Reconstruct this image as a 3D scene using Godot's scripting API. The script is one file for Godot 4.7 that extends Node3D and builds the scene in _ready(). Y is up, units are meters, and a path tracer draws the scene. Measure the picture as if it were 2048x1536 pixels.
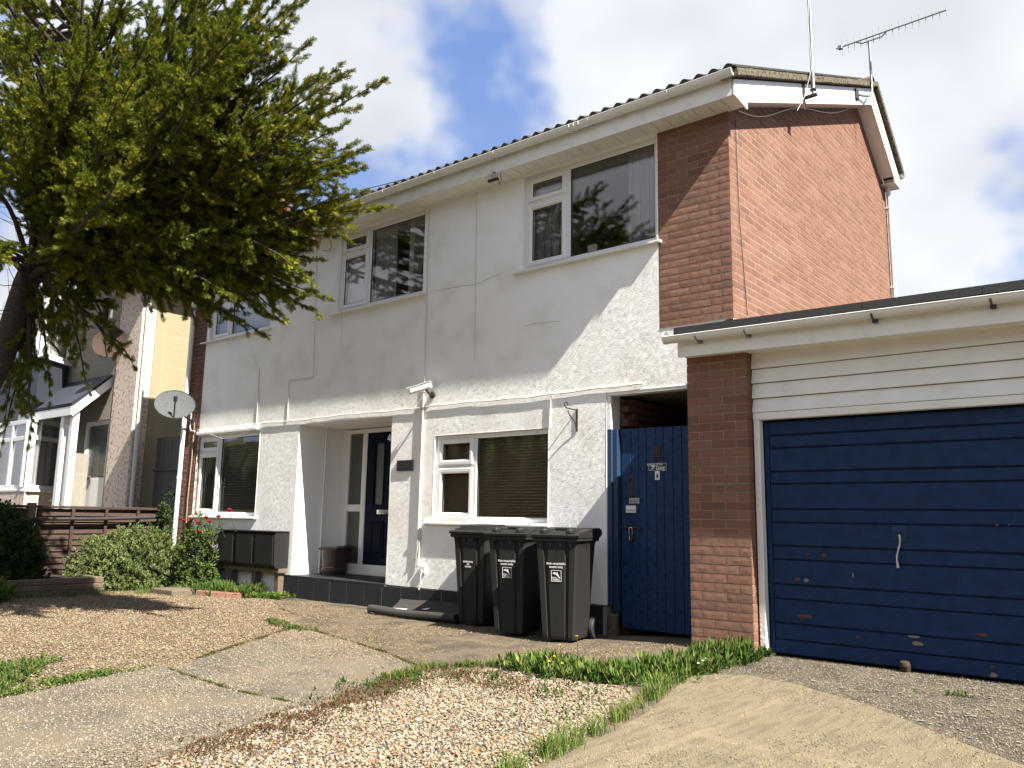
extends Node3D
# A two-storey rendered house with a brick gable, seen from its drive. World: x along the front wall, y up, z towards the street.
# The front wall is the plane z = 0, its brick corner stands at x = 0.

const EYE := Vector3(3.11, 1.12, 7.05)
const FOCAL := 1635.0
var turn: Basis
var rng := RandomNumberGenerator.new()
var taken := {}
var M := {}
var tex := {}


# ---------------------------------------------------------------- mesh builder
class MB:
	var v := PackedVector3Array()
	var n := PackedVector3Array()
	var c := PackedColorArray()
	var tint := Color.WHITE
	var tinted := false

	func tri(a: Vector3, b: Vector3, d: Vector3) -> void:
		var k := (b - a).cross(d - a)
		if k.length_squared() < 1e-16:
			return
		k = k.normalized()
		v.append(a); v.append(d); v.append(b)
		n.append(k); n.append(k); n.append(k)
		if tinted:
			c.append(tint); c.append(tint); c.append(tint)

	func trin(a: Vector3, b: Vector3, d: Vector3, na: Vector3, nb: Vector3, nd: Vector3) -> void:
		v.append(a); v.append(d); v.append(b)
		n.append(na); n.append(nd); n.append(nb)
		if tinted:
			c.append(tint); c.append(tint); c.append(tint)

	func quad(a: Vector3, b: Vector3, d: Vector3, e: Vector3) -> void:
		tri(a, b, d)
		tri(a, d, e)

	func box(lo: Vector3, hi: Vector3) -> void:
		hexa([Vector3(lo.x, lo.y, lo.z), Vector3(hi.x, lo.y, lo.z), Vector3(hi.x, lo.y, hi.z), Vector3(lo.x, lo.y, hi.z), Vector3(lo.x, hi.y, lo.z), Vector3(hi.x, hi.y, lo.z), Vector3(hi.x, hi.y, hi.z), Vector3(lo.x, hi.y, hi.z)])

	func hexa(p: Array) -> void:   # 0-3 below, 4-7 above, seen from above: back left, back right, front right, front left
		quad(p[0], p[1], p[2], p[3])
		quad(p[4], p[7], p[6], p[5])
		quad(p[3], p[2], p[6], p[7])
		quad(p[1], p[0], p[4], p[5])
		quad(p[2], p[1], p[5], p[6])
		quad(p[0], p[3], p[7], p[4])

	func tbox(t: Transform3D, s: Vector3) -> void:
		var h := s / 2
		hexa([t * Vector3(-h.x, -h.y, -h.z), t * Vector3(h.x, -h.y, -h.z), t * Vector3(h.x, -h.y, h.z), t * Vector3(-h.x, -h.y, h.z), t * Vector3(-h.x, h.y, -h.z), t * Vector3(h.x, h.y, -h.z), t * Vector3(h.x, h.y, h.z), t * Vector3(-h.x, h.y, h.z)])

	func cbox(lo: Vector3, hi: Vector3, b := 0.004, t := Transform3D()) -> void:   # chamfered box
		b = minf(b, minf(hi.x - lo.x, minf(hi.y - lo.y, hi.z - lo.z)) * 0.45)
		var q := func(sx: int, sy: int, sz: int, ax: int) -> Vector3:
			var p := Vector3(hi.x if sx > 0 else lo.x, hi.y if sy > 0 else lo.y, hi.z if sz > 0 else lo.z)
			if ax != 0: p.x -= b * sx
			if ax != 1: p.y -= b * sy
			if ax != 2: p.z -= b * sz
			return t * p
		for s in [-1, 1]:
			var xs := [q.call(s, -1, -1, 0), q.call(s, 1, -1, 0), q.call(s, 1, 1, 0), q.call(s, -1, 1, 0)]
			var ys := [q.call(-1, s, -1, 1), q.call(-1, s, 1, 1), q.call(1, s, 1, 1), q.call(1, s, -1, 1)]
			var zs := [q.call(-1, -1, s, 2), q.call(1, -1, s, 2), q.call(1, 1, s, 2), q.call(-1, 1, s, 2)]
			for f in [xs, ys, zs]:
				if s > 0: quad(f[0], f[1], f[2], f[3])
				else: quad(f[3], f[2], f[1], f[0])
		for s1 in [-1, 1]:
			for s2 in [-1, 1]:
				edge(q.call(s1, s2, -1, 0), q.call(s1, s2, 1, 0), q.call(s1, s2, 1, 1), q.call(s1, s2, -1, 1), s1 * s2 < 0)
				edge(q.call(s1, -1, s2, 2), q.call(s1, 1, s2, 2), q.call(s1, 1, s2, 0), q.call(s1, -1, s2, 0), s1 * s2 < 0)
				edge(q.call(-1, s1, s2, 1), q.call(1, s1, s2, 1), q.call(1, s1, s2, 2), q.call(-1, s1, s2, 2), s1 * s2 < 0)
				for s3 in [-1, 1]:
					var a: Vector3 = q.call(s1, s2, s3, 0)
					var bb: Vector3 = q.call(s1, s2, s3, 1)
					var d: Vector3 = q.call(s1, s2, s3, 2)
					if s1 * s2 * s3 > 0: tri(a, bb, d)
					else: tri(a, d, bb)

	func edge(a: Vector3, b: Vector3, d: Vector3, e: Vector3, flip: bool) -> void:
		if flip: quad(a, b, d, e)
		else: quad(e, d, b, a)

	func tube(p: Array, r, sides := 8, caps := true) -> void:
		var up := Vector3.UP
		var last: Array = []
		var lastn: Array = []
		for i in p.size():
			var d: Vector3 = (p[mini(i + 1, p.size() - 1)] - p[maxi(i - 1, 0)]).normalized()
			if absf(d.dot(up)) > 0.95: up = Vector3.RIGHT if absf(d.x) < 0.9 else Vector3.FORWARD
			var a := d.cross(up).normalized()
			var b := a.cross(d).normalized()
			up = b
			var rad: float = r[i] if r is Array else r
			var ring: Array = []
			var rn: Array = []
			for k in sides:
				var w := TAU * k / sides
				var o := a * cos(w) + b * sin(w)
				ring.append(p[i] + o * rad)
				rn.append(o)
			if i > 0:
				for k in sides:
					var l := (k + 1) % sides
					trin(last[k], ring[l], last[l], lastn[k], rn[l], lastn[l])
					trin(last[k], ring[k], ring[l], lastn[k], rn[k], rn[l])
			if caps and (i == 0 or i == p.size() - 1):
				for k in range(1, sides - 1):
					if i == 0: tri(ring[0], ring[k], ring[k + 1])
					else: tri(ring[0], ring[k + 1], ring[k])
			last = ring
			lastn = rn

	func lathe(prof: Array, sides: int, t := Transform3D()) -> void:   # prof: Vector2(radius, height) from bottom to top
		for i in prof.size() - 1:
			var a: Vector2 = prof[i]
			var b: Vector2 = prof[i + 1]
			var m := Vector2(b.y - a.y, a.x - b.x).normalized()
			for k in sides:
				var w := TAU * k / sides
				var x := TAU * (k + 1) / sides
				var p := [Vector3(a.x * cos(w), a.y, a.x * sin(w)), Vector3(a.x * cos(x), a.y, a.x * sin(x)), Vector3(b.x * cos(x), b.y, b.x * sin(x)), Vector3(b.x * cos(w), b.y, b.x * sin(w))]
				var nw := t.basis * Vector3(m.x * cos(w), m.y, m.x * sin(w))
				var nx := t.basis * Vector3(m.x * cos(x), m.y, m.x * sin(x))
				trin(t * p[0], t * p[3], t * p[2], nw, nw, nx)
				trin(t * p[0], t * p[2], t * p[1], nw, nx, nx)

	func prism(pts: PackedVector2Array, o: Vector3, ax: Vector3, ay: Vector3, dep: Vector3) -> void:   # outline in ax, ay, pushed along dep
		if Geometry2D.is_polygon_clockwise(pts): pts.reverse()
		var flip := ax.cross(ay).dot(dep) < 0
		var f := func(p: Vector2) -> Vector3: return o + ax * p.x + ay * p.y
		var idx := Geometry2D.triangulate_polygon(pts)
		for i in range(0, idx.size(), 3):
			var a: Vector3 = f.call(pts[idx[i]])
			var b: Vector3 = f.call(pts[idx[i + 1]])
			var d: Vector3 = f.call(pts[idx[i + 2]])
			if ((b - a).cross(d - a)).dot(dep) > 0:
				var s := b
				b = d
				d = s
			tri(a, b, d)
			tri(a + dep, d + dep, b + dep)
		for i in pts.size():
			var a: Vector3 = f.call(pts[i])
			var b: Vector3 = f.call(pts[(i + 1) % pts.size()])
			if flip: quad(b, a, a + dep, b + dep)
			else: quad(a, b, b + dep, a + dep)

	func mesh() -> ArrayMesh:
		var m := ArrayMesh.new()
		if v.is_empty():
			return m
		var a := []
		a.resize(Mesh.ARRAY_MAX)
		a[Mesh.ARRAY_VERTEX] = v
		a[Mesh.ARRAY_NORMAL] = n
		if tinted: a[Mesh.ARRAY_COLOR] = c
		m.add_surface_from_arrays(Mesh.PRIMITIVE_TRIANGLES, a)
		return m


# ---------------------------------------------------------------- pixels to places (the photograph is 2048 x 1536)
func ray(px: float, py: float) -> Vector3:
	return turn * Vector3((px - 1024.0) / FOCAL, -(py - 768.0) / FOCAL, -1.0)

func at_z(px: float, py: float, z := 0.0) -> Vector3:
	var d := ray(px, py)
	return EYE + d * ((z - EYE.z) / d.z)

func at_x(px: float, py: float, x: float) -> Vector3:
	var d := ray(px, py)
	return EYE + d * ((x - EYE.x) / d.x)

func at_y(px: float, py: float, y := 0.0) -> Vector3:
	var d := ray(px, py)
	return EYE + d * ((y - EYE.y) / d.y)

func gy(x: float) -> float:   # the ground rises a little towards the garage
	return 0.06 * smoothstep(-1.6, -0.35, x)


# ---------------------------------------------------------------- nodes
func numbered(called: String) -> String:
	var k: int = taken.get(called, 0)
	taken[called] = k + 1
	return called if k == 0 else "%s_%03d" % [called, k]

func thing(called: String, label: String, category: String, at := Vector3.ZERO, group := "") -> Node3D:
	var o := Node3D.new()
	o.name = numbered(called)
	add_child(o)
	o.position = at
	o.set_meta("label", label)
	o.set_meta("category", category)
	if group: o.set_meta("group", group)
	return o

func part(parent: Node3D, called: String, mb, m: Material, local := false) -> MeshInstance3D:   # meshes are written in world places unless local
	var o := MeshInstance3D.new()
	o.mesh = mb.mesh() if mb is MB else mb
	o.material_override = m
	o.name = called
	parent.add_child(o, true)
	if not local and parent.get_parent() == self and parent != self: o.position = -parent.position
	return o

func single(called: String, label: String, category: String, mb: MB, m: Material, group := "") -> MeshInstance3D:
	var o := MeshInstance3D.new()
	o.mesh = mb.mesh()
	o.material_override = m
	o.name = numbered(called)
	add_child(o)
	o.set_meta("label", label)
	o.set_meta("category", category)
	if group: o.set_meta("group", group)
	return o

func structure(called: String, mb: MB, m: Material) -> MeshInstance3D:
	var o := MeshInstance3D.new()
	o.mesh = mb.mesh()
	o.material_override = m
	o.name = numbered(called)
	add_child(o)
	o.set_meta("kind", "structure")
	return o

func copies(parent: Node3D, called: String, mesh: Mesh, m: Material, list: Array, colors: Array) -> MultiMeshInstance3D:
	var mm := MultiMesh.new()
	mm.transform_format = MultiMesh.TRANSFORM_3D
	mm.use_colors = true
	mm.mesh = mesh
	mm.instance_count = list.size()
	var buf := PackedFloat32Array()
	buf.resize(list.size() * 16)
	for i in list.size():
		var t: Transform3D = list[i]
		var k := i * 16
		var b := t.basis
		buf[k] = b.x.x; buf[k + 1] = b.y.x; buf[k + 2] = b.z.x; buf[k + 3] = t.origin.x
		buf[k + 4] = b.x.y; buf[k + 5] = b.y.y; buf[k + 6] = b.z.y; buf[k + 7] = t.origin.y
		buf[k + 8] = b.x.z; buf[k + 9] = b.y.z; buf[k + 10] = b.z.z; buf[k + 11] = t.origin.z
		var q: Color = colors[i]
		buf[k + 12] = q.r; buf[k + 13] = q.g; buf[k + 14] = q.b; buf[k + 15] = 1.0
	mm.buffer = buf
	var o := MultiMeshInstance3D.new()
	o.multimesh = mm
	o.material_override = m
	o.name = called if parent != self else numbered(called)
	o.set_meta("kind", "stuff")
	parent.add_child(o, true)
	if parent.get_parent() == self and parent != self: o.position = -parent.position
	return o


# ---------------------------------------------------------------- materials
func lin(r: float, g: float, b: float) -> Color:
	return Color(r, g, b).linear_to_srgb()

func noise_tex(key: String, freq: float, octaves: int, stops: Array, kind := FastNoiseLite.TYPE_SIMPLEX_SMOOTH, size := 512, bump := 0.0) -> NoiseTexture2D:
	if tex.has(key): return tex[key]
	var f := FastNoiseLite.new()
	f.noise_type = kind
	f.frequency = freq
	f.fractal_octaves = octaves
	f.seed = key.hash() % 1000
	var t := NoiseTexture2D.new()
	t.width = size
	t.height = size
	t.seamless = true
	t.noise = f
	if bump > 0.0:
		t.as_normal_map = true
		t.bump_strength = bump
	elif stops:
		var g := Gradient.new()
		g.offsets = PackedFloat32Array(stops.map(func(s): return s[0]))
		g.colors = PackedColorArray(stops.map(func(s): return s[1]))
		t.color_ramp = g
	tex[key] = t
	return t

func grey(x: float) -> Color: return Color(x, x, x)

func mat(key: String, col: Color, rough := 0.8, o := {}) -> StandardMaterial3D:
	var m := StandardMaterial3D.new()
	m.resource_name = key
	m.albedo_color = col
	m.roughness = rough
	m.metallic = o.get("metal", 0.0)
	m.metallic_specular = o.get("spec", 0.5)
	if o.has("map"):
		m.albedo_texture = o.map
	if o.has("bump"):
		m.normal_enabled = true
		m.normal_texture = o.bump
		m.normal_scale = o.get("bumps", 1.0)
	if o.has("map") or o.has("bump"):
		m.uv1_triplanar = true
		m.uv1_world_triplanar = o.get("world", true)
		m.uv1_scale = Vector3.ONE * o.get("scale", 1.0)
	if o.has("over"):
		m.detail_enabled = true
		m.detail_albedo = o.over
		m.detail_blend_mode = BaseMaterial3D.BLEND_MODE_MUL
		m.detail_uv_layer = BaseMaterial3D.DETAIL_UV_2
		m.uv2_triplanar = true
		m.uv2_world_triplanar = true
		m.uv2_scale = Vector3.ONE * o.get("over_scale", 0.4)
	if o.has("tinted"): m.vertex_color_use_as_albedo = true
	if o.has("leaf"):
		m.backlight_enabled = true
		m.backlight = o.leaf
		m.cull_mode = BaseMaterial3D.CULL_DISABLED
	M[key] = m
	return m

func make_materials() -> void:
	var soft := noise_tex("soft", 0.012, 5, [[0.0, grey(0.82)], [0.45, grey(0.93)], [1.0, grey(1.0)]])
	var stain := noise_tex("stain", 0.01, 6, [[0.0, Color(0.72, 0.69, 0.64)], [0.36, Color(0.93, 0.92, 0.9)], [0.6, grey(1.0)], [1.0, grey(1.0)]])
	var fine := noise_tex("fine", 0.12, 3, [[0.0, grey(0.55)], [0.5, grey(0.85)], [1.0, grey(1.0)]])
	var b_fine := noise_tex("b_fine", 0.09, 4, [], FastNoiseLite.TYPE_SIMPLEX_SMOOTH, 512, 6.0)
	var b_mid := noise_tex("b_mid", 0.03, 4, [], FastNoiseLite.TYPE_SIMPLEX_SMOOTH, 512, 8.0)
	var b_rough := noise_tex("b_rough", 0.16, 3, [], FastNoiseLite.TYPE_SIMPLEX_SMOOTH, 512, 14.0)
	mat("render", lin(0.85, 0.845, 0.825), 0.85, {bump = b_fine, bumps = 0.12, scale = 1.1, over = noise_tex("limewash", 0.01, 6, [[0.0, Color(0.94, 0.935, 0.925)], [0.33, Color(0.98, 0.978, 0.972)], [0.55, grey(1.0)], [1.0, grey(1.0)]]), over_scale = 0.3})
	mat("porch_paint", lin(0.83, 0.82, 0.80), 0.8, {bump = b_mid, bumps = 0.1, scale = 0.8})
	mat("upvc", lin(0.72, 0.72, 0.71), 0.32)
	mat("gutter_white", lin(0.72, 0.715, 0.68), 0.4, {map = tex["limewash"], scale = 0.9})
	mat("soffit", lin(0.78, 0.77, 0.74), 0.5)
	mat("wood_white", lin(0.78, 0.775, 0.755), 0.6, {map = noise_tex("woodstain", 0.012, 6, [[0.0, Color(0.9, 0.88, 0.85)], [0.25, Color(0.97, 0.965, 0.955)], [1.0, grey(1.0)]]), bump = b_fine, bumps = 0.12, scale = 0.5})
	mat("seal", lin(0.03, 0.03, 0.03), 0.7)
	var g := mat("glass", Color(0.03, 0.035, 0.035, 0.08), 0.01, {spec = 0.9})
	g.transparency = BaseMaterial3D.TRANSPARENCY_ALPHA
	var frost := mat("frosted", Color(0.30, 0.33, 0.31, 0.85), 0.25, {bump = b_fine, bumps = 0.2, scale = 4.0})
	frost.transparency = BaseMaterial3D.TRANSPARENCY_ALPHA
	mat("room", lin(0.30, 0.28, 0.25), 0.9)
	mat("room_pale", lin(0.6, 0.58, 0.55), 0.9)
	var spk := noise_tex("brickspeck", 0.2, 3, [[0.0, grey(0.6)], [0.35, grey(0.88)], [0.6, grey(1.0)], [1.0, Color(1.0, 0.95, 0.9)]])
	var tones := [Vector3(0.36, 0.178, 0.117), Vector3(0.325, 0.157, 0.104), Vector3(0.385, 0.20, 0.133), Vector3(0.285, 0.143, 0.102), Vector3(0.335, 0.178, 0.122)]
	for i in tones.size():
		mat("brick%d" % i, lin(tones[i].x, tones[i].y, tones[i].z), 0.92, {map = spk, bump = b_rough, bumps = 1.25, scale = 2.6})
	mat("mortar", lin(0.53, 0.38, 0.265), 0.95, {map = fine, bump = b_rough, bumps = 0.5, scale = 3.0})
	mat("tile_roof", lin(0.05, 0.045, 0.042), 0.9, {map = fine, bump = b_fine, scale = 1.5})
	mat("verge_stone", lin(0.2, 0.17, 0.13), 0.95, {map = noise_tex("lichen", 0.03, 5, [[0.0, grey(0.3)], [0.45, grey(0.75)], [0.62, Color(1.0, 0.97, 0.85)], [1.0, Color(1.3, 1.25, 1.1)]]), bump = b_rough, scale = 1.4})
	mat("felt", lin(0.035, 0.037, 0.042), 0.85, {map = noise_tex("feltgrain", 0.3, 2, [[0.0, grey(0.4)], [0.55, grey(0.8)], [0.8, grey(1.0)], [1.0, grey(2.2)]]), bump = b_rough, scale = 2.5})
	mat("blue_door", lin(0.011, 0.034, 0.098), 0.55, {spec = 0.3, map = soft, bump = noise_tex("brush", 0.05, 3, [], FastNoiseLite.TYPE_SIMPLEX_SMOOTH, 512, 2.5), bumps = 0.25, scale = 1.2})
	mat("blue_gate", lin(0.011, 0.038, 0.110), 0.5, {spec = 0.35, map = noise_tex("gatewear", 0.02, 6, [[0.0, grey(0.6)], [0.4, grey(0.95)], [1.0, grey(1.1)]]), bump = b_fine, bumps = 0.2, scale = 1.3})
	mat("blue_worn", lin(0.02, 0.055, 0.125), 0.5, {map = noise_tex("flake", 0.05, 5, [[0.0, grey(0.35)], [0.62, grey(0.9)], [0.68, Color(2.6, 2.2, 1.8)], [1.0, Color(3.0, 2.4, 1.8)]]), scale = 2.5})
	mat("chip", lin(0.16, 0.06, 0.035), 0.9, {map = fine, scale = 6.0})
	mat("chip_pale", lin(0.32, 0.26, 0.2), 0.9, {map = fine, scale = 6.0})
	mat("bin_black", lin(0.021, 0.0205, 0.020), 0.5, {spec = 0.3, bump = b_fine, bumps = 0.12, scale = 5.0, world = false})
	mat("rubber", lin(0.018, 0.018, 0.018), 0.7)
	mat("print", lin(0.62, 0.62, 0.6), 0.7)
	mat("slate_tile", lin(0.030, 0.032, 0.036), 0.55, {spec = 0.3, map = soft, bump = b_fine, bumps = 0.12, scale = 1.8})
	mat("grout", lin(0.28, 0.28, 0.27), 0.9)
	mat("navy_door", lin(0.006, 0.010, 0.024), 0.5, {spec = 0.18})
	mat("chrome", lin(0.75, 0.75, 0.75), 0.18, {metal = 1.0})
	mat("galvanised", lin(0.38, 0.39, 0.4), 0.45, {metal = 0.7, map = fine, scale = 5.0})
	mat("grey_paint", lin(0.10, 0.107, 0.112), 0.85, {spec = 0.2, map = soft, scale = 2.0})
	mat("black_metal", lin(0.02, 0.02, 0.02), 0.5)
	mat("rusty", lin(0.06, 0.032, 0.022), 0.85, {map = fine, scale = 8.0})
	mat("brown_plastic", lin(0.045, 0.024, 0.019), 0.4)
	mat("cable_white", lin(0.6, 0.58, 0.54), 0.6)
	mat("cable_dark", lin(0.03, 0.03, 0.03), 0.6)
	mat("crack", lin(0.22, 0.21, 0.19), 0.95)
	mat("carpet", lin(0.075, 0.070, 0.066), 1.0, {map = noise_tex("pile", 0.25, 3, [[0.0, grey(0.35)], [0.5, grey(0.8)], [0.75, grey(1.3)], [1.0, grey(2.0)]]), bump = b_rough, scale = 3.0})
	mat("carpet_back", lin(0.22, 0.21, 0.2), 0.95, {map = fine, scale = 3.0})
	mat("rope", lin(0.5, 0.5, 0.48), 0.9)
	mat("blind_wood", lin(0.33, 0.24, 0.145), 0.5)
	mat("blind_grey", lin(0.17, 0.175, 0.135), 0.5)
	mat("curtain", lin(0.34, 0.33, 0.34), 0.9, {leaf = Color(0.1, 0.1, 0.1)})
	mat("net", lin(0.5, 0.5, 0.5), 0.9)
	# ground
	var agg := noise_tex("aggregate", 0.33, 2, [[0.0, Color(0.30, 0.27, 0.24)], [0.30, Color(0.55, 0.51, 0.46)], [0.42, Color(0.85, 0.82, 0.77)], [0.6, Color(1.0, 0.97, 0.92)], [0.75, Color(1.0, 0.98, 0.95)], [1.0, Color(1.0, 1.0, 1.0)]], FastNoiseLite.TYPE_SIMPLEX_SMOOTH, 1024)
	var patch := noise_tex("patch", 0.012, 6, [[0.0, Color(0.74, 0.73, 0.72)], [0.4, Color(0.9, 0.9, 0.89)], [0.6, Color(1.0, 0.98, 0.94)], [1.0, Color(1.0, 0.97, 0.88)]])
	mat("concrete", lin(0.25, 0.228, 0.19), 0.95, {map = agg, bump = noise_tex("b_agg", 0.3, 2, [], FastNoiseLite.TYPE_SIMPLEX_SMOOTH, 1024, 8.0), bumps = 0.9, scale = 0.42, over = patch, over_scale = 0.23})
	mat("concrete_worn", lin(0.205, 0.182, 0.146), 0.95, {map = agg, bump = tex["b_agg"], bumps = 1.0, scale = 0.45, over = noise_tex("patch2", 0.02, 6, [[0.0, Color(0.62, 0.61, 0.6)], [0.42, Color(0.84, 0.83, 0.8)], [0.6, Color(1.0, 0.98, 0.93)], [1.0, Color(1.0, 0.98, 0.92)]]), over_scale = 0.21})
	mat("lichen_pale", lin(0.30, 0.28, 0.235), 0.95, {map = fine, scale = 5.0})
	mat("drive_pale", lin(0.285, 0.255, 0.178), 0.95, {map = agg, bump = tex["b_agg"], bumps = 0.8, scale = 0.5, over = noise_tex("brushed", 0.015, 6, [[0.0, Color(0.84, 0.83, 0.82)], [0.4, Color(0.94, 0.93, 0.92)], [0.55, grey(1.0)], [1.0, Color(1.0, 0.99, 0.95)]]), over_scale = 1.0})
	M.drive_pale.uv2_scale = Vector3(1.9, 1.0, 0.28)
	mat("gravel_floor", lin(0.27, 0.23, 0.172), 0.95, {map = agg, bump = tex["b_agg"], bumps = 1.0, scale = 1.2, over = patch, over_scale = 0.35})
	mat("drive_dark", lin(0.15, 0.136, 0.11), 0.95, {map = agg, bump = tex["b_agg"], bumps = 1.0, scale = 0.45, over = tex["patch2"], over_scale = 0.3})
	mat("cement", lin(0.215, 0.203, 0.182), 0.95, {map = tex["patch2"], bump = b_fine, bumps = 0.5, scale = 1.1})
	mat("soil", lin(0.10, 0.075, 0.05), 1.0, {map = fine, bump = b_rough, scale = 1.5})
	mat("road", lin(0.06, 0.06, 0.062), 0.95, {map = fine, scale = 1.0})
	mat("stone", Color.WHITE, 0.85, {tinted = true})
	mat("moss", lin(0.08, 0.09, 0.02), 1.0, {map = fine, bump = b_rough, scale = 4.0})
	# plants
	mat("leaf", Color.WHITE, 0.85, {spec = 0.2, tinted = true, leaf = Color(0.42, 0.44, 0.10)})
	mat("bark", lin(0.085, 0.06, 0.045), 0.95, {map = noise_tex("barktone", 0.04, 5, [[0.0, grey(0.35)], [0.5, grey(0.9)], [1.0, Color(1.5, 1.4, 1.3)]]), bump = b_rough, bumps = 1.2, scale = 2.2})
	mat("petal", Color.WHITE, 0.7, {tinted = true, leaf = Color(0.2, 0.15, 0.05)})
	# neighbours
	mat("pebbledash_yellow", lin(0.62, 0.54, 0.34), 0.95, {map = noise_tex("dash", 0.2, 3, [[0.0, grey(0.45)], [0.45, grey(0.9)], [1.0, grey(1.12)]]), bump = b_rough, bumps = 1.2, scale = 1.6})
	mat("pebbledash_grey", lin(0.56, 0.52, 0.43), 0.95, {map = tex["dash"], bump = b_rough, bumps = 1.4, scale = 1.3})
	mat("quoin_pink", lin(0.62, 0.545, 0.48), 0.9, {map = noise_tex("peel", 0.02, 6, [[0.0, Color(0.6, 0.55, 0.5)], [0.42, Color(0.95, 0.92, 0.9)], [0.6, grey(1.0)], [0.8, Color(1.0, 0.92, 0.89)]]), bump = b_mid, bumps = 0.15, scale = 0.9})
	mat("roof_red", lin(0.24, 0.075, 0.045), 0.9, {map = fine, scale = 1.5})
	mat("slate_dark", lin(0.035, 0.04, 0.055), 0.6)
	mat("fence_wood", lin(0.055, 0.030, 0.021), 0.85, {map = noise_tex("woodgrain", 0.04, 5, [[0.0, grey(0.5)], [0.5, grey(0.95)], [1.0, Color(1.5, 1.4, 1.3)]]), bump = b_fine, bumps = 0.4, scale = 1.4})
	mat("old_wood", lin(0.13, 0.125, 0.12), 0.9, {map = tex["woodgrain"], bump = b_fine, bumps = 0.4, scale = 1.6})
	mat("sleeper", lin(0.16, 0.12, 0.085), 0.9, {map = tex["woodgrain"], bump = b_fine, bumps = 0.5, scale = 1.8})
	mat("brick_far", lin(0.22, 0.11, 0.08), 0.9)
	mat("car_paint", lin(0.3, 0.32, 0.35), 0.25, {metal = 0.3})


# ---------------------------------------------------------------- view
func view() -> void:
	turn = Basis.from_euler(Vector3(deg_to_rad(9.4), deg_to_rad(39.3), deg_to_rad(1.0)), EULER_ORDER_YXZ)
	var cam := Camera3D.new()
	cam.name = "camera"
	cam.fov = rad_to_deg(2.0 * atan(768.0 / FOCAL))
	cam.near = 0.05
	cam.far = 400.0
	add_child(cam)
	cam.transform = Transform3D(turn, EYE)
	cam.current = true
	var sun := DirectionalLight3D.new()
	sun.name = "sun"
	add_child(sun)
	sun.look_at_from_position(Vector3.ZERO, Vector3(-0.92, -1.0, -0.153), Vector3.FORWARD)
	sun.light_energy = 0.82
	sun.light_color = Color(1.0, 0.972, 0.925)
	sun.light_angular_distance = 0.5
	sun.shadow_enabled = true
	var env := Environment.new()
	env.background_mode = Environment.BG_SKY
	env.sky = Sky.new()
	env.sky.sky_material = sky()
	env.tonemap_mode = Environment.TONE_MAPPER_LINEAR
	env.background_energy_multiplier = 0.232
	env.tonemap_exposure = 6.1
	env.sdfgi_enabled = true
	env.ssao_enabled = true
	env.ssil_enabled = true
	var we := WorldEnvironment.new()
	we.name = "air"
	we.environment = env
	add_child(we)

func sky() -> PanoramaSkyMaterial:   # blue air under broken cloud, the same all round
	var w := 2048
	var h := 1024
	var img := Image.create(w, h, false, Image.FORMAT_RGBF)
	var f := FastNoiseLite.new()
	f.seed = 21
	f.noise_type = FastNoiseLite.TYPE_SIMPLEX_SMOOTH
	f.frequency = 1.0
	f.fractal_octaves = 6
	f.fractal_gain = 0.52
	var f2 := FastNoiseLite.new()
	f2.seed = 5
	f2.frequency = 1.0
	f2.fractal_octaves = 4
	var low := Color(0.30, 0.28, 0.25)
	img.fill(low)
	for y in h / 2:
		var e := PI * (0.5 - (y + 0.5) / h)
		var se := sin(e)
		var ce := cos(e)
		var base := Color(0.085, 0.19, 0.50).lerp(Color(0.46, 0.56, 0.74), pow(1.0 - se, 2.2))
		for x in w:
			var a := TAU * ((x + 0.5) / w) - PI
			var d := Vector3(ce * sin(a), se, ce * cos(a))   # only the pattern: turned the same way for every direction
			var q := d * Vector3(1.0, 1.55, 1.0) / (0.45 + 0.55 * se + 0.25) * 1.5
			var k := f.get_noise_3d(q.x, q.y * 0.8, q.z)
			var cover := smoothstep(-0.17, 0.07, k + 0.14 * (1.0 - se))
			var body := f2.get_noise_3d(q.x * 1.7 + 9.0, q.y * 1.7, q.z * 1.7)
			var shade := 0.80 + 0.26 * body
			var cl := Color(0.80, 0.83, 0.88) * shade
			var c := base.lerp(cl, cover * 0.97)
			img.set_pixel(x, y, c)
	var m := PanoramaSkyMaterial.new()
	m.panorama = ImageTexture.create_from_image(img)
	return m


func _ready() -> void:
	rng.seed = 41
	view()
	make_materials()
	ground()
	house()
	garage()
	passage_gate()
	neighbour_house()
	small_things()
	plants()
	tree()
	street_behind()


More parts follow.
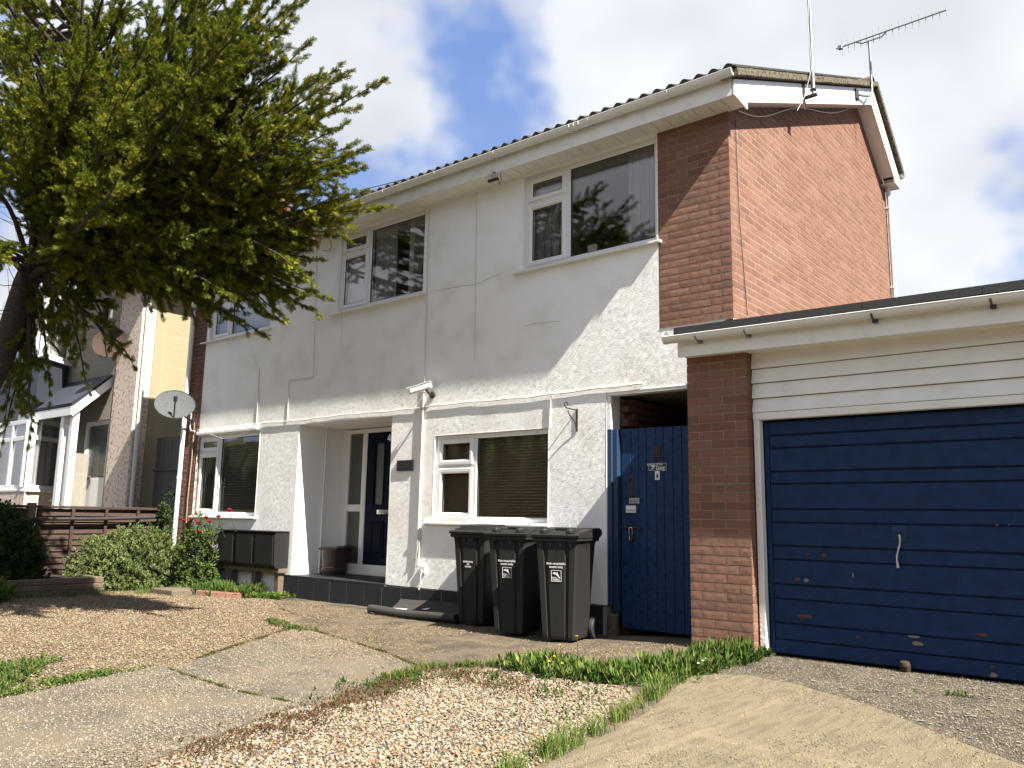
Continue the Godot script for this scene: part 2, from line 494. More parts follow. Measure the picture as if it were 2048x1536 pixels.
# ---------------------------------------------------------------- ground
func sheet(mb: MB, poly: PackedVector2Array, off: float, cell := 0.3, wob := 0.0, thick := 0.0) -> void:
	var lo := poly[0]
	var hi := poly[0]
	for p in poly:
		lo = lo.min(p)
		hi = hi.max(p)
	var f := FastNoiseLite.new()
	f.frequency = 1.1
	var up := func(p: Vector2) -> Vector3: return Vector3(p.x, gy(p.x) + off + wob * f.get_noise_2d(p.x, p.y), p.y)
	for i in range(int(floor(lo.x / cell)), int(ceil(hi.x / cell))):
		for k in range(int(floor(lo.y / cell)), int(ceil(hi.y / cell))):
			var c := PackedVector2Array([Vector2(i, k) * cell, Vector2(i + 1, k) * cell, Vector2(i + 1, k + 1) * cell, Vector2(i, k + 1) * cell])
			for q in Geometry2D.intersect_polygons(poly, c):
				var idx := Geometry2D.triangulate_polygon(q)
				for t in range(0, idx.size(), 3):
					var a: Vector3 = up.call(q[idx[t]])
					var b: Vector3 = up.call(q[idx[t + 1]])
					var d: Vector3 = up.call(q[idx[t + 2]])
					if (b - a).cross(d - a).y < 0: mb.tri(a, d, b)
					else: mb.tri(a, b, d)
	if thick > 0.0:
		if not Geometry2D.is_polygon_clockwise(poly): poly.reverse()
		for i in poly.size():
			var p := poly[i]
			var r := poly[(i + 1) % poly.size()]
			var steps := maxi(1, int(p.distance_to(r) / cell))
			for s in steps:
				var a: Vector3 = up.call(p.lerp(r, float(s) / steps))
				var b: Vector3 = up.call(p.lerp(r, float(s + 1) / steps))
				mb.quad(a, b, b - Vector3(0, thick, 0), a - Vector3(0, thick, 0))

func outline(pix: Array) -> PackedVector2Array:
	var out := PackedVector2Array()
	for p in pix:
		var g := at_y(p[0], p[1], 0.0)
		out.append(Vector2(g.x, g.z))
	return out

func rough_edge(poly: PackedVector2Array, amount: float, step := 0.12) -> PackedVector2Array:
	var out := PackedVector2Array()
	for i in poly.size():
		var a := poly[i]
		var b := poly[(i + 1) % poly.size()]
		var k := maxi(1, int(a.distance_to(b) / step))
		for s in k:
			var p := a.lerp(b, float(s) / k)
			out.append(p + Vector2(rng.randf_range(-1, 1), rng.randf_range(-1, 1)) * amount)
	return out

var slab_a: PackedVector2Array
var slab_b: PackedVector2Array
var apron: PackedVector2Array
var bed: PackedVector2Array

func stone_mesh(sd: int) -> ArrayMesh:
	var r := RandomNumberGenerator.new()
	r.seed = sd
	var dirs := [Vector3(0, 1, 0), Vector3(0, -1, 0)]
	for k in 5:
		dirs.append(Vector3(cos(TAU * k / 5), 0.35, sin(TAU * k / 5)))
		dirs.append(Vector3(cos(TAU * (k + 0.5) / 5), -0.35, sin(TAU * (k + 0.5) / 5)))
	var p := []
	for d in dirs: p.append(d.normalized() * r.randf_range(0.72, 1.1) * Vector3(0.5, 0.36, 0.42))
	var mb := MB.new()
	for k in 5:
		var a := 2 + 2 * k
		var b := 3 + 2 * k
		var c := 2 + 2 * ((k + 1) % 5)
		var d := 3 + 2 * ((k + 1) % 5)
		mb.tri(p[0], p[c], p[a])
		mb.tri(p[a], p[c], p[b])
		mb.tri(p[b], p[c], p[d])
		mb.tri(p[1], p[b], p[d])
	for i in mb.v.size(): mb.n[i] = (mb.n[i] * 0.4 + mb.v[i].normalized() * 0.6).normalized()
	return mb.mesh()

func scatter_stones(called: String, label: String, poly: PackedVector2Array, holes: Array, count: int, smin: float, smax: float, pal: Array, lift: float, sd: int, bare: FastNoiseLite = null, bare_at := 0.0) -> void:
	var lo := poly[0]
	var hi := poly[0]
	for p in poly:
		lo = lo.min(p)
		hi = hi.max(p)
	var list := []
	var cols := []
	var guard := 0
	while list.size() < count and guard < count * 6:
		guard += 1
		var p := Vector2(rng.randf_range(lo.x, hi.x), rng.randf_range(lo.y, hi.y))
		if not Geometry2D.is_point_in_polygon(p, poly): continue
		var skip := false
		for h in holes:
			if Geometry2D.is_point_in_polygon(p, h): skip = true
		if skip: continue
		if bare and bare.get_noise_2d(p.x, p.y) > bare_at and rng.randf() < 0.85: continue
		var s := rng.randf_range(smin, smax)
		var b := Basis.from_euler(Vector3(rng.randf_range(-0.5, 0.5), rng.randf() * TAU, rng.randf_range(-0.5, 0.5))).scaled(Vector3(s * rng.randf_range(0.8, 1.3), s, s))
		list.append(Transform3D(b, Vector3(p.x, gy(p.x) + lift + s * rng.randf_range(0.0, 0.3), p.y)))
		var c: Color = pal[rng.randi() % pal.size()]
		cols.append(c * Color(1.0, 0.97, 0.9) * rng.randf_range(0.32, 0.58))
	var o := copies(self, called, stone_mesh(sd), M.stone, list, cols)
	o.set_meta("label", label)
	o.set_meta("category", "gravel")
	o.set_meta("kind", "stuff")

func ground() -> void:
	var mb := MB.new()
	mb.box(Vector3(-90, -0.4, -70), Vector3(70, -0.02, 12.0))
	structure("ground", mb, M.soil)
	mb = MB.new()
	mb.box(Vector3(-90, -0.42, 12.0), Vector3(70, -0.12, 19.0))
	structure("road", mb, M.road)
	mb = MB.new()
	mb.box(Vector3(-90, -0.4, 19.0), Vector3(70, -0.02, 80.0))
	structure("pavement", mb, M.concrete_worn)
	# the loose floor of the yard
	mb = MB.new()
	sheet(mb, PackedVector2Array([Vector2(-9.3, -0.2), Vector2(0.5, -0.2), Vector2(0.5, 0.5), Vector2(1.3, 4.0), Vector2(2.2, 8.0), Vector2(2.2, 11.9), Vector2(-9.3, 11.9)]), 0.0, 0.35, 0.012)
	structure("yard", mb, M.gravel_floor)
	slab_a = rough_edge(PackedVector2Array([Vector2(-2.80, 3.86), Vector2(-2.62, 3.78), Vector2(-0.95, 3.925), Vector2(-0.489, 4.98), Vector2(0.25, 6.7), Vector2(-1.8, 6.7), Vector2(-2.43, 5.0)]), 0.012)
	slab_b = rough_edge(outline([[352, 1339], [398, 1323], [470, 1300], [585, 1262], [640, 1268], [700, 1288], [770, 1312], [832, 1338], [735, 1385], [612, 1427]]), 0.012)
	apron = rough_edge(PackedVector2Array([Vector2(-3.55, 1.90), Vector2(-4.1, 1.75), Vector2(-4.6, 1.2), Vector2(-5.4, 0.95), Vector2(-6.1, 0.55), Vector2(-6.5, 0.04), Vector2(-0.21, 0.04), Vector2(-0.21, 0.52), Vector2(0.3, 0.56), Vector2(0.05, 0.95), Vector2(-0.25, 1.75), Vector2(-0.75, 2.0), Vector2(-1.1, 2.1), Vector2(-1.5, 2.44), Vector2(-2.2, 2.28), Vector2(-2.9, 2.1)]), 0.015)
	mb = MB.new()
	sheet(mb, slab_a, 0.022, 0.4, 0.006, 0.03)
	structure("concrete_slab", mb, M.concrete)
	mb = MB.new()
	sheet(mb, slab_b, 0.02, 0.4, 0.006, 0.03)
	structure("concrete_slab", mb, M.concrete)
	mb = MB.new()
	sheet(mb, apron, 0.016, 0.3, 0.008, 0.03)
	structure("concrete_apron", mb, M.concrete_worn)
	# the drive to the garage: worn concrete at the door, a paler brushed slab towards the street
	var pale := [Vector2(0.33, 1.62), Vector2(0.62, 1.35), Vector2(1.02, 1.45), Vector2(1.55, 1.75), Vector2(1.95, 2.15), Vector2(2.6, 2.7), Vector2(4.6, 4.2), Vector2(7.6, 6.5), Vector2(7.6, 11.9), Vector2(2.1, 11.9), Vector2(1.35, 6.5), Vector2(0.83, 3.84), Vector2(0.70, 2.9), Vector2(0.5, 2.2)]
	var drive := [Vector2(0.30, 0.53), Vector2(0.34, 0.20), Vector2(7.6, 0.20), Vector2(7.6, 6.5), Vector2(4.6, 4.2), Vector2(2.6, 2.7), Vector2(1.95, 2.15), Vector2(1.55, 1.75), Vector2(1.02, 1.45), Vector2(0.62, 1.35), Vector2(0.33, 1.62), Vector2(0.2, 1.2)]
	mb = MB.new()
	sheet(mb, rough_edge(PackedVector2Array(pale), 0.006), 0.012, 0.4, 0.005, 0.06)
	structure("drive", mb, M.drive_pale)
	mb = MB.new()
	sheet(mb, rough_edge(PackedVector2Array(drive), 0.006), 0.008, 0.4, 0.005, 0.06)
	structure("drive_apron", mb, M.drive_dark)
	# pale lichen on the worn concrete
	mb = MB.new()
	for i in 2600:
		var p := Vector2(rng.randf_range(0.5, 2.9), rng.randf_range(0.45, 2.2))
		if not Geometry2D.is_point_in_polygon(p, PackedVector2Array(drive)): continue
		if rng.randf() > smoothstep(0.3, 2.2, p.x) * 0.8 + 0.15: continue
		blot(mb, Vector3(p.x, gy(p.x) + 0.0155, p.y), rng.randf_range(0.002, 0.009) * (2.6 if rng.randf() < 0.05 else 1.0))
	for i in 30:
		var p := Vector2(rng.randf_range(-1.3, -0.3), rng.randf_range(0.6, 1.3))
		blot(mb, Vector3(p.x, gy(p.x) + 0.026, p.y), rng.randf_range(0.003, 0.016))
	var li := structure("lichen", mb, M.lichen_pale)
	li.set_meta("kind", "stuff")
	li.set_meta("label", "pale lichen spots on the worn concrete by the garage door")
	li.set_meta("category", "lichen")
	# gravel
	var nf := FastNoiseLite.new()
	nf.frequency = 0.5
	nf.seed = 3
	var tan_pal := [Color(0.42, 0.31, 0.18), Color(0.34, 0.24, 0.14), Color(0.5, 0.4, 0.27), Color(0.28, 0.19, 0.12), Color(0.55, 0.47, 0.35), Color(0.22, 0.16, 0.11)]
	scatter_stones("gravel", "fine tan gravel spread in front of the shrubs and fence", PackedVector2Array([Vector2(-8.7, 0.55), Vector2(-6.5, 0.3), Vector2(-5.2, 1.0), Vector2(-3.9, 1.9), Vector2(-2.7, 3.6), Vector2(-2.2, 6.0), Vector2(-6.0, 6.0), Vector2(-8.7, 3.4)]), [slab_a, slab_b, apron], 42000, 0.011, 0.022, tan_pal, 0.004, 11)
	scatter_stones("gravel", "loose tan chippings strewn over the concrete by the bins", PackedVector2Array([Vector2(-6.3, 0.3), Vector2(-0.3, 0.5), Vector2(-0.4, 1.7), Vector2(-1.5, 2.3), Vector2(-3.0, 3.4), Vector2(-4.2, 2.2)]), [], 14000, 0.007, 0.016, tan_pal, 0.021, 12, nf, 0.02)
	bed = PackedVector2Array([Vector2(-0.92, 4.02), Vector2(-0.62, 3.62), Vector2(-1.38, 2.52), Vector2(-0.85, 2.3), Vector2(-0.2, 2.35), Vector2(0.25, 2.3), Vector2(0.5, 2.7), Vector2(0.68, 3.4), Vector2(0.95, 4.6), Vector2(1.3, 6.5), Vector2(0.3, 6.7), Vector2(-0.47, 4.98)])
	var pale_pal := [Color(0.60, 0.53, 0.41), Color(0.66, 0.61, 0.52), Color(0.55, 0.42, 0.26), Color(0.68, 0.65, 0.58), Color(0.48, 0.34, 0.19), Color(0.56, 0.47, 0.34), Color(0.38, 0.29, 0.2), Color(0.42, 0.25, 0.13), Color(0.28, 0.25, 0.22), Color(0.5, 0.41, 0.29)]
	scatter_stones("gravel", "pale chunky gravel bed edged by weeds beside the drive", bed, [slab_a, slab_b], 34000, 0.008, 0.022, pale_pal, 0.006, 13)
	var grit := [Color(0.42, 0.37, 0.29), Color(0.5, 0.45, 0.37), Color(0.3, 0.26, 0.2), Color(0.24, 0.21, 0.18), Color(0.55, 0.5, 0.42), Color(0.40, 0.30, 0.19), Color(0.2, 0.18, 0.16)]
	scatter_stones("aggregate", "stones worn bare in the face of the near concrete slab", slab_a, [], 15000, 0.006, 0.015, grit, 0.0215, 14)
	scatter_stones("aggregate", "stones worn bare in the face of the farther concrete slab", slab_b, [], 8000, 0.006, 0.015, grit, 0.0195, 15)
	scatter_stones("aggregate", "stones worn bare in the concrete at the garage door", PackedVector2Array(drive).slice(0, 1) + PackedVector2Array([Vector2(0.34, 0.35), Vector2(3.0, 0.35), Vector2(3.0, 3.0), Vector2(1.95, 2.15), Vector2(1.55, 1.75), Vector2(1.02, 1.45), Vector2(0.62, 1.35), Vector2(0.33, 1.62)]), [], 15000, 0.005, 0.013, grit, 0.0075, 16)
	scatter_stones("aggregate", "stones worn bare in the pale brushed drive", PackedVector2Array([Vector2(0.36, 1.65), Vector2(0.62, 1.4), Vector2(1.02, 1.5), Vector2(1.55, 1.8), Vector2(2.6, 2.75), Vector2(3.4, 3.4), Vector2(2.4, 5.0), Vector2(1.1, 5.0), Vector2(0.72, 2.9)]), [], 9000, 0.005, 0.012, [Color(0.5, 0.43, 0.28), Color(0.58, 0.5, 0.34), Color(0.32, 0.28, 0.2), Color(0.26, 0.23, 0.19)], 0.0115, 17, nf, 0.1)

func blot(mb: MB, o: Vector3, r: float) -> void:
	var k := 7
	var p := []
	var st := rng.randf_range(0.7, 1.5)
	for i in k:
		var q := r * rng.randf_range(0.55, 1.2)
		p.append(o + Vector3(cos(TAU * i / k) * q * st, 0, sin(TAU * i / k) * q))
	for i in k: mb.tri(o, p[(i + 1) % k], p[i])


# ---------------------------------------------------------------- bricks
var brick_shapes := {}

func brick_shape(length: float, sd: int) -> ArrayMesh:   # a rough-faced brick; face towards +z, lower left front corner at the origin
	var key := "%d_%d" % [int(length * 1000), sd]
	if brick_shapes.has(key): return brick_shapes[key]
	var r := RandomNumberGenerator.new()
	r.seed = sd * 31 + int(length * 1000)
	var mb := MB.new()
	var h := 0.065
	var d := 0.1025
	var nx := 6 if length > 0.15 else 3
	var g := []
	for k in 3:
		var row := []
		for i in nx + 1:
			var rim := i == 0 or i == nx or k == 0 or k == 2
			row.append(Vector3(length * i / nx + (r.randf_range(-0.003, 0.003) if not rim else 0.0), h * k / 2.0 + (r.randf_range(-0.0025, 0.0015) if rim else 0.0), (r.randf_range(-0.0022, -0.0006) if rim else r.randf_range(-0.0012, 0.0016))))
		g.append(row)
	for k in 2:
		for i in nx: mb.quad(g[k][i], g[k][i + 1], g[k + 1][i + 1], g[k + 1][i])
	# ends
	for e in 2:
		var x: float = length if e == 1 else 0.0
		var col := []
		for k in 3:
			var row := []
			for i in 4:
				var p := Vector3(x, h * k / 2.0, -d * i / 3.0)
				if i == 0: p = g[k][nx] if e == 1 else g[k][0]
				elif i < 3 and k == 1: p.x += r.randf_range(0.0, 0.003) * (1 if e == 1 else -1)
				row.append(p)
			col.append(row)
		for k in 2:
			for i in 3:
				if e == 1: mb.quad(col[k][i], col[k][i + 1], col[k + 1][i + 1], col[k + 1][i])
				else: mb.quad(col[k][i + 1], col[k][i], col[k + 1][i], col[k + 1][i + 1])
	mb.quad(g[2][0], g[2][nx], Vector3(length, h, -d), Vector3(0, h, -d))
	mb.quad(Vector3(0, 0, -d), Vector3(length, 0, -d), g[0][nx], g[0][0])
	for i in mb.v.size():
		pass
	brick_shapes[key] = mb.mesh()
	return brick_shapes[key]

func lay(parent: Node3D, o: Vector3, length: float, yaw := 0.0) -> void:   # one brick as a sub-part
	var b := MeshInstance3D.new()
	b.mesh = brick_shape(length, rng.randi() % 5)
	b.material_override = M["brick%d" % [0, 0, 1, 1, 2, 2, 3, 4][rng.randi() % 8]]
	b.name = "brick"
	parent.add_child(b, true)
	b.transform = Transform3D(Basis(Vector3.UP, yaw), o + Vector3(0, rng.randf_range(-0.001, 0.001), 0))

const LEN := 0.215
const STEP := 0.225
const COURSE := 0.075


# ---------------------------------------------------------------- house
var wall_noise: FastNoiseLite
var wall_noise2: FastNoiseLite
var wall_noise3: FastNoiseLite

func swell(x: float, y: float) -> float:   # how uneven the old render is
	var amp := lerpf(0.00115, 0.0007, smoothstep(3.4, 4.2, y))
	var m := smoothstep(-0.15, 0.35, wall_noise3.get_noise_2d(x, y))
	return amp * (wall_noise.get_noise_2d(x, y) * (0.45 + 0.55 * m) + 0.16 * wall_noise2.get_noise_2d(x, y) * m + 0.4 * wall_noise.get_noise_2d(x * 2.3 + 5.0, y * 2.3)) + 0.003 * wall_noise3.get_noise_2d(x * 0.5, y * 0.5)

func relief(mb: MB, x0: float, x1: float, y0: float, y1: float, holes: Array, step := 0.024) -> void:
	var xs := [x0, x1]
	var ys := [y0, y1]
	var k := x0 + step
	while k < x1 - 0.01:
		xs.append(k)
		k += step
	k = y0 + step
	while k < y1 - 0.01:
		ys.append(k)
		k += step
	for h in holes:
		for x in [h[0], h[1]]:
			if x > x0 and x < x1: xs.append(x)
		for y in [h[2], h[3]]:
			if y > y0 and y < y1: ys.append(y)
	xs.sort()
	ys.sort()
	var pts := []
	var nrm := []
	for y in ys:
		var pr := PackedVector3Array()
		var nr := PackedVector3Array()
		for x in xs:
			var d := swell(x, y)
			pr.append(Vector3(x, y, d))
			nr.append(Vector3(-(swell(x + 0.01, y) - d) / 0.01, -(swell(x, y + 0.01) - d) / 0.01, 1.0).normalized())
		pts.append(pr)
		nrm.append(nr)
	for j in ys.size() - 1:
		for i in xs.size() - 1:
			var cx: float = (xs[i] + xs[i + 1]) / 2
			var cy: float = (ys[j] + ys[j + 1]) / 2
			var open := false
			for h in holes:
				if cx > h[0] and cx < h[1] and cy > h[2] and cy < h[3]: open = true
			if open: continue
			mb.trin(pts[j][i], pts[j][i + 1], pts[j + 1][i + 1], nrm[j][i], nrm[j][i + 1], nrm[j + 1][i + 1])
			mb.trin(pts[j][i], pts[j + 1][i + 1], pts[j + 1][i], nrm[j][i], nrm[j + 1][i + 1], nrm[j + 1][i])

func bar(mb: MB, x0: float, x1: float, y0: float, y1: float, z0: float, z1: float, b := 0.006) -> void:
	mb.cbox(Vector3(x0, y0, z0), Vector3(x1, y1, z1), b)

func ring(mb: MB, x0: float, x1: float, y0: float, y1: float, w: float, z0: float, z1: float, b := 0.008) -> void:   # a mitred frame of bars with a sloped inner lip
	var o := [Vector2(x0, y0), Vector2(x1, y0), Vector2(x1, y1), Vector2(x0, y1)]
	var i := [Vector2(x0 + w, y0 + w), Vector2(x1 - w, y0 + w), Vector2(x1 - w, y1 - w), Vector2(x0 + w, y1 - w)]
	var c := [Vector2(x0 + b, y0 + b), Vector2(x1 - b, y0 + b), Vector2(x1 - b, y1 - b), Vector2(x0 + b, y1 - b)]
	var e := [Vector2(x0 + w - 2 * b, y0 + w - 2 * b), Vector2(x1 - w + 2 * b, y0 + w - 2 * b), Vector2(x1 - w + 2 * b, y1 - w + 2 * b), Vector2(x0 + w - 2 * b, y1 - w + 2 * b)]
	for k in 4:
		var l := (k + 1) % 4
		var f := func(p: Vector2, z: float) -> Vector3: return Vector3(p.x, p.y, z)
		mb.quad(f.call(o[k], z0), f.call(o[l], z0), f.call(o[l], z1 - b), f.call(o[k], z1 - b))
		mb.quad(f.call(o[k], z1 - b), f.call(o[l], z1 - b), f.call(c[l], z1), f.call(c[k], z1))
		mb.quad(f.call(c[k], z1), f.call(c[l], z1), f.call(e[l], z1), f.call(e[k], z1))
		mb.quad(f.call(e[k], z1), f.call(e[l], z1), f.call(i[l], z1 - 2 * b), f.call(i[k], z1 - 2 * b))
		mb.quad(f.call(i[k], z1 - 2 * b), f.call(i[l], z1 - 2 * b), f.call(i[l], z0), f.call(i[k], z0))

func pane(parent: Node3D, x0: float, x1: float, y0: float, y1: float, z: float, m: Material) -> void:
	var mb := MB.new()
	mb.box(Vector3(x0, y0, z - 0.004), Vector3(x1, y1, z))
	if m == M.glass: mb.box(Vector3(x0, y0, z - 0.028), Vector3(x1, y1, z - 0.024))
	part(parent, "pane", mb, m)

func window_part(parent: Node3D, label: String, x0: float, x1: float, y0: float, y1: float, xm: float, yt: float, z: float, left_pane: Material, vent: bool) -> MeshInstance3D:
	var mb := MB.new()
	ring(mb, x0, x1, y0, y1, 0.055, z - 0.06, z)
	bar(mb, xm - 0.032, xm + 0.032, y0 + 0.055, y1 - 0.055, z - 0.058, z - 0.004, 0.008)
	bar(mb, x0 + 0.055, xm - 0.032, yt - 0.028, yt + 0.028, z - 0.058, z - 0.004, 0.008)
	var w := part(parent, "window", mb, M.upvc)
	w.set_meta("label", label)
	for s in [[y0 + 0.04, yt - 0.018], [yt + 0.018, y1 - 0.04]]:
		mb = MB.new()
		ring(mb, x0 + 0.04, xm - 0.022, s[0], s[1], 0.062, z - 0.04, z + 0.014, 0.01)
		part(w, "sash", mb, M.upvc)
		mb = MB.new()
		ring(mb, x0 + 0.096, xm - 0.078, s[0] + 0.056, s[1] - 0.056, 0.012, z - 0.022, z - 0.007, 0.002)
		part(w, "seal", mb, M.seal)
		pane(w, x0 + 0.1, xm - 0.082, s[0] + 0.06, s[1] - 0.06, z - 0.014, left_pane)
	mb = MB.new()
	ring(mb, xm + 0.026, x1 - 0.048, y0 + 0.048, y1 - 0.048, 0.016, z - 0.035, z - 0.020, 0.002)
	part(w, "seal", mb, M.seal)
	pane(w, xm + 0.03, x1 - 0.052, y0 + 0.052, y1 - 0.052, z - 0.028, M.glass)
	if vent:
		mb = MB.new()
		bar(mb, x0 + 0.09, xm - 0.08, y1 - 0.075, y1 - 0.055, z + 0.012, z + 0.026, 0.006)
		part(w, "trickle_vent", mb, M.upvc)
	return w

func house() -> void:
	wall_noise = FastNoiseLite.new()
	wall_noise.seed = 8
	wall_noise.frequency = 12.0
	wall_noise.fractal_octaves = 3
	wall_noise2 = FastNoiseLite.new()
	wall_noise2.noise_type = FastNoiseLite.TYPE_CELLULAR
	wall_noise2.frequency = 16.0
	wall_noise2.seed = 4
	wall_noise3 = FastNoiseLite.new()
	wall_noise3.frequency = 1.3
	wall_noise3.seed = 2
	var h := thing("house", "two storey house of white render and red brick with white eaves", "house")
	var ur := [-2.535, -0.79, 3.935, 5.07]
	var um := [-5.87, -4.15, 3.935, 5.07]
	var ul := [-9.13, -7.43, 3.935, 5.07]
	var lr := [-3.85, -2.135, 1.085, 2.10]
	var ll := [-9.225, -7.50, 1.10, 2.36]
	var porch := [-6.55, -4.62, 0.30, 2.39]
	var holes := [ur, um, ul, lr, ll, porch]
	var mb := MB.new()
	relief(mb, -9.22, -1.40, 0.30, 5.15, holes)
	relief(mb, -9.22, -6.66, -0.05, 0.30, [])
	relief(mb, -1.40, -0.78, 2.42, 5.15, [ur])
	relief(mb, -0.78, -0.0, 2.42, 3.01, [])
	# reveals of the openings and the free edges of the render
	for o in [ur, um, ul, lr, ll]:
		mb.quad(Vector3(o[0], o[2], 0.004), Vector3(o[0], o[2], -0.15), Vector3(o[0], o[3], -0.15), Vector3(o[0], o[3], 0.004))
		mb.quad(Vector3(o[1], o[2], -0.15), Vector3(o[1], o[2], 0.004), Vector3(o[1], o[3], 0.004), Vector3(o[1], o[3], -0.15))
		mb.quad(Vector3(o[0], o[3], 0.004), Vector3(o[0], o[3], -0.15), Vector3(o[1], o[3], -0.15), Vector3(o[1], o[3], 0.004))
		mb.quad(Vector3(o[0], o[2], -0.15), Vector3(o[0], o[2], 0.004), Vector3(o[1], o[2], 0.004), Vector3(o[1], o[2], -0.15))
	mb.quad(Vector3(-1.40, 0.30, 0.004), Vector3(-1.40, 0.30, -0.25), Vector3(-1.40, 2.42, -0.25), Vector3(-1.40, 2.42, 0.004))
	mb.quad(Vector3(-0.78, 3.01, -0.05), Vector3(-0.78, 3.01, 0.004), Vector3(0.0, 3.01, 0.004), Vector3(0.0, 3.01, -0.05))
	mb.quad(Vector3(-1.40, 2.42, -0.25), Vector3(0.0, 2.42, -0.25), Vector3(0.0, 2.42, 0.008), Vector3(-1.40, 2.42, 0.008))
	mb.quad(Vector3(0.0, 2.42, 0.004), Vector3(0.0, 2.42, -0.25), Vector3(0.0, 3.01, -0.25), Vector3(0.0, 3.01, 0.004))
	part(h, "front_wall", mb, M.render)
	# the slightly proud band above the ground floor, its underside over porch and window
	mb = MB.new()
	bar(mb, -9.22, -7.52, 2.372, 2.43, -0.02, 0.055, 0.012)
	part(h, "lintel_ledge", mb, M.porch_paint)
	# shell behind the face: sides, back, floors, and the rooms one looks into
	mb = MB.new()
	mb.box(Vector3(-9.72, -0.3, -5.60), Vector3(-9.60, 6.4, -0.11))
	mb.box(Vector3(-9.72, -0.3, -5.62), Vector3(-0.11, 6.3, -5.52))
	mb.box(Vector3(-1.55, -0.3, -5.5), Vector3(-1.42, 2.4, -0.26))
	mb.box(Vector3(-9.6, -0.3, -0.95), Vector3(-6.62, 0.25, -0.02))
	mb.box(Vector3(-4.55, -0.3, -0.95), Vector3(-1.42, 0.29, -0.03))
	part(h, "shell", mb, M.room)
	mb = MB.new()
	mb.box(Vector3(-9.6, 2.44, -5.5), Vector3(-0.12, 2.66, -0.16))
	mb.box(Vector3(-9.6, 5.16, -5.5), Vector3(-0.12, 5.22, -0.02))
	mb.box(Vector3(-9.6, 0.24, -5.5), Vector3(-1.56, 0.30, -0.96))
	part(h, "floors", mb, M.room)
	mb = MB.new()
	for x in [-6.6, -4.55, -3.0]: mb.box(Vector3(x - 0.04, 2.66, -5.4), Vector3(x + 0.04, 5.16, -0.16))
	for x in [-7.0, -4.4]: mb.box(Vector3(x - 0.04, 0.3, -5.4), Vector3(x + 0.04, 2.44, -1.0))
	mb.box(Vector3(-9.6, 2.66, -3.3), Vector3(-0.12, 5.16, -3.2))
	mb.box(Vector3(-9.6, 0.3, -3.3), Vector3(-1.56, 2.44, -3.2))
	mb.box(Vector3(-6.62, 0.3, -0.98), Vector3(-6.551, 2.44, -0.16))
	part(h, "inner_wall", mb, M.room_pale)
	# windows
	var z := -0.04
	var wu := window_part(h, "upper window beside the red brick corner", ur[0], ur[1], ur[2], ur[3], at_z(1135, 430, z).x, at_z(1090, 400, z).y, z, M.glass, false)
	window_part(h, "upper window over the front door", um[0], um[1], um[2], um[3], at_z(738, 530, z).x, at_z(707, 505, z).y, z, M.glass, false)
	window_part(h, "upper window half behind the conifer", ul[0], ul[1], ul[2], ul[3], at_z(462, 640, z).x, 4.66, z, M.glass, false)
	window_part(h, "ground floor window above the wheelie bins", lr[0], lr[1], lr[2], lr[3], at_z(948, 950, z).x, at_z(905, 933, z).y, z, M.glass, true)
	window_part(h, "ground floor window above the black meter boxes", ll[0], ll[1], ll[2], ll[3], at_z(436, 950, z).x, at_z(415, 905, z).y, z, M.glass, false)
	for s in [[-2.65, -0.74, 3.93], [-5.97, -4.08, 3.93], [-9.31, -7.38, 3.93], [-3.97, -2.10, 1.08], [-9.26, -7.44, 1.095]]:
		mb = MB.new()
		mb.prism(PackedVector2Array([Vector2(-0.03, 0.0), Vector2(0.055, -0.012), Vector2(0.06, -0.016), Vector2(0.06, -0.032), Vector2(0.05, -0.034), Vector2(-0.03, -0.03)]), Vector3(s[0], s[2], 0), Vector3(0, 0, 1), Vector3(0, 1, 0), Vector3(s[1] - s[0], 0, 0))
		part(h, "window_sill", mb, M.gutter_white)
	porch_parts(h)
	plinth(h)
	brickwork(h)
	roof(h)
	inside()

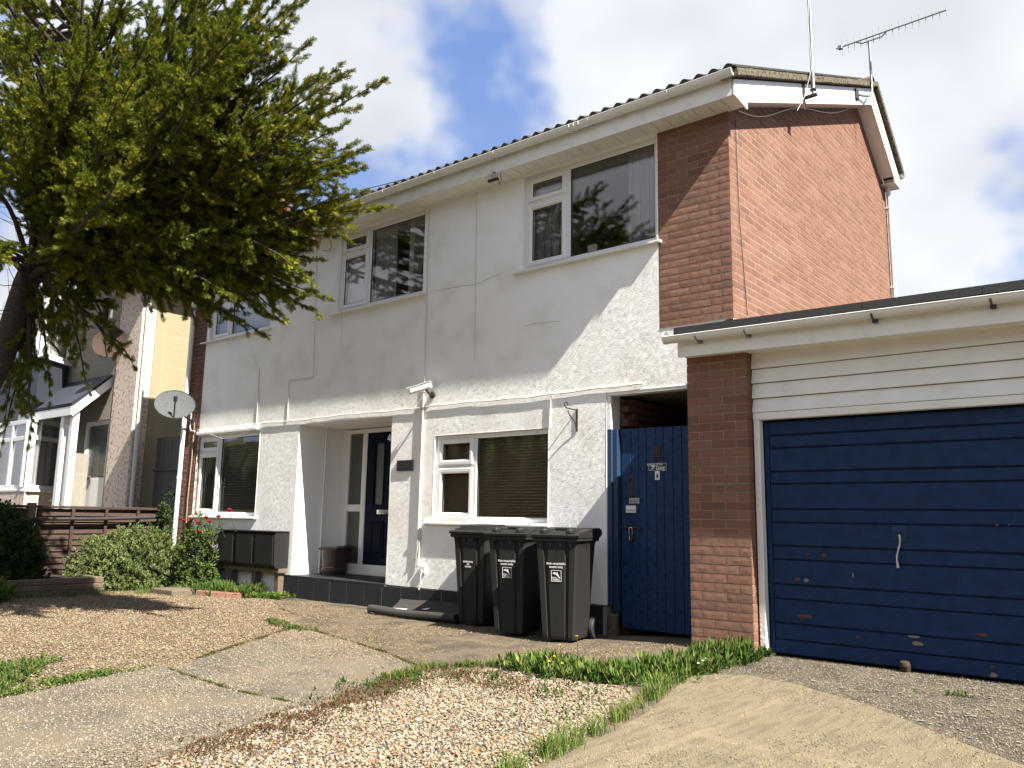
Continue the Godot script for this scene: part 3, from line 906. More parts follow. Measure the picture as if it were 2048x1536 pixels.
func porch_parts(h: Node3D) -> void:
	var mb := MB.new()
	var x0 := -6.55
	var x1 := -4.62
	var f := 0.312
	mb.quad(Vector3(x0, f, 0.0), Vector3(x0, f, -0.80), Vector3(x0, 2.39, -0.80), Vector3(x0, 2.39, 0.0))
	mb.quad(Vector3(x1, f, -0.80), Vector3(x1, f, 0.0), Vector3(x1, 2.39, 0.0), Vector3(x1, 2.39, -0.80))
	mb.quad(Vector3(x0, 2.39, 0.0), Vector3(x0, 2.39, -0.80), Vector3(x1, 2.39, -0.80), Vector3(x1, 2.39, 0.0))
	mb.quad(Vector3(x0, f, -0.80), Vector3(x1, f, -0.80), Vector3(x1, 2.39, -0.80), Vector3(x0, 2.39, -0.80))
	part(h, "porch_lining", mb, M.porch_paint)
	var z := -0.80
	# frame, sidelight and door
	mb = MB.new()
	ring(mb, -6.40, -4.66, 0.40, 2.375, 0.06, z, z + 0.06)
	bar(mb, -6.045, -5.945, 0.46, 2.315, z, z + 0.055, 0.008)
	bar(mb, -6.34, -6.045, at_z(700, 1016, z).y - 0.05, at_z(700, 1016, z).y + 0.05, z, z + 0.055, 0.008)
	bar(mb, -6.42, -4.64, 0.313, 0.40, z, z + 0.09, 0.01)
	var fr := part(h, "door_frame", mb, M.upvc)
	var ym := at_z(700, 1016, z).y
	mb = MB.new()
	mb.box(Vector3(-6.33, ym + 0.05, z + 0.02), Vector3(-6.055, 2.31, z + 0.026))
	part(fr, "pane", mb, M.frosted)
	mb = MB.new()
	mb.box(Vector3(-6.33, 0.47, z + 0.02), Vector3(-6.055, ym - 0.05, z + 0.026))
	part(fr, "pane", mb, M.frosted)
	mb = MB.new()
	mb.box(Vector3(-6.34, 0.45, z + 0.002), Vector3(-6.05, 2.32, z + 0.006))
	part(fr, "dark_backing", mb, M.room)
	# the leaf: boards round a tall light and a raised panel
	var d := MB.new()
	var dl := -5.94
	var dr := -4.73
	var g0 := at_z(752, 900, z + 0.04).x
	var g1 := at_z(769, 900, z + 0.04).x
	var gt := at_z(762, 886, z + 0.04).y
	var gb := at_z(757, 1009, z + 0.04).y
	d.box(Vector3(dl, 0.46, z + 0.005), Vector3(g0, 2.31, z + 0.045))
	d.box(Vector3(g1, 0.46, z + 0.005), Vector3(dr, 2.31, z + 0.045))
	d.box(Vector3(g0, gt, z + 0.005), Vector3(g1, 2.31, z + 0.045))
	d.box(Vector3(g0, 0.46, z + 0.005), Vector3(g1, gb, z + 0.045))
	var door := part(h, "front_door", d, M.navy_door)
	door.set_meta("label", "navy front door with a tall narrow light")
	mb = MB.new()
	ring(mb, g0 - 0.03, g1 + 0.03, gb - 0.03, gt + 0.03, 0.03, z + 0.04, z + 0.058, 0.006)
	part(door, "glazing_bead", mb, M.navy_door)
	mb = MB.new()
	mb.box(Vector3(g0, gb, z + 0.018), Vector3(g1, gt, z + 0.024))
	part(door, "pane", mb, M.frosted)
	mb = MB.new()
	mb.box(Vector3(g0, gb, z + 0.006), Vector3(g1, gt, z + 0.01))
	part(door, "dark_backing", mb, M.room)
	for k in 2:
		mb = MB.new()
		var px0 := g0 - 0.02 + k * 0.42
		ring(mb, px0, px0 + 0.26, 0.58, 1.06, 0.03, z + 0.04, z + 0.06, 0.008)
		mb.cbox(Vector3(px0 + 0.055, 0.635, z + 0.04), Vector3(px0 + 0.205, 1.005, z + 0.056), 0.012)
		part(door, "panel", mb, M.navy_door)
	mb = MB.new()
	var lb := at_z(766, 1024, z + 0.05)
	mb.cbox(lb + Vector3(-0.13, -0.035, -0.006), lb + Vector3(0.17, 0.035, 0.006), 0.005)
	mb.cbox(lb + Vector3(-0.07, -0.015, 0.006), lb + Vector3(0.12, 0.015, 0.014), 0.004)
	part(door, "letterbox", mb, M.chrome)
	var nm := part(door, "house_number", words("40", 0.11), M.chrome, true)
	nm.position = at_z(781, 875, z + 0.05) + Vector3(0.02, 0, 0)
	# step floor
	mb = MB.new()
	mb.box(Vector3(-6.66, 0.02, -0.80), Vector3(-4.61, 0.285, 0.026))
	part(h, "porch_step", mb, M.grout)
	for i in 6:
		for k in 3:
			mb = MB.new()
			var tx := -6.655 + i * 0.3415
			var tz := 0.036 - k * 0.281
			mb.cbox(Vector3(tx, 0.285, tz - 0.277), Vector3(tx + 0.3375, 0.312, tz), 0.003)
			part(h, "floor_tile", mb, M.slate_tile)
	mb = MB.new()
	mb.tube([Vector3(-6.525, 0.312, -0.46), Vector3(-6.525, 2.39, -0.46)], 0.016, 8)
	part(h, "porch_pipe", mb, M.porch_paint)

func words(s: String, height: float, depth := 0.002) -> TextMesh:
	var t := TextMesh.new()
	t.text = s
	t.font = face()
	t.font_size = 64
	t.pixel_size = height / 46.0
	t.depth = depth
	t.curve_step = 2.0
	return t

var _face: SystemFont
func face() -> SystemFont:
	if _face == null:
		_face = SystemFont.new()
		_face.font_names = PackedStringArray(["Droid Sans"])
		_face.font_weight = 700
	return _face

func plinth(h: Node3D) -> void:
	var mb := MB.new()
	mb.box(Vector3(-6.66, -0.1, -0.02), Vector3(-1.42, 0.28, 0.0315))
	var p := part(h, "plinth", mb, M.grout)
	var x := -6.655 - 0.0
	var k := 0
	while x < -1.45:
		var w := minf(0.3285, -1.425 - x)
		mb = MB.new()
		mb.cbox(Vector3(x, -0.06, 0.0), Vector3(x + w, 0.283 if x < -4.62 else 0.292, 0.034 + 0.001 * (k % 3)), 0.002)
		part(p, "tile", mb, M.slate_tile)
		x += 0.336
		k += 1
	mb = MB.new()
	mb.cbox(Vector3(-6.672, -0.06, -0.6), Vector3(-6.658, 0.283, 0.03), 0.002)
	part(p, "tile", mb, M.slate_tile)

func brickwork(h: Node3D) -> void:
	# right-hand corner: front face x -0.78..0, gable face z 0..-5.67
	var mb := MB.new()
	mb.box(Vector3(-0.775, 3.012, -0.12), Vector3(-0.005, 5.15, -0.0045))
	part(h, "corner_mortar", mb, M.mortar)
	var front := Node3D.new()
	front.name = "corner_brickwork"
	h.add_child(front, true)
	front.position = -h.position
	var n := int((5.15 - 3.012) / COURSE)
	for c in n:
		var y := 3.02 + c * COURSE
		var even := c % 2 == 0
		var x := -LEN if even else -0.1125 - LEN
		while x > -0.78 - LEN + 0.02:
			var a := maxf(x, -0.778)
			var l := x + LEN - a
			if l > 0.03: lay(front, Vector3(a, y, 0), l)
			x -= STEP
	# gable
	mb = MB.new()
	mb.prism(PackedVector2Array([Vector2(0.0, 2.5), Vector2(-5.66, 2.5), Vector2(-5.66, 6.25), Vector2(-4.50, 7.18), Vector2(0.0, 5.26)]), Vector3(-0.11, 0, -0.006), Vector3(0, 0, 1), Vector3(0, 1, 0), Vector3(0.1080, 0, 0))
	part(h, "gable_mortar", mb, M.mortar)
	var gable := Node3D.new()
	gable.name = "gable_brickwork"
	h.add_child(gable, true)
	gable.position = -h.position
	var far := MB.new()
	far.tinted = false
	var far2 := MB.new()
	var far3 := MB.new()
	var count := 0
	for c in 60:
		var y := 2.72 + c * COURSE
		var even := (c % 2 == 0)
		var zc := -0.1125 if even else 0.0
		if y > 5.15: zc = 0.0 if not even else -0.1125
		while zc > -5.66:
			var l := minf(LEN, zc + 5.66)
			var top := 5.24 + 0.424 * (-zc) if zc > -4.5 else 7.15 + 0.8 * (zc + 4.5)
			var top2 := 5.24 + 0.424 * (l - zc) if zc - l > -4.5 else 7.15 + 0.8 * (zc - l + 4.5)
			if y + 0.03 < minf(top, top2) and l > 0.04:
				if zc > -1.35 and y > 2.95 and count < 195 and y < 5.6:
					lay(gable, Vector3(0, y, zc), l, PI / 2)
					count += 1
				else:
					var t := rng.randf()
					var q := far if t < 0.4 else (far2 if t < 0.75 else far3)
					var e := rng.randf_range(0.0, 0.003)
					q.cbox(Vector3(-0.09, y, zc - l), Vector3(e, y + 0.065, zc), 0.003)
			zc -= STEP
	for s in [[far, "brick0"], [far2, "brick1"], [far3, "brick2"]]:
		var o := part(h, "far_bricks", s[0], M[s[1]])
		o.set_meta("kind", "stuff")
	# left-hand strip and its return
	mb = MB.new()
	mb.box(Vector3(-9.77, -0.1, -0.12), Vector3(-9.222, 5.15, -0.012))
	part(h, "strip_mortar", mb, M.mortar)
	var strip := MB.new()
	for c in 68:
		var y := -0.02 + c * COURSE
		if y > 5.1: break
		var x := -9.78 if c % 2 == 0 else -9.78 - 0.1125
		while x < -9.23:
			var a := maxf(x, -9.78)
			var b := minf(x + LEN, -9.224)
			if b - a > 0.03: strip.cbox(Vector3(a, y, -0.1), Vector3(b, y + 0.065, rng.randf_range(0.0, 0.004)), 0.003)
			x += STEP
	var so := part(h, "strip_bricks", strip, M.brick3)
	so.set_meta("kind", "stuff")
	# brick lining seen in the dark of the passage
	var inner := MB.new()
	for c in 34:
		var y := 0.0 + c * COURSE
		if y > 2.36: break
		var zc := -0.26 - (0.1125 if c % 2 else 0.0)
		while zc > -2.6:
			inner.cbox(Vector3(-1.42, y, zc - LEN), Vector3(-1.305 + rng.randf_range(0, 0.003), y + 0.065, zc), 0.003)
			zc -= STEP
	var pi := part(h, "passage_bricks", inner, M.brick1)
	pi.set_meta("kind", "stuff")

func half_pipe(mb: MB, a: Vector3, b: Vector3, r: float, wall := 0.004) -> void:   # an open half-round gutter along x
	var seg := 10
	var pr := []
	for k in seg + 1:
		var w := PI + PI * k / seg
		pr.append(Vector2(cos(w), sin(w)))
	for k in seg:
		var p: Vector2 = pr[k]
		var q: Vector2 = pr[k + 1]
		var o := func(e: Vector3, u: Vector2, rad: float) -> Vector3: return e + Vector3(0, u.y * rad, u.x * rad)
		var np := Vector3(0, p.y, p.x)
		var nq := Vector3(0, q.y, q.x)
		mb.trin(o.call(a, p, r), o.call(b, q, r), o.call(a, q, r), np, nq, nq)
		mb.trin(o.call(a, p, r), o.call(b, p, r), o.call(b, q, r), np, np, nq)
		mb.quad(o.call(a, q, r - wall), o.call(a, p, r - wall), o.call(b, p, r - wall), o.call(b, q, r - wall))
	for e in [a, b]:
		for k in range(1, seg): mb.tri(e + Vector3(0, pr[0].y * r, pr[0].x * r), e + Vector3(0, pr[k].y * r, pr[k].x * r), e + Vector3(0, pr[k + 1].y * r, pr[k + 1].x * r))
	for s in [-1.0, 1.0]: mb.tube([a + Vector3(0, 0, s * r), b + Vector3(0, 0, s * r)], 0.005, 5)

func tile_shape(w: float, l: float) -> ArrayMesh:   # a two-roll concrete tile: width along x, slope along -z, thickness 16 mm
	var mb := MB.new()
	var seg := 16
	var prof := []
	for i in seg + 1:
		var u := float(i) / seg
		var ph := fmod(u * 2.0, 1.0)
		prof.append(Vector2(u * w, 0.036 * pow(maxf(0.0, cos((ph - 0.5) * PI * 1.25)), 1.2)))
	for i in seg:
		var a: Vector2 = prof[i]
		var b: Vector2 = prof[i + 1]
		var t := 0.016
		mb.quad(Vector3(a.x, a.y + t, 0), Vector3(b.x, b.y + t, 0), Vector3(b.x, b.y + t, -l), Vector3(a.x, a.y + t, -l))
		mb.quad(Vector3(a.x, 0, 0), Vector3(b.x, 0, 0), Vector3(b.x, b.y + t, 0), Vector3(a.x, a.y + t, 0))
	mb.quad(Vector3(w, 0, 0), Vector3(w, 0, -l), Vector3(w, 0.016, -l), Vector3(w, 0.016, 0))
	mb.quad(Vector3(0, 0, -l), Vector3(0, 0, 0), Vector3(0, 0.016, 0), Vector3(0, 0.016, -l))
	return mb.mesh()

func roof(h: Node3D) -> void:
	var mb := MB.new()
	var pitch := atan(0.424)
	var xl := -9.98
	var xr := 0.20
	# deck: long low slope to the street, short steep slope behind
	mb.prism(PackedVector2Array([Vector2(0.258, 5.238), Vector2(0.258, 5.280), Vector2(-4.55, 7.318), Vector2(-5.75, 6.40), Vector2(-5.75, 6.36), Vector2(-4.55, 7.26)]), Vector3(xl, 0, 0), Vector3(0, 0, 1), Vector3(0, 1, 0), Vector3(xr - 0.03 - xl, 0, 0))
	var rf := part(h, "roof", mb, M.tile_roof)
	# tiles: the eaves course, the course above it and the verge one by one
	var shape := tile_shape(0.30, 0.36)
	var b := Basis(Vector3.RIGHT, pitch)
	for row in 14:
		for k in 34:
			if row > 1 and k > 0: continue
			var t := MeshInstance3D.new()
			t.mesh = shape
			t.material_override = M.tile_roof
			t.name = "roof_tile"
			rf.add_child(t, true)
			var along := row * 0.335
			t.transform = Transform3D(b, Vector3(xr - 0.245 - k * 0.30, 5.255 + along * sin(pitch) + 0.034, 0.375 - along * cos(pitch)))
	# the field between, out of sight from below: one rolled sheet
	mb = MB.new()
	var seg := 0.03
	var x := xl
	var zt := 0.375 - 0.67 * cos(pitch)
	while x < xr - 0.3:
		var f := func(u: float) -> float: return 0.05 + 0.036 * pow(maxf(0.0, cos((fmod((xr - u) / 0.15, 1.0) - 0.5) * PI * 1.25)), 1.2)
		var ya: float = f.call(x)
		var yb: float = f.call(x + seg)
		mb.quad(Vector3(x, 5.225 + 0.424 * (0.375 - zt) + ya, zt), Vector3(x + seg, 5.225 + 0.424 * (0.375 - zt) + yb, zt), Vector3(x + seg, 7.28 + yb, -4.55), Vector3(x, 7.28 + ya, -4.55))
		mb.quad(Vector3(x, 7.28 + ya, -4.55), Vector3(x + seg, 7.28 + yb, -4.55), Vector3(x + seg, 6.38 + yb, -5.8), Vector3(x, 6.38 + ya, -5.8))
		x += seg
	var field := part(rf, "tile_field", mb, M.tile_roof)
	field.set_meta("kind", "stuff")
	mb = MB.new()
	for k in 22: mb.lathe([Vector2(0.11, 0.0), Vector2(0.115, 0.45)], 10, Transform3D(Basis(Vector3.BACK, PI / 2), Vector3(xr - k * 0.45 - 0.0, 7.36, -4.55)))
	part(rf, "ridge", mb, M.verge_stone)
	# weathered mortar and undercloak along the verge
	var vg := MB.new()
	for s in 26:
		var z0 := 0.34 - s * 0.19
		var z1 := z0 - 0.186
		var y0 := 5.235 + 0.424 * (0.375 - z0)
		var y1 := 5.235 + 0.424 * (0.375 - z1)
		var o := rng.randf_range(-0.004, 0.004)
		vg.hexa([Vector3(xr - 0.12, y1 - 0.028, z1), Vector3(xr + 0.058 + o, y1 - 0.028 + o, z1), Vector3(xr + 0.058 + o, y0 - 0.028 + o, z0), Vector3(xr - 0.12, y0 - 0.028, z0), Vector3(xr - 0.12, y1 + 0.045, z1), Vector3(xr + 0.055, y1 + 0.045 + o, z1), Vector3(xr + 0.055, y0 + 0.045 + o, z0), Vector3(xr - 0.12, y0 + 0.045, z0)])
	for s in 7:
		var z0 := -4.60 - s * 0.172
		var z1 := z0 - 0.17
		var y0 := 7.31 + 0.77 * (z0 + 4.6)
		var y1 := 7.31 + 0.77 * (z1 + 4.6)
		vg.hexa([Vector3(xr - 0.12, y1 - 0.03, z1), Vector3(xr + 0.05, y1 - 0.03, z1), Vector3(xr + 0.05, y0 - 0.03, z0), Vector3(xr - 0.12, y0 - 0.03, z0), Vector3(xr - 0.12, y1 + 0.08, z1), Vector3(xr + 0.048, y1 + 0.08, z1), Vector3(xr + 0.048, y0 + 0.08, z0), Vector3(xr - 0.12, y0 + 0.08, z0)])
	part(h, "verge", vg, M.verge_stone)
	# fascia, soffit boards, gutter
	mb = MB.new()
	var fx := [-9.9, -6.9, -4.4, -1.92, 0.17]
	for i in 4: mb.cbox(Vector3(fx[i] + 0.002, 5.072, 0.262), Vector3(fx[i + 1] - 0.002, 5.275, 0.282), 0.004)
	for i in 3: mb.cbox(Vector3(fx[i + 1] - 0.006, 5.070, 0.27), Vector3(fx[i + 1] + 0.006, 5.27, 0.2845), 0.002)
	part(h, "fascia", mb, M.gutter_white)
	var sx := -9.9
	while sx < 0.16:
		mb = MB.new()
		mb.cbox(Vector3(sx + 0.004, 5.085, -0.02), Vector3(minf(sx + 0.148, 0.178), 5.095, 0.262), 0.0025)
		part(h, "soffit_board", mb, M.soffit)
		sx += 0.1505
	mb = MB.new()
	mb.box(Vector3(-9.9, 5.0955, -0.02), Vector3(0.178, 5.10, 0.262))
	mb.cbox(Vector3(-9.22, 5.068, 0.002), Vector3(-0.78, 5.092, 0.022), 0.004)
	part(h, "soffit_trim", mb, M.soffit)
	mb = MB.new()
	half_pipe(mb, Vector3(-10.0, 5.282, 0.340), Vector3(0.215, 5.282, 0.340), 0.056)
	var gu := part(h, "gutter", mb, M.gutter_white)
	for gx in [-9.4, -8.4, -7.4, -6.4, -5.5, -4.55, -3.62, -2.68, -1.38, -0.45]:
		mb = MB.new()
		var arc := []
		for k in 9: arc.append(Vector3(gx, 5.282 + sin(PI + PI * k / 8) * 0.060, 0.340 + cos(PI + PI * k / 8) * 0.060))
		mb.tube(arc, 0.006, 5)
		mb.tbox(Transform3D(Basis(Vector3.RIGHT, 0.7), Vector3(gx, 5.225, 0.30)), Vector3(0.03, 0.006, 0.08))
		part(gu, "bracket", mb, M.gutter_white)
	for gx in [-1.62, -1.56, -1.50]:
		mb = MB.new()
		var arc := []
		for k in 9: arc.append(Vector3(gx, 5.282 + sin(PI + PI * k / 8) * 0.061, 0.340 + cos(PI + PI * k / 8) * 0.061))
		mb.tube(arc, 0.009, 5)
		part(gu, "union", mb, M.gutter_white)
	# bargeboards and the boxed ends
	mb = MB.new()
	mb.prism(PackedVector2Array([Vector2(0.284, 5.07), Vector2(0.284, 5.225), Vector2(-4.50, 7.255), Vector2(-4.40, 6.97), Vector2(-0.015, 5.12), Vector2(-0.015, 5.045), Vector2(0.02, 5.045)]), Vector3(0.178, 0, 0), Vector3(0, 0, 1), Vector3(0, 1, 0), Vector3(0.018, 0, 0))
	mb.prism(PackedVector2Array([Vector2(-4.502, 7.255), Vector2(-5.72, 6.32), Vector2(-5.72, 6.17), Vector2(-5.42, 6.17), Vector2(-5.40, 6.245), Vector2(-4.402, 6.968)]), Vector3(0.178, 0, 0), Vector3(0, 0, 1), Vector3(0, 1, 0), Vector3(0.018, 0, 0))
	mb.cbox(Vector3(0.1765, 5.275, -0.345), Vector3(0.1985, 5.44, -0.335), 0.002)
	part(h, "bargeboard", mb, M.upvc)
	mb = MB.new()
	mb.hexa([Vector3(-0.02, 6.982, -4.41), Vector3(0.178, 6.982, -4.41), Vector3(0.178, 5.135, -0.02), Vector3(-0.02, 5.135, -0.02), Vector3(-0.02, 6.992, -4.41), Vector3(0.178, 6.992, -4.41), Vector3(0.178, 5.145, -0.02), Vector3(-0.02, 5.145, -0.02)])
	mb.hexa([Vector3(-0.02, 6.26, -5.42), Vector3(0.178, 6.26, -5.42), Vector3(0.178, 6.98, -4.412), Vector3(-0.02, 6.98, -4.412), Vector3(-0.02, 6.27, -5.42), Vector3(0.178, 6.27, -5.42), Vector3(0.178, 6.99, -4.412), Vector3(-0.02, 6.99, -4.412)])
	mb.box(Vector3(-0.02, 6.172, -5.715), Vector3(0.177, 6.182, -5.42))
	part(h, "verge_soffit", mb, M.soffit)
	mb = MB.new()
	mb.box(Vector3(-9.9, 6.17, -5.74), Vector3(0.177, 6.33, -5.722))
	part(h, "rear_fascia", mb, M.gutter_white)
	mb = MB.new()
	half_pipe(mb, Vector3(-9.9, 6.40, -5.80), Vector3(0.24, 6.40, -5.80), 0.056)
	part(h, "rear_gutter", mb, M.gutter_white)
	mb = MB.new()
	mb.tube([Vector3(0.05, 6.17, -5.60), Vector3(0.052, 6.0, -5.62), Vector3(0.052, 0.0, -5.62)], 0.034, 12)
	for y in [5.86, 4.62, 3.4]:
		mb.lathe([Vector2(0.040, -0.02), Vector2(0.040, 0.02)], 12, Transform3D(Basis(), Vector3(0.052, y, -5.62)))
		mb.box(Vector3(-0.01, y - 0.015, -5.66), Vector3(0.05, y + 0.015, -5.58))
	part(h, "rear_downpipe", mb, M.gutter_white)
	# left end: barge and front downpipe
	mb = MB.new()
	mb.prism(PackedVector2Array([Vector2(0.284, 5.07), Vector2(0.284, 5.225), Vector2(-4.50, 7.255), Vector2(-5.72, 6.32), Vector2(-5.72, 5.0), Vector2(0.0, 5.0)]), Vector3(-9.92, 0, 0), Vector3(0, 0, 1), Vector3(0, 1, 0), Vector3(0.018, 0, 0))
	part(h, "left_gable_board", mb, M.gutter_white)
	mb = MB.new()
	mb.tube([Vector3(-9.52, 5.24, 0.345), Vector3(-9.52, 5.12, 0.30), Vector3(-9.545, 4.96, 0.10), Vector3(-9.56, 4.8, 0.075), Vector3(-9.60, 0.05, 0.075)], 0.036, 12)
	for y in [4.6, 3.1, 1.7]:
		mb.lathe([Vector2(0.043, -0.02), Vector2(0.043, 0.02)], 12, Transform3D(Basis(), Vector3(-9.565 - (4.8 - y) * 0.008, y, 0.075)))
	part(h, "downpipe", mb, M.gutter_white)

func inside() -> void:
	# slatted blinds
	slats("venetian_blind", "brown wooden venetian blind in the window above the bins", Vector2(-3.83, -2.16), 1.10, 2.08, -0.135, 0.034, M.blind_wood, 0.95)
	slats("venetian_blind", "pale grey venetian blind in the window above the meter boxes", Vector2(-9.2, -7.53), 1.13, 2.33, -0.135, 0.040, M.blind_grey, 0.8)
	# curtains upstairs
	drape("curtain", "grey curtain drawn to the brick side of the upper window", -1.22, -0.84, 3.95, 5.05, -0.17, M.curtain)
	drape("curtain", "grey curtain in the side casement of the upper window", -2.5, -2.12, 3.95, 5.05, -0.17, M.curtain)
	var mb := MB.new()
	mb.cbox(Vector3(-1.72, 3.94, -0.16), Vector3(-1.60, 4.10, -0.11), 0.01)
	single("window_box", "small white carton on the inside sill of the upper window", "box", mb, M.room_pale)
	mb = MB.new()
	mb.cbox(Vector3(-5.84, 3.95, -0.135), Vector3(-5.33, 4.72, -0.125), 0.003)
	single("roller_blind", "white roller blind in the small casement over the door", "blind", mb, M.upvc)
	drape("curtain", "pale curtain in the large pane over the front door", -5.26, -4.86, 3.95, 5.05, -0.17, M.net)  # pale streak taken for a curtain, added to brighten the dark pane too
	mb = MB.new()
	mb.cbox(Vector3(-4.80, 3.94, -0.20), Vector3(-4.45, 4.03, -0.12), 0.01)
	single("monitor_back", "flat dark screen standing inside the window over the door", "screen", mb, M.black_metal)

func slats(called: String, label: String, xr: Vector2, y0: float, y1: float, z: float, pitch: float, m: Material, tilt: float) -> void:
	var t := thing(called, label, "blind", Vector3(xr.x, y0, z))
	var shape := MB.new()
	shape.tbox(Transform3D(Basis(Vector3.RIGHT, tilt), Vector3((xr.y - xr.x) / 2, 0, 0)), Vector3(xr.y - xr.x, 0.0025, pitch * 1.15))
	var me := shape.mesh()
	var y := 0.02
	while y < y1 - y0 - 0.03:
		var s := part(t, "slat", me, m, true)
		s.position = Vector3(0, y, 0)
		y += pitch
	var mb := MB.new()
	mb.cbox(Vector3(0, y1 - y0 - 0.03, -0.02), Vector3(xr.y - xr.x, y1 - y0, 0.02), 0.003)
	part(t, "head_rail", mb, m, true)
	mb = MB.new()
	for u in [0.12, 0.5, 0.88]:
		var x: float = (xr.y - xr.x) * u
		mb.tube([Vector3(x, 0, 0.018), Vector3(x, y1 - y0, 0.018)], 0.0015, 4)
	part(t, "cord", mb, m, true)

func drape(called: String, label: String, x0: float, x1: float, y0: float, y1: float, z: float, m: Material) -> void:
	var mb := MB.new()
	var k := 48
	for i in k:
		var xa := lerpf(x0, x1, float(i) / k)
		var xb := lerpf(x0, x1, float(i + 1) / k)
		var za := z + 0.025 * sin(i * 0.9) + 0.01 * sin(i * 2.3)
		var zb := z + 0.025 * sin((i + 1) * 0.9) + 0.01 * sin((i + 1) * 2.3)
		mb.quad(Vector3(xa, y0, za), Vector3(xb, y0, zb), Vector3(xb, y1, zb * 0.6 + z * 0.4), Vector3(xa, y1, za * 0.6 + z * 0.4))
	single(called, label, "curtain", mb, m)


# ---------------------------------------------------------------- garage
func slant(mb: MB, x0: float, x1: float, yl: Vector2, yr: Vector2, z0: float, z1: float) -> void:   # a board whose ends stand at different heights
	mb.hexa([Vector3(x0, yl.x, z0), Vector3(x1, yr.x, z0), Vector3(x1, yr.x, z1), Vector3(x0, yl.x, z1), Vector3(x0, yl.y, z0), Vector3(x1, yr.y, z0), Vector3(x1, yr.y, z1), Vector3(x0, yl.y, z1)])

func garage() -> void:
	var g := thing("garage", "flat roofed garage with brick pier and blue up-and-over door", "garage", Vector3(-0.23, 0, 0.5))
	var mb := MB.new()
	mb.box(Vector3(-0.225, -0.1, 0.30), Vector3(0.318, 2.56, 0.5055))
	part(g, "pier_mortar", mb, M.mortar)
	var pier := Node3D.new()
	pier.name = "pier_brickwork"
	g.add_child(pier, true)
	pier.position = -g.position
	for c in 34:
		var y := 0.03 + c * COURSE
		if y > 2.52: break
		var xs := [[-0.23, 0.1025], [-0.1175, LEN], [0.1075, LEN]] if c % 2 == 0 else [[-0.23, LEN], [-0.005, LEN], [0.22, 0.1025]]
		for b in xs: lay(pier, Vector3(b[0], y, 0.51), b[1])
	for c in 34:
		var y := 0.03 + c * COURSE
		if y > 2.52: break
		lay(pier, Vector3(0.3225, y, 0.4), 0.1025 if c % 2 else 0.09, PI / 2)
	mb = MB.new()
	mb.box(Vector3(-0.222, -0.1, -5.2), Vector3(-0.10, 2.70, 0.30))
	mb.box(Vector3(6.6, -0.1, -5.2), Vector3(6.72, 2.70, 0.40))
	mb.box(Vector3(-0.1, -0.1, -5.2), Vector3(6.6, 2.70, -5.1))
	mb.box(Vector3(2.63, -0.1, 0.2), Vector3(6.72, 2.50, 0.45))
	part(g, "wall", mb, M.brick1)
	mb = MB.new()
	mb.box(Vector3(-0.225, 2.66, -5.2), Vector3(6.8, 2.73, 0.62))  # roof and walls lengthened out of view, added to keep sun off the door
	part(g, "roof_deck", mb, M.felt)
	mb = MB.new()
	for s in [[-0.228, 0.552], [0.556, 1.352], [1.356, 2.152], [2.156, 6.8]]:
		slant(mb, s[0], s[1], Vector2(2.735 - 0.008 * s[0], 2.797 - 0.008 * s[0]), Vector2(2.735 - 0.008 * s[1], 2.797 - 0.008 * s[1]), 0.50, 0.752)
	part(g, "felt_edge", mb, M.felt)
	mb = MB.new()
	slant(mb, -0.245, 6.8, Vector2(2.556, 2.70), Vector2(2.45, 2.70), 0.622, 0.648)
	part(g, "fascia", mb, M.wood_white)
	mb = MB.new()
	slant(mb, -0.225, 6.8, Vector2(2.568, 2.58), Vector2(2.47, 2.485), 0.38, 0.622)
	part(g, "soffit", mb, M.wood_white)
	mb = MB.new()
	half_pipe(mb, Vector3(-0.335, 2.728, 0.712), Vector3(6.8, 2.645, 0.712), 0.054)
	mb.lathe([Vector2(0.0, -0.004), Vector2(0.056, -0.004), Vector2(0.058, 0.02)], 14, Transform3D(Basis(Vector3.BACK, -PI / 2), Vector3(-0.335, 2.728, 0.712)))
	var gu := part(g, "gutter", mb, M.gutter_white)
	for gx in [-0.02, 0.42, 1.42, 2.2]:
		mb = MB.new()
		var gyy: float = 2.728 - 0.0115 * (gx + 0.335)
		var arc := []
		for k in 7: arc.append(Vector3(gx, gyy + sin(PI + PI * (k + 1) / 8) * 0.058, 0.712 + cos(PI + PI * (k + 1) / 8) * 0.058))
		mb.tube(arc, 0.008, 5)
		mb.tbox(Transform3D(Basis(), Vector3(gx, gyy - 0.05, 0.664)), Vector3(0.035, 0.05, 0.035))
		part(gu, "bracket", mb, M.grey_paint if gx > 1 else M.galvanised)
	# weatherboards over the door
	var ys := [2.565, 2.426, 2.30, 2.17, 2.047]
	for i in 4:
		mb = MB.new()
		var hgt: float = ys[i] - ys[i + 1]
		mb.prism(PackedVector2Array([Vector2(0.385, 0.002), Vector2(0.424, 0.002), Vector2(0.424, 0.014), Vector2(0.398, hgt - 0.004), Vector2(0.385, hgt - 0.004)]), Vector3(0.330, ys[i + 1], 0), Vector3(0, 0, 1), Vector3(0, 1, 0), Vector3(2.29, 0, 0))
		part(g, "weatherboard", mb, M.wood_white)
	mb = MB.new()
	mb.cbox(Vector3(0.330, 1.985, 0.345), Vector3(2.62, 2.046, 0.420), 0.004)
	mb.cbox(Vector3(0.336, 0.055, 0.345), Vector3(0.388, 1.984, 0.422), 0.004)
	mb.cbox(Vector3(2.53, 0.055, 0.345), Vector3(2.60, 1.984, 0.422), 0.004)
	part(g, "door_frame", mb, M.wood_white)
	# the door: planks of two widths with a shadow groove between
	var ribs := [1.976, 1.856, 1.747, 1.551, 1.448, 1.242, 1.132, 0.944, 0.833, 0.635, 0.518, 0.328, 0.199, 0.085]
	mb = MB.new()
	mb.box(Vector3(0.390, 0.085, 0.300), Vector3(2.53, 1.98, 0.312))
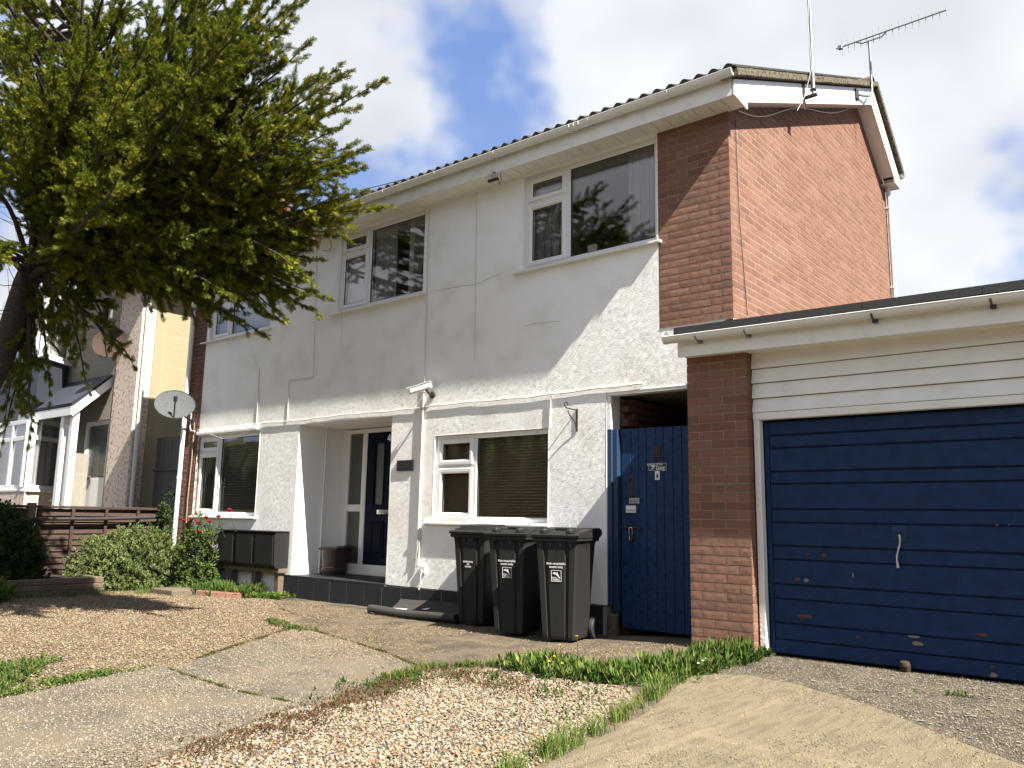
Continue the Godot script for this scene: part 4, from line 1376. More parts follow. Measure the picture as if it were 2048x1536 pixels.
	mb.cbox(Vector3(0.390, 0.083, 0.312), Vector3(0.428, 1.98, 0.334), 0.003)
	mb.cbox(Vector3(2.49, 0.083, 0.312), Vector3(2.53, 1.98, 0.334), 0.003)
	var door := part(g, "garage_door", mb, M.blue_door)
	for i in 13:
		mb = MB.new()
		var zf := 0.334 if i % 2 == 0 else 0.330
		mb.cbox(Vector3(0.430, ribs[i + 1] + 0.005, 0.310), Vector3(2.488, ribs[i] - 0.005, zf + 0.0), 0.006)
		part(door, "plank", mb, M.blue_door)
	mb = MB.new()
	var hp := Vector3(1.423, 1.06, 0.334)
	mb.cbox(hp + Vector3(-0.055, -0.05, 0), hp + Vector3(0.055, 0.065, 0.006), 0.002)
	mb.tube([hp + Vector3(0, 0.02, 0), hp + Vector3(0, 0.02, 0.03)], 0.008, 8)
	mb.tube([hp + Vector3(-0.03, 0.02, 0.03), hp + Vector3(0.03, 0.02, 0.03)], 0.007, 8)
	part(door, "handle", mb, M.blue_gate)
	for p in [[1615, 1108, 9, 3], [1648, 1110, 8, 7], [1595, 1158, 8, 7], [1613, 1161, 9, 6], [1610, 1233, 21, 5], [1828, 1273, 13, 4], [1836, 1287, 12, 7], [1966, 1270, 14, 5], [1716, 1275, 7, 3], [1985, 1333, 6, 3], [1988, 1350, 10, 6], [1994, 1050, 4, 5], [1706, 1150, 2, 7], [1925, 1357, 8, 4], [2018, 1050, 2, 3]]:
		var o := at_z(p[0], p[1], 0.3345)
		mb = MB.new()
		var u := []
		var n := 9
		for k in n: u.append(Vector2(cos(TAU * k / n) * p[2] / 330.0, sin(TAU * k / n) * p[3] / 360.0) * rng.randf_range(0.6, 1.15))
		mb.prism(PackedVector2Array(u), o, Vector3.RIGHT, Vector3.UP, Vector3(0, 0, 0.0015))
		part(door, "bare_patch", mb, M.chip if rng.randf() < 0.65 else M.chip_pale)
	mb = MB.new()
	var rp := []
	for k in 9:
		var t := k / 8.0
		rp.append(Vector3(1.423 - 0.03 * t + 0.008 * sin(t * 7.0), 1.06 - 0.25 * t, 0.352 - 0.008 * t))
	mb.tube(rp, [0.007, 0.008, 0.006, 0.0075, 0.006, 0.007, 0.006, 0.009, 0.011], 6)
	single("pull_rope", "short frayed pale rope hanging from the garage door handle", "rope", mb, M.rope)
	mb = MB.new()
	var st := at_z(1812, 1337, 0.36)
	mb.lathe([Vector2(0.0, -0.02), Vector2(0.036, -0.02), Vector2(0.04, 0.03), Vector2(0.03, 0.05), Vector2(0.0, 0.055)], 9, Transform3D(Basis(Vector3.RIGHT, 0.3), Vector3(st.x, 0.095, 0.375)))
	single("door_stop", "rusty brown stub standing against the foot of the garage door", "door stop", mb, M.rusty)


# ---------------------------------------------------------------- gate in the passage
func plate(called: String, label: String, category: String, a: Vector3, b: Vector3, back: Material, lines: Array, ink: Material, rim := false) -> void:   # a flat sign from its top left to its bottom right corner
	var t := thing(called, label, category, Vector3(a.x, b.y, a.z))
	var mb := MB.new()
	var w := b.x - a.x
	var h := a.y - b.y
	mb.cbox(Vector3(0, 0, 0), Vector3(w, h, 0.004), 0.001)
	part(t, "board", mb, back, true)
	if rim:
		mb = MB.new()
		ring(mb, 0.004, w - 0.004, 0.004, h - 0.004, 0.004, 0.003, 0.0052, 0.0005)
		part(t, "border", mb, ink, true)
	for l in lines:   # text, x share, y share, height share
		var o := part(t, "lettering", words(l[0], h * l[3], 0.001), ink, true)
		var wide: float = (o.mesh as TextMesh).get_aabb().size.x
		var fit := minf(1.0, w * 0.9 / maxf(wide, 0.001))
		o.transform = Transform3D(Basis().scaled(Vector3(fit, 1, 1)), Vector3(w * l[1], h * l[2], 0.0046))

func passage_gate() -> void:
	var g := thing("gate", "blue painted board gate closing the side passage", "gate", Vector3(-1.285, 0.08, -0.095))
	var x := -1.285
	var k := 0
	var ws := [0.115, 0.088, 0.088, 0.108, 0.088, 0.098, 0.098, 0.098, 0.098, 0.098, 0.09]
	for w in ws:
		var mb := MB.new()
		mb.cbox(Vector3(x + 0.0015, 0.088 + rng.randf_range(-0.006, 0.004), -0.111), Vector3(x + w - 0.0015, 2.045 + rng.randf_range(-0.004, 0.004), -0.087 + rng.randf_range(-0.002, 0.002)), 0.004)
		part(g, "board", mb, M.blue_gate)
		x += w
		k += 1
	var mb := MB.new()
	for y in [0.35, 1.1, 1.8]: mb.cbox(Vector3(-1.27, y, -0.155), Vector3(-0.24, y + 0.1, -0.1115), 0.004)
	part(g, "ledge", mb, M.blue_gate)
	mb = MB.new()
	mb.cbox(Vector3(-1.293, 1.043, -0.087), Vector3(-1.053, 1.072, -0.077), 0.002)
	mb.tube([Vector3(-1.32, 1.058, -0.071), Vector3(-1.09, 1.058, -0.071)], 0.008, 8)
	for bx in [-1.24, -1.08]: mb.cbox(Vector3(bx, 1.04, -0.079), Vector3(bx + 0.025, 1.076, -0.059), 0.003)
	part(g, "bolt", mb, M.black_metal)
	mb = MB.new()
	mb.box(Vector3(-1.228, 1.0735, -0.0855), Vector3(-1.114, 1.205, -0.0835))
	part(g, "pale_scar", mb, M.blue_door)
	mb = MB.new()
	mb.cbox(Vector3(-1.203, 1.365, -0.087), Vector3(-1.145, 1.58, -0.0825), 0.002)
	mb.tube([Vector3(-1.185, 1.53, -0.085), Vector3(-1.185, 1.53, -0.063)], 0.012, 8)
	part(g, "lock_plate", mb, M.black_metal)
	mb = MB.new()
	mb.cbox(Vector3(-0.911, 1.742, -0.087), Vector3(-0.836, 1.857, -0.081), 0.002)
	for y in [1.755, 1.845]: mb.lathe([Vector2(0.006, 0), Vector2(0.0, 0.004)], 7, Transform3D(Basis(Vector3.RIGHT, PI / 2), Vector3(-0.873, y, -0.081)))
	part(g, "metal_plate", mb, M.rusty)
	# padlock on the bolt
	var t := thing("padlock", "small black combination padlock on the gate bolt", "padlock", Vector3(-1.165, 0.96, -0.065))
	mb = MB.new()
	mb.cbox(Vector3(-0.028, -0.03, -0.009), Vector3(0.028, 0.032, 0.012), 0.006)
	part(t, "case", mb, M.black_metal, true)
	mb = MB.new()
	mb.tube([Vector3(-0.017, 0.03, 0), Vector3(-0.017, 0.085, 0), Vector3(-0.009, 0.10, 0), Vector3(0.009, 0.10, 0), Vector3(0.017, 0.085, 0), Vector3(0.017, 0.03, 0)], 0.0045, 7)
	part(t, "shackle", mb, M.chrome, true)
	mb = MB.new()
	for i in 3: mb.lathe([Vector2(0.006, -0.005), Vector2(0.0065, 0.005)], 8, Transform3D(Basis(), Vector3(-0.008, -0.016 + i * 0.014, 0.011)))
	part(t, "dial", mb, M.chrome, true)
	# signs
	plate("dog_sign", "black dog warning sign with white border on the blue gate", "sign", Vector3(-0.969, 1.692, -0.0845), Vector3(-0.764, 1.615, 0), M.black_metal, [["Beware of the", 0.36, 0.8, 0.24], ["Dog", 0.66, 0.36, 0.5]], M.print, true)
	mb = MB.new()
	mb.prism(PackedVector2Array([Vector2(0.0, 0.038), Vector2(0.05, 0.043), Vector2(0.062, 0.034), Vector2(0.052, 0.026), Vector2(0.034, 0.004), Vector2(0.006, 0.0), Vector2(0.03, 0.022), Vector2(0.012, 0.028)]), Vector3(-0.947, 1.628, -0.0806), Vector3.RIGHT, Vector3.UP, Vector3(0, 0, 0.001))
	part(get_node("dog_sign"), "dog_silhouette", mb, M.print)
	plate("small_label", "small upright white label under the dog sign", "sign", Vector3(-0.895, 1.612, -0.0845), Vector3(-0.843, 1.525, 0), M.upvc, [], M.grey_paint)
	mb = MB.new()
	mb.prism(PackedVector2Array([Vector2(-0.012, 0.02), Vector2(0.012, 0.02), Vector2(0.010, 0.05), Vector2(0.0, 0.064), Vector2(-0.010, 0.05)]), Vector3(-0.869, 1.525, -0.0806), Vector3.RIGHT, Vector3.UP, Vector3(0, 0, 0.001))
	part(get_node("small_label"), "pictogram", mb, M.grey_paint)
	plate("danger_sign", "small black DANGER sign with white letters on the gate", "sign", Vector3(-1.193, 1.356, -0.0845), Vector3(-1.066, 1.29, 0), M.black_metal, [["DANGER", 0.5, 0.7, 0.4], ["GUARD DOG", 0.5, 0.25, 0.3]], M.print)
	plate("white_notice", "white notice plate under the DANGER sign", "sign", Vector3(-1.228, 1.276, -0.0845), Vector3(-1.112, 1.206, 0), M.upvc, [["CCTV IN USE", 0.5, 0.3, 0.24]], M.black_metal)
	# posts
	t = thing("gate_post", "chipped blue timber post beside the white wall", "post", Vector3(-1.345, 0.28, 0))
	mb = MB.new()
	mb.cbox(Vector3(-1.392, 0.30, -0.08), Vector3(-1.345, 2.04, -0.002), 0.004)
	mb.cbox(Vector3(-1.345, 0.22, -0.10), Vector3(-1.293, 2.045, -0.03), 0.004)
	part(t, "shaft", mb, M.blue_worn)
	mb = MB.new()
	mb.cbox(Vector3(-1.385, 0.0, -0.06), Vector3(-1.302, 0.22, 0.008), 0.008)
	part(t, "rotten_foot", mb, M.sleeper)
	mb = MB.new()
	mb.cbox(Vector3(-1.395, 2.041, -0.04), Vector3(-1.352, 2.385, -0.001), 0.004)
	part(t, "white_upper_trim", mb, M.wood_white)
	mb = MB.new()
	mb.cbox(Vector3(-1.395, 2.386, -0.10), Vector3(-0.232, 2.418, 0.004), 0.004)
	part(t, "head_trim", mb, M.wood_white)


# ---------------------------------------------------------------- the house next door
func neighbour_house() -> void:
	var nz := -0.5
	var c := at_z(271, 800, nz)
	var h := thing("neighbour_house", "older pebbledashed house next door with white bay windows", "house", Vector3(c.x, 0, nz))
	var xr := c.x
	var xl := xr - 9.0
	var mb := MB.new()
	var top := 5.75
	# front wall with a doorway and the narrow upper window
	var dw := [at_z(165, 900, nz).x, at_z(214, 900, nz).x, -0.1, at_z(190, 842, nz).y]
	var nwin := [at_z(206, 610, nz).x, at_z(227, 610, nz).x, at_z(222, 664, nz).y, at_z(218, 570, nz).y]
	var qx := at_z(226, 800, nz).x
	for r in [[xl, dw[0], -0.3, top], [dw[0], dw[1], dw[3], nwin[2]], [dw[0], nwin[0], nwin[2], top], [nwin[0], nwin[1], nwin[3], top], [nwin[1], qx, nwin[2], top], [dw[1], qx, -0.3, nwin[2]]]:
		if r[1] > r[0] + 0.01 and r[3] > r[2]: mb.box(Vector3(r[0], r[2], nz - 0.25), Vector3(r[1], r[3], nz))
	part(h, "front_wall", mb, M.pebbledash_grey)
	mb = MB.new()
	mb.cbox(Vector3(qx, -0.3, nz - 0.28), Vector3(xr, top, nz + 0.012), 0.02)
	part(h, "quoin", mb, M.quoin_pink)
	mb = MB.new()
	mb.box(Vector3(xr - 0.25, -0.3, -9.0), Vector3(xr - 0.006, top, nz - 0.281))
	mb.box(Vector3(xl, -0.3, -9.0), Vector3(xr - 0.26, top, -8.8))
	mb.box(Vector3(xl, -0.3, -8.8), Vector3(xl + 0.2, top, nz - 0.26))
	part(h, "side_wall", mb, M.pebbledash_yellow)
	mb = MB.new()
	mb.box(Vector3(xl + 0.2, -0.3, -3.2), Vector3(xr - 0.26, top, -3.0))
	part(h, "inner_wall", mb, M.room)
	mb = MB.new()
	mb.box(Vector3(nwin[0], nwin[2], nz - 0.12), Vector3(nwin[1], (nwin[2] + nwin[3]) / 2 + 0.05, nz - 0.1))
	part(h, "window_blind", mb, M.upvc)
	mb = MB.new()
	ring(mb, nwin[0], nwin[1], nwin[2], nwin[3], 0.06, nz - 0.10, nz - 0.04)
	bar(mb, nwin[0], nwin[1], (nwin[2] + nwin[3]) / 2 + 0.06, (nwin[2] + nwin[3]) / 2 + 0.13, nz - 0.10, nz - 0.045)
	var nw := part(h, "narrow_window", mb, M.rusty)
	pane(nw, nwin[0] + 0.06, nwin[1] - 0.06, nwin[2] + 0.06, nwin[3] - 0.06, nz - 0.07, M.glass)
	# hipped red roof with white eaves
	mb = MB.new()
	var o := 0.45
	var a := [Vector3(xl - o, top, -9.0 - o), Vector3(xr + o, top, -9.0 - o), Vector3(xr + o, top, nz + o), Vector3(xl - o, top, nz + o)]
	var rg := [Vector3(xl + 3.5, top + 3.0, -4.6), Vector3(xr - 3.6, top + 3.0, -4.6)]
	mb.quad(a[3], a[2], rg[1], rg[0])
	mb.quad(a[1], a[0], rg[0], rg[1])
	mb.tri(a[2], a[1], rg[1])
	mb.tri(a[0], a[3], rg[0])
	part(h, "roof", mb, M.roof_red)
	mb = MB.new()
	mb.box(Vector3(xl - o, top - 0.12, -9.0 - o), Vector3(xr + o, top - 0.005, nz + o))
	part(h, "eaves", mb, M.gutter_white)
	mb = MB.new()
	mb.tube([a[2], rg[1], rg[0]], 0.11, 6)
	part(h, "hip_tiles", mb, M.roof_red)
	mb = MB.new()
	mb.cbox(Vector3(xr - 3.2, top + 1.0, -5.4), Vector3(xr - 2.4, top + 3.9, -4.6), 0.02)
	part(h, "chimney", mb, M.brick_far)
	# two-storey canted bay
	var bz := 0.32
	var b1 := at_z(91, 650, bz).x
	var b2 := at_z(150, 650, nz).x
	var yb0 := at_z(77, 713, bz).y
	var yb1 := 5.45
	bay(h, "bay_window", b1 - 2.1, b1, b2, nz, bz, yb0, yb1)
	mb = MB.new()
	for s in [[b1 - 2.1, b1, bz + 0.03, bz + 0.03], [b1, b2, bz + 0.03, nz + 0.03]]:
		mb.quad(Vector3(s[0], yb0 - 0.95, s[2]), Vector3(s[1], yb0 - 0.95, s[3]), Vector3(s[1], yb0 - 0.03, s[3]), Vector3(s[0], yb0 - 0.03, s[2]))
	part(h, "hung_slates", mb, M.slate_dark)
	mb = MB.new()
	mb.prism(PackedVector2Array([Vector2(b1 - 2.75, nz), Vector2(b1 - 2.2, bz + 0.12), Vector2(b1 + 0.06, bz + 0.12), Vector2(b2 + 0.12, nz)]), Vector3(0, yb1, 0), Vector3(1, 0, 0), Vector3(0, 0, 1), Vector3(0, 0.32, 0))
	part(h, "bay_head", mb, M.gutter_white)
	var l1 := at_z(62, 900, bz).x
	var l2 := at_z(125, 900, nz).x
	var yl0 := at_z(60, 978, bz).y
	bay(h, "bay_window", l1 - 2.2, l1, l2, nz, bz, yl0, yl0 + 1.45)
	mb = MB.new()
	mb.prism(PackedVector2Array([Vector2(l1 - 2.8, nz), Vector2(l1 - 2.25, bz + 0.04), Vector2(l1 + 0.02, bz + 0.04), Vector2(l2 + 0.02, nz)]), Vector3(0, -0.2, 0), Vector3(1, 0, 0), Vector3(0, 0, 1), Vector3(0, yl0 + 0.16, 0))
	part(h, "bay_base", mb, M.quoin_pink)
	# lean-to canopy over the door, on white posts
	var cb := at_z(224, 754, nz)
	var cf := at_x(146, 812, cb.x)
	var pz := cf.z
	var cl := cb.x - 2.6
	mb = MB.new()
	mb.hexa([Vector3(cl, cb.y, nz), Vector3(cb.x, cb.y, nz), Vector3(cb.x, cf.y, pz), Vector3(cl, cf.y, pz), Vector3(cl, cb.y + 0.06, nz), Vector3(cb.x + 0.04, cb.y + 0.06, nz), Vector3(cb.x + 0.04, cf.y + 0.06, pz + 0.05), Vector3(cl, cf.y + 0.06, pz + 0.05)])
	part(h, "canopy_roof", mb, M.slate_dark)
	mb = MB.new()
	mb.hexa([Vector3(cb.x + 0.001, cb.y - 0.2, nz), Vector3(cb.x + 0.03, cb.y - 0.2, nz), Vector3(cb.x + 0.03, cf.y - 0.2, pz), Vector3(cb.x + 0.001, cf.y - 0.2, pz), Vector3(cb.x + 0.001, cb.y - 0.002, nz), Vector3(cb.x + 0.03, cb.y - 0.002, nz), Vector3(cb.x + 0.03, cf.y - 0.002, pz), Vector3(cb.x + 0.001, cf.y - 0.002, pz)])
	mb.cbox(Vector3(cl, cf.y - 0.18, pz + 0.002), Vector3(cb.x + 0.03, cf.y - 0.004, pz + 0.035), 0.005)
	part(h, "canopy_board", mb, M.upvc)
	for q in [Vector2(cb.x - 0.1, pz - 0.1), Vector2(cb.x - 0.42, pz - 0.06)]:
		mb = MB.new()
		mb.cbox(Vector3(q.x - 0.075, -0.1, q.y - 0.06), Vector3(q.x + 0.075, cf.y - 0.02, q.y + 0.06), 0.008)
		part(h, "canopy_post", mb, M.upvc)
	# door
	mb = MB.new()
	ring(mb, dw[0], dw[1], 0.1, dw[3], 0.09, nz - 0.12, nz - 0.02)
	mb.cbox(Vector3(dw[0] + 0.08, 0.1, nz - 0.11), Vector3(dw[1] - 0.08, at_z(190, 955, nz).y, nz - 0.06), 0.006)
	var fd := part(h, "front_door", mb, M.upvc)
	mb = MB.new()
	mb.box(Vector3(dw[0] + 0.09, at_z(190, 953, nz).y, nz - 0.09), Vector3(dw[1] - 0.09, dw[3] - 0.08, nz - 0.08))
	part(fd, "pane", mb, M.frosted)
	mb = MB.new()
	var sp := at_z(178, 957, nz - 0.05)
	mb.cbox(sp + Vector3(-0.12, -0.04, 0), sp + Vector3(0.12, 0.04, 0.02), 0.004)
	part(fd, "letterbox", mb, M.chrome)
	# rainwater pipe on the side wall
	mb = MB.new()
	var r0 := at_x(300, 589, xr + 0.06)
	var r1 := at_x(266, 1000, xr + 0.06)
	mb.tube([Vector3(xr + 0.06, top - 0.1, r0.z), r0, Vector3(xr + 0.06, 0.0, (r0.z + r1.z) / 2)], 0.045, 10)
	part(h, "rain_pipe", mb, M.cable_white)
	mb = MB.new()
	var hd := at_z(134, 925, nz + 0.4)
	# number plaque
	var t := thing("number_plaque", "black lozenge plaque with number 42 by the neighbour's porch", "plaque", hd)
	mb = MB.new()
	mb.prism(PackedVector2Array([Vector2(0, -0.27), Vector2(0.09, -0.08), Vector2(0.09, 0.08), Vector2(0, 0.27), Vector2(-0.09, 0.08), Vector2(-0.09, -0.08)]), Vector3.ZERO, Vector3.RIGHT, Vector3.UP, Vector3(0, 0, 0.02))
	part(t, "board", mb, M.black_metal, true)
	var nt := part(t, "lettering", words("42", 0.14), M.print, true)
	nt.position = Vector3(0, 0, 0.022)
	mb = MB.new()
	mb.box(Vector3(hd.x - 0.05, 0.0, nz), Vector3(hd.x + 0.05, hd.y + 0.2, hd.z))
	part(h, "porch_fin", mb, M.pebbledash_grey)
	# its dish, red with rust
	var dp := at_z(222, 688, nz + 0.3)
	dish("neighbour_dish", "rust red satellite dish on the pebbledashed house next door", dp, 0.33, Vector3(0.75, 0.25, 0.7), M.rusty, Vector3(dp.x - 0.1, dp.y - 0.12, nz))
	# side gate between the houses
	var gz := -1.0
	var g0 := at_z(276, 880, gz)
	t = thing("side_gate", "weathered grey board gate between the two houses", "gate", Vector3(g0.x, 0, gz))
	var gx := xr + 0.02
	var gk := 0
	while gx < -9.80:
		mb = MB.new()
		var gw := minf(0.145, -9.79 - gx)
		mb.cbox(Vector3(gx, 0.0, gz - 0.02), Vector3(gx + gw - 0.004, g0.y + rng.randf_range(-0.01, 0.01), gz + 0.002 * (gk % 2)), 0.003)
		part(t, "board", mb, M.old_wood)
		gx += 0.147
		gk += 1
	mb = MB.new()
	var l0 := at_z(302, 938, gz + 0.02)
	mb.cbox(Vector3(l0.x, l0.y - 0.05, gz + 0.003), Vector3(-9.85, l0.y, gz + 0.03), 0.004)
	mb.cbox(Vector3(l0.x, 0.0, gz + 0.003), Vector3(l0.x + 0.06, l0.y - 0.051, gz + 0.03), 0.004)
	part(t, "inner_frame", mb, M.old_wood)

func bay(h: Node3D, called: String, x0: float, x1: float, x2: float, nz: float, bz: float, y0: float, y1: float) -> void:
	# front face x0..x1 at bz, canted side x1..x2 back to the wall, mirrored on the far side
	var w: MeshInstance3D = null
	for s in [[Vector3(x0, 0, bz), Vector3(x1, 0, bz), 2], [Vector3(x1, 0, bz), Vector3(x2, 0, nz), 1], [Vector3(x0 - (x2 - x1), 0, nz), Vector3(x0, 0, bz), 1]]:
		var a: Vector3 = s[0]
		var b: Vector3 = s[1]
		var l := a.distance_to(b)
		var d := (b - a).normalized()
		var t := Transform3D(Basis(d, Vector3.UP, d.cross(Vector3.UP)), Vector3(a.x, y0, a.z))
		var hh := y1 - y0
		var mb := MB.new()
		var n: int = s[2]
		var tr := hh * 0.70
		mb.cbox(Vector3(0, 0, -0.07), Vector3(l, 0.09, 0), 0.006, t)
		mb.cbox(Vector3(0, hh - 0.09, -0.07), Vector3(l, hh, 0), 0.006, t)
		for k in n + 1: mb.cbox(Vector3((l - 0.1) * k / n, 0.0905, -0.07), Vector3((l - 0.1) * k / n + 0.1, hh - 0.0905, 0), 0.006, t)
		for k in n: mb.cbox(Vector3((l - 0.1) * k / n + 0.1, tr, -0.065), Vector3((l - 0.1) * (k + 1) / n, tr + 0.09, -0.003), 0.006, t)
		mb.cbox(Vector3(-0.03, -0.05, -0.08), Vector3(l + 0.03, -0.001, 0.05), 0.006, t)
		var o := part(h, called, mb, M.upvc)
		if w == null: w = o
		for k in n:
			for q in [[0.09, tr], [tr + 0.09, hh - 0.09]]:
				var pm := MB.new()
				pm.tbox(t * Transform3D(Basis(), Vector3((l - 0.1) * (k + 0.5) / n + 0.05, (q[0] + q[1]) / 2, -0.035)), Vector3((l - 0.1) / n - 0.1, q[1] - q[0], 0.005))
				part(o, "pane", pm, M.glass)
		var nm := MB.new()
		for k in 24:
			var ua := l * k / 24.0
			var ub := l * (k + 1) / 24.0
			nm.quad(t * Vector3(ua, 0.05, -0.16 + 0.02 * sin(k * 1.3)), t * Vector3(ub, 0.05, -0.16 + 0.02 * sin((k + 1) * 1.3)), t * Vector3(ub, hh - 0.05, -0.16 + 0.02 * sin((k + 1) * 1.3)), t * Vector3(ua, hh - 0.05, -0.16 + 0.02 * sin(k * 1.3)))
		part(o, "net_curtain", nm, M.net)

func dish(called: String, label: String, o: Vector3, r: float, aim: Vector3, m: Material, mount: Vector3) -> void:
	var t := thing(called, label, "satellite dish", o)
	var z := aim.normalized()
	var x := Vector3.UP.cross(z).normalized()
	var b := Basis(x, z.cross(x), z)
	var tr := Transform3D(b * Basis(Vector3.RIGHT, PI / 2), Vector3.ZERO)
	var mb := MB.new()
	var pr := []
	for k in 9: pr.append(Vector2(r * k / 8.0, 0.22 * r * (k / 8.0) * (k / 8.0)))
	mb.lathe(pr, 36, tr)
	mb.lathe([Vector2(r, 0.22 * r), Vector2(r * 1.02, 0.22 * r + 0.004), Vector2(r, 0.22 * r + 0.01)], 36, tr)
	part(t, "reflector", mb, m, true)
	mb = MB.new()
	mb.tube([b * Vector3(0, -r * 0.95, 0.05), b * Vector3(0, -r * 0.75, r * 0.55), b * Vector3(0, -r * 0.35, r * 0.95)], 0.013, 7)
	part(t, "feed_arm", mb, M.black_metal, true)
	mb = MB.new()
	mb.tube([b * Vector3(0, -r * 0.42, r * 0.88), b * Vector3(0, -r * 0.25, r * 1.1)], 0.03, 9)
	part(t, "receiver", mb, M.black_metal, true)
	mb = MB.new()
	mb.tube([Vector3.ZERO, b * Vector3(0, 0, -0.08), mount - o], 0.018, 8)
	mb.tbox(Transform3D(Basis(), mount - o), Vector3(0.1, 0.16, 0.02))
	part(t, "bracket", mb, M.black_metal, true)


# ---------------------------------------------------------------- smaller things
func cable(called: String, label: String, pts: Array, r: float, m: Material, group := "") -> void:
	var mb := MB.new()
	mb.tube(pts, r, 6)
	single(called, label, "cable", mb, m, group)

func small_things() -> void:
	bins()
	var mb: MB
	var t: Node3D
	# meter boxes
	var mx := [[-8.02, -7.60, "black meter box half behind the rose bush"], [-7.57, -7.11, "middle black meter box of the row on the wall"], [-7.09, -6.62, "black meter box with grey side nearest the porch"]]
	for b in mx:
		t = thing("meter_box", b[2], "meter box", Vector3(b[0], 0.40, 0.0), "black meter boxes under the window")
		mb = MB.new()
		mb.prism(PackedVector2Array([Vector2(0.006, 0.40), Vector2(0.20, 0.40), Vector2(0.235, 0.44), Vector2(0.25, 0.84), Vector2(0.22, 0.875), Vector2(0.006, 0.89)]), Vector3(b[0], 0, 0), Vector3(0, 0, 1), Vector3(0, 1, 0), Vector3(b[1] - b[0], 0, 0))
		part(t, "case", mb, M.bin_black)
		mb = MB.new()
		mb.hexa([Vector3(b[0] + 0.03, 0.45, 0.225), Vector3(b[1] - 0.03, 0.45, 0.225), Vector3(b[1] - 0.03, 0.45, 0.246), Vector3(b[0] + 0.03, 0.45, 0.246), Vector3(b[0] + 0.03, 0.83, 0.24), Vector3(b[1] - 0.03, 0.83, 0.24), Vector3(b[1] - 0.03, 0.83, 0.26), Vector3(b[0] + 0.03, 0.83, 0.26)])
		part(t, "door", mb, M.bin_black)
		mb = MB.new()
		mb.cbox(Vector3(b[0] - 0.012, 0.885, 0.006), Vector3(b[1] + 0.012, 0.902, 0.262), 0.004)
		part(t, "lid", mb, M.bin_black)
	mb = MB.new()
	mb.cbox(Vector3(-8.0, 0.33, 0.01), Vector3(-6.62, 0.395, 0.15), 0.006)
	for x in [-7.9, -7.3, -6.75]: mb.box(Vector3(x, -0.05, 0.03), Vector3(x + 0.09, 0.329, 0.12))
	single("meter_shelf", "mossy timber shelf carrying the black meter boxes", "shelf", mb, M.sleeper)
	# slate plaque
	mb = MB.new()
	mb.cbox(Vector3(-4.487, 1.69, 0.004), Vector3(-4.192, 1.822, 0.02), 0.003)
	single("slate_plaque", "dark slate plaque on the white wall beside the porch", "plaque", mb, M.slate_tile)
	# security camera
	t = thing("security_camera", "white bullet security camera above the porch corner", "camera", Vector3(-3.905, 2.605, 0.0))
	var back := Vector3(-3.80, 2.70, 0.14)
	var tip := Vector3(-4.04, 2.625, 0.26)
	mb = MB.new()
	var ax := (tip - back).normalized()
	var bx := Basis.looking_at(ax, Vector3.UP)
	mb.cbox(Vector3(-0.038, -0.036, -0.28), Vector3(0.038, 0.034, 0.0), 0.014, Transform3D(bx, back))
	part(t, "body", mb, M.upvc)
	mb = MB.new()
	mb.cbox(Vector3(-0.046, 0.036, -0.31), Vector3(0.046, 0.044, 0.01), 0.004, Transform3D(bx, back))
	part(t, "sun_shield", mb, M.upvc)
	mb = MB.new()
	mb.lathe([Vector2(0.0, 0.0), Vector2(0.028, 0.0), Vector2(0.028, 0.006)], 14, Transform3D(bx * Basis(Vector3.RIGHT, -PI / 2), back + ax * 0.276))
	part(t, "lens", mb, M.black_metal)
	mb = MB.new()
	mb.tube([Vector3(-3.905, 2.605, 0.02), Vector3(-3.89, 2.60, 0.07), back + ax * 0.08 + bx.y * -0.034], 0.014, 8)
	mb.lathe([Vector2(0.045, 0.0), Vector2(0.045, 0.014), Vector2(0.03, 0.026), Vector2(0.0, 0.026)], 14, Transform3D(Basis(Vector3.RIGHT, PI / 2), Vector3(-3.905, 2.605, 0.006)))
	part(t, "bracket", mb, M.black_metal)
	# hanging-basket bracket
	t = thing("basket_bracket", "rusty iron hanging-basket bracket on the white wall", "bracket", Vector3(-1.765, 2.05, 0.01))
	mb = MB.new()
	mb.cbox(Vector3(-1.777, 2.04, 0.004), Vector3(-1.753, 2.28, 0.012), 0.002)
	part(t, "back_plate", mb, M.rusty)
	mb = MB.new()
	var arm := [Vector3(-1.765, 2.265, 0.012), Vector3(-1.765, 2.27, 0.2)]
	for k in 7: arm.append(Vector3(-1.765, 2.27 + 0.03 - 0.03 * cos(k * 0.75), 0.2 + 0.03 * sin(k * 0.75)))
	mb.tube(arm, 0.007, 6)
	part(t, "arm", mb, M.rusty)
	mb = MB.new()
	var br := []
	for k in 8:
		var u := k / 7.0
		br.append(Vector3(-1.765, 2.06 + 0.19 * u + 0.02 * sin(u * 6.0), 0.014 + 0.16 * u - 0.02 * sin(u * PI)))
	mb.tube(br, 0.006, 6)
	part(t, "scroll_brace", mb, M.rusty)
	# cables and conduits on the wall
	var pts := []
	var x := -9.24
	while x < -0.85:
		pts.append(Vector3(x, 2.462 + 0.006 * sin(x * 3.1) + 0.004 * sin(x * 11.0) + 0.012 * smoothstep(-2.0, -0.85, x), 0.016))
		x += 0.12
	cable("wall_cable", "white painted cable running level across the house front", pts, 0.008, M.cable_white)
	cable("conduit", "white conduit dropping from the security camera down the wall", [Vector3(-4.05, 2.62, 0.018), Vector3(-4.055, 1.6, 0.02), Vector3(-4.06, 0.74, 0.02), Vector3(-4.075, 0.66, 0.02), Vector3(-4.12, 0.63, 0.02)], 0.013, M.cable_white)
	cable("conduit", "short looped pipe tail at the foot of the white conduit", [Vector3(-4.035, 1.0, 0.02), Vector3(-4.03, 0.7, 0.022), Vector3(-4.04, 0.56, 0.022), Vector3(-4.07, 0.54, 0.022)], 0.010, M.cable_white)
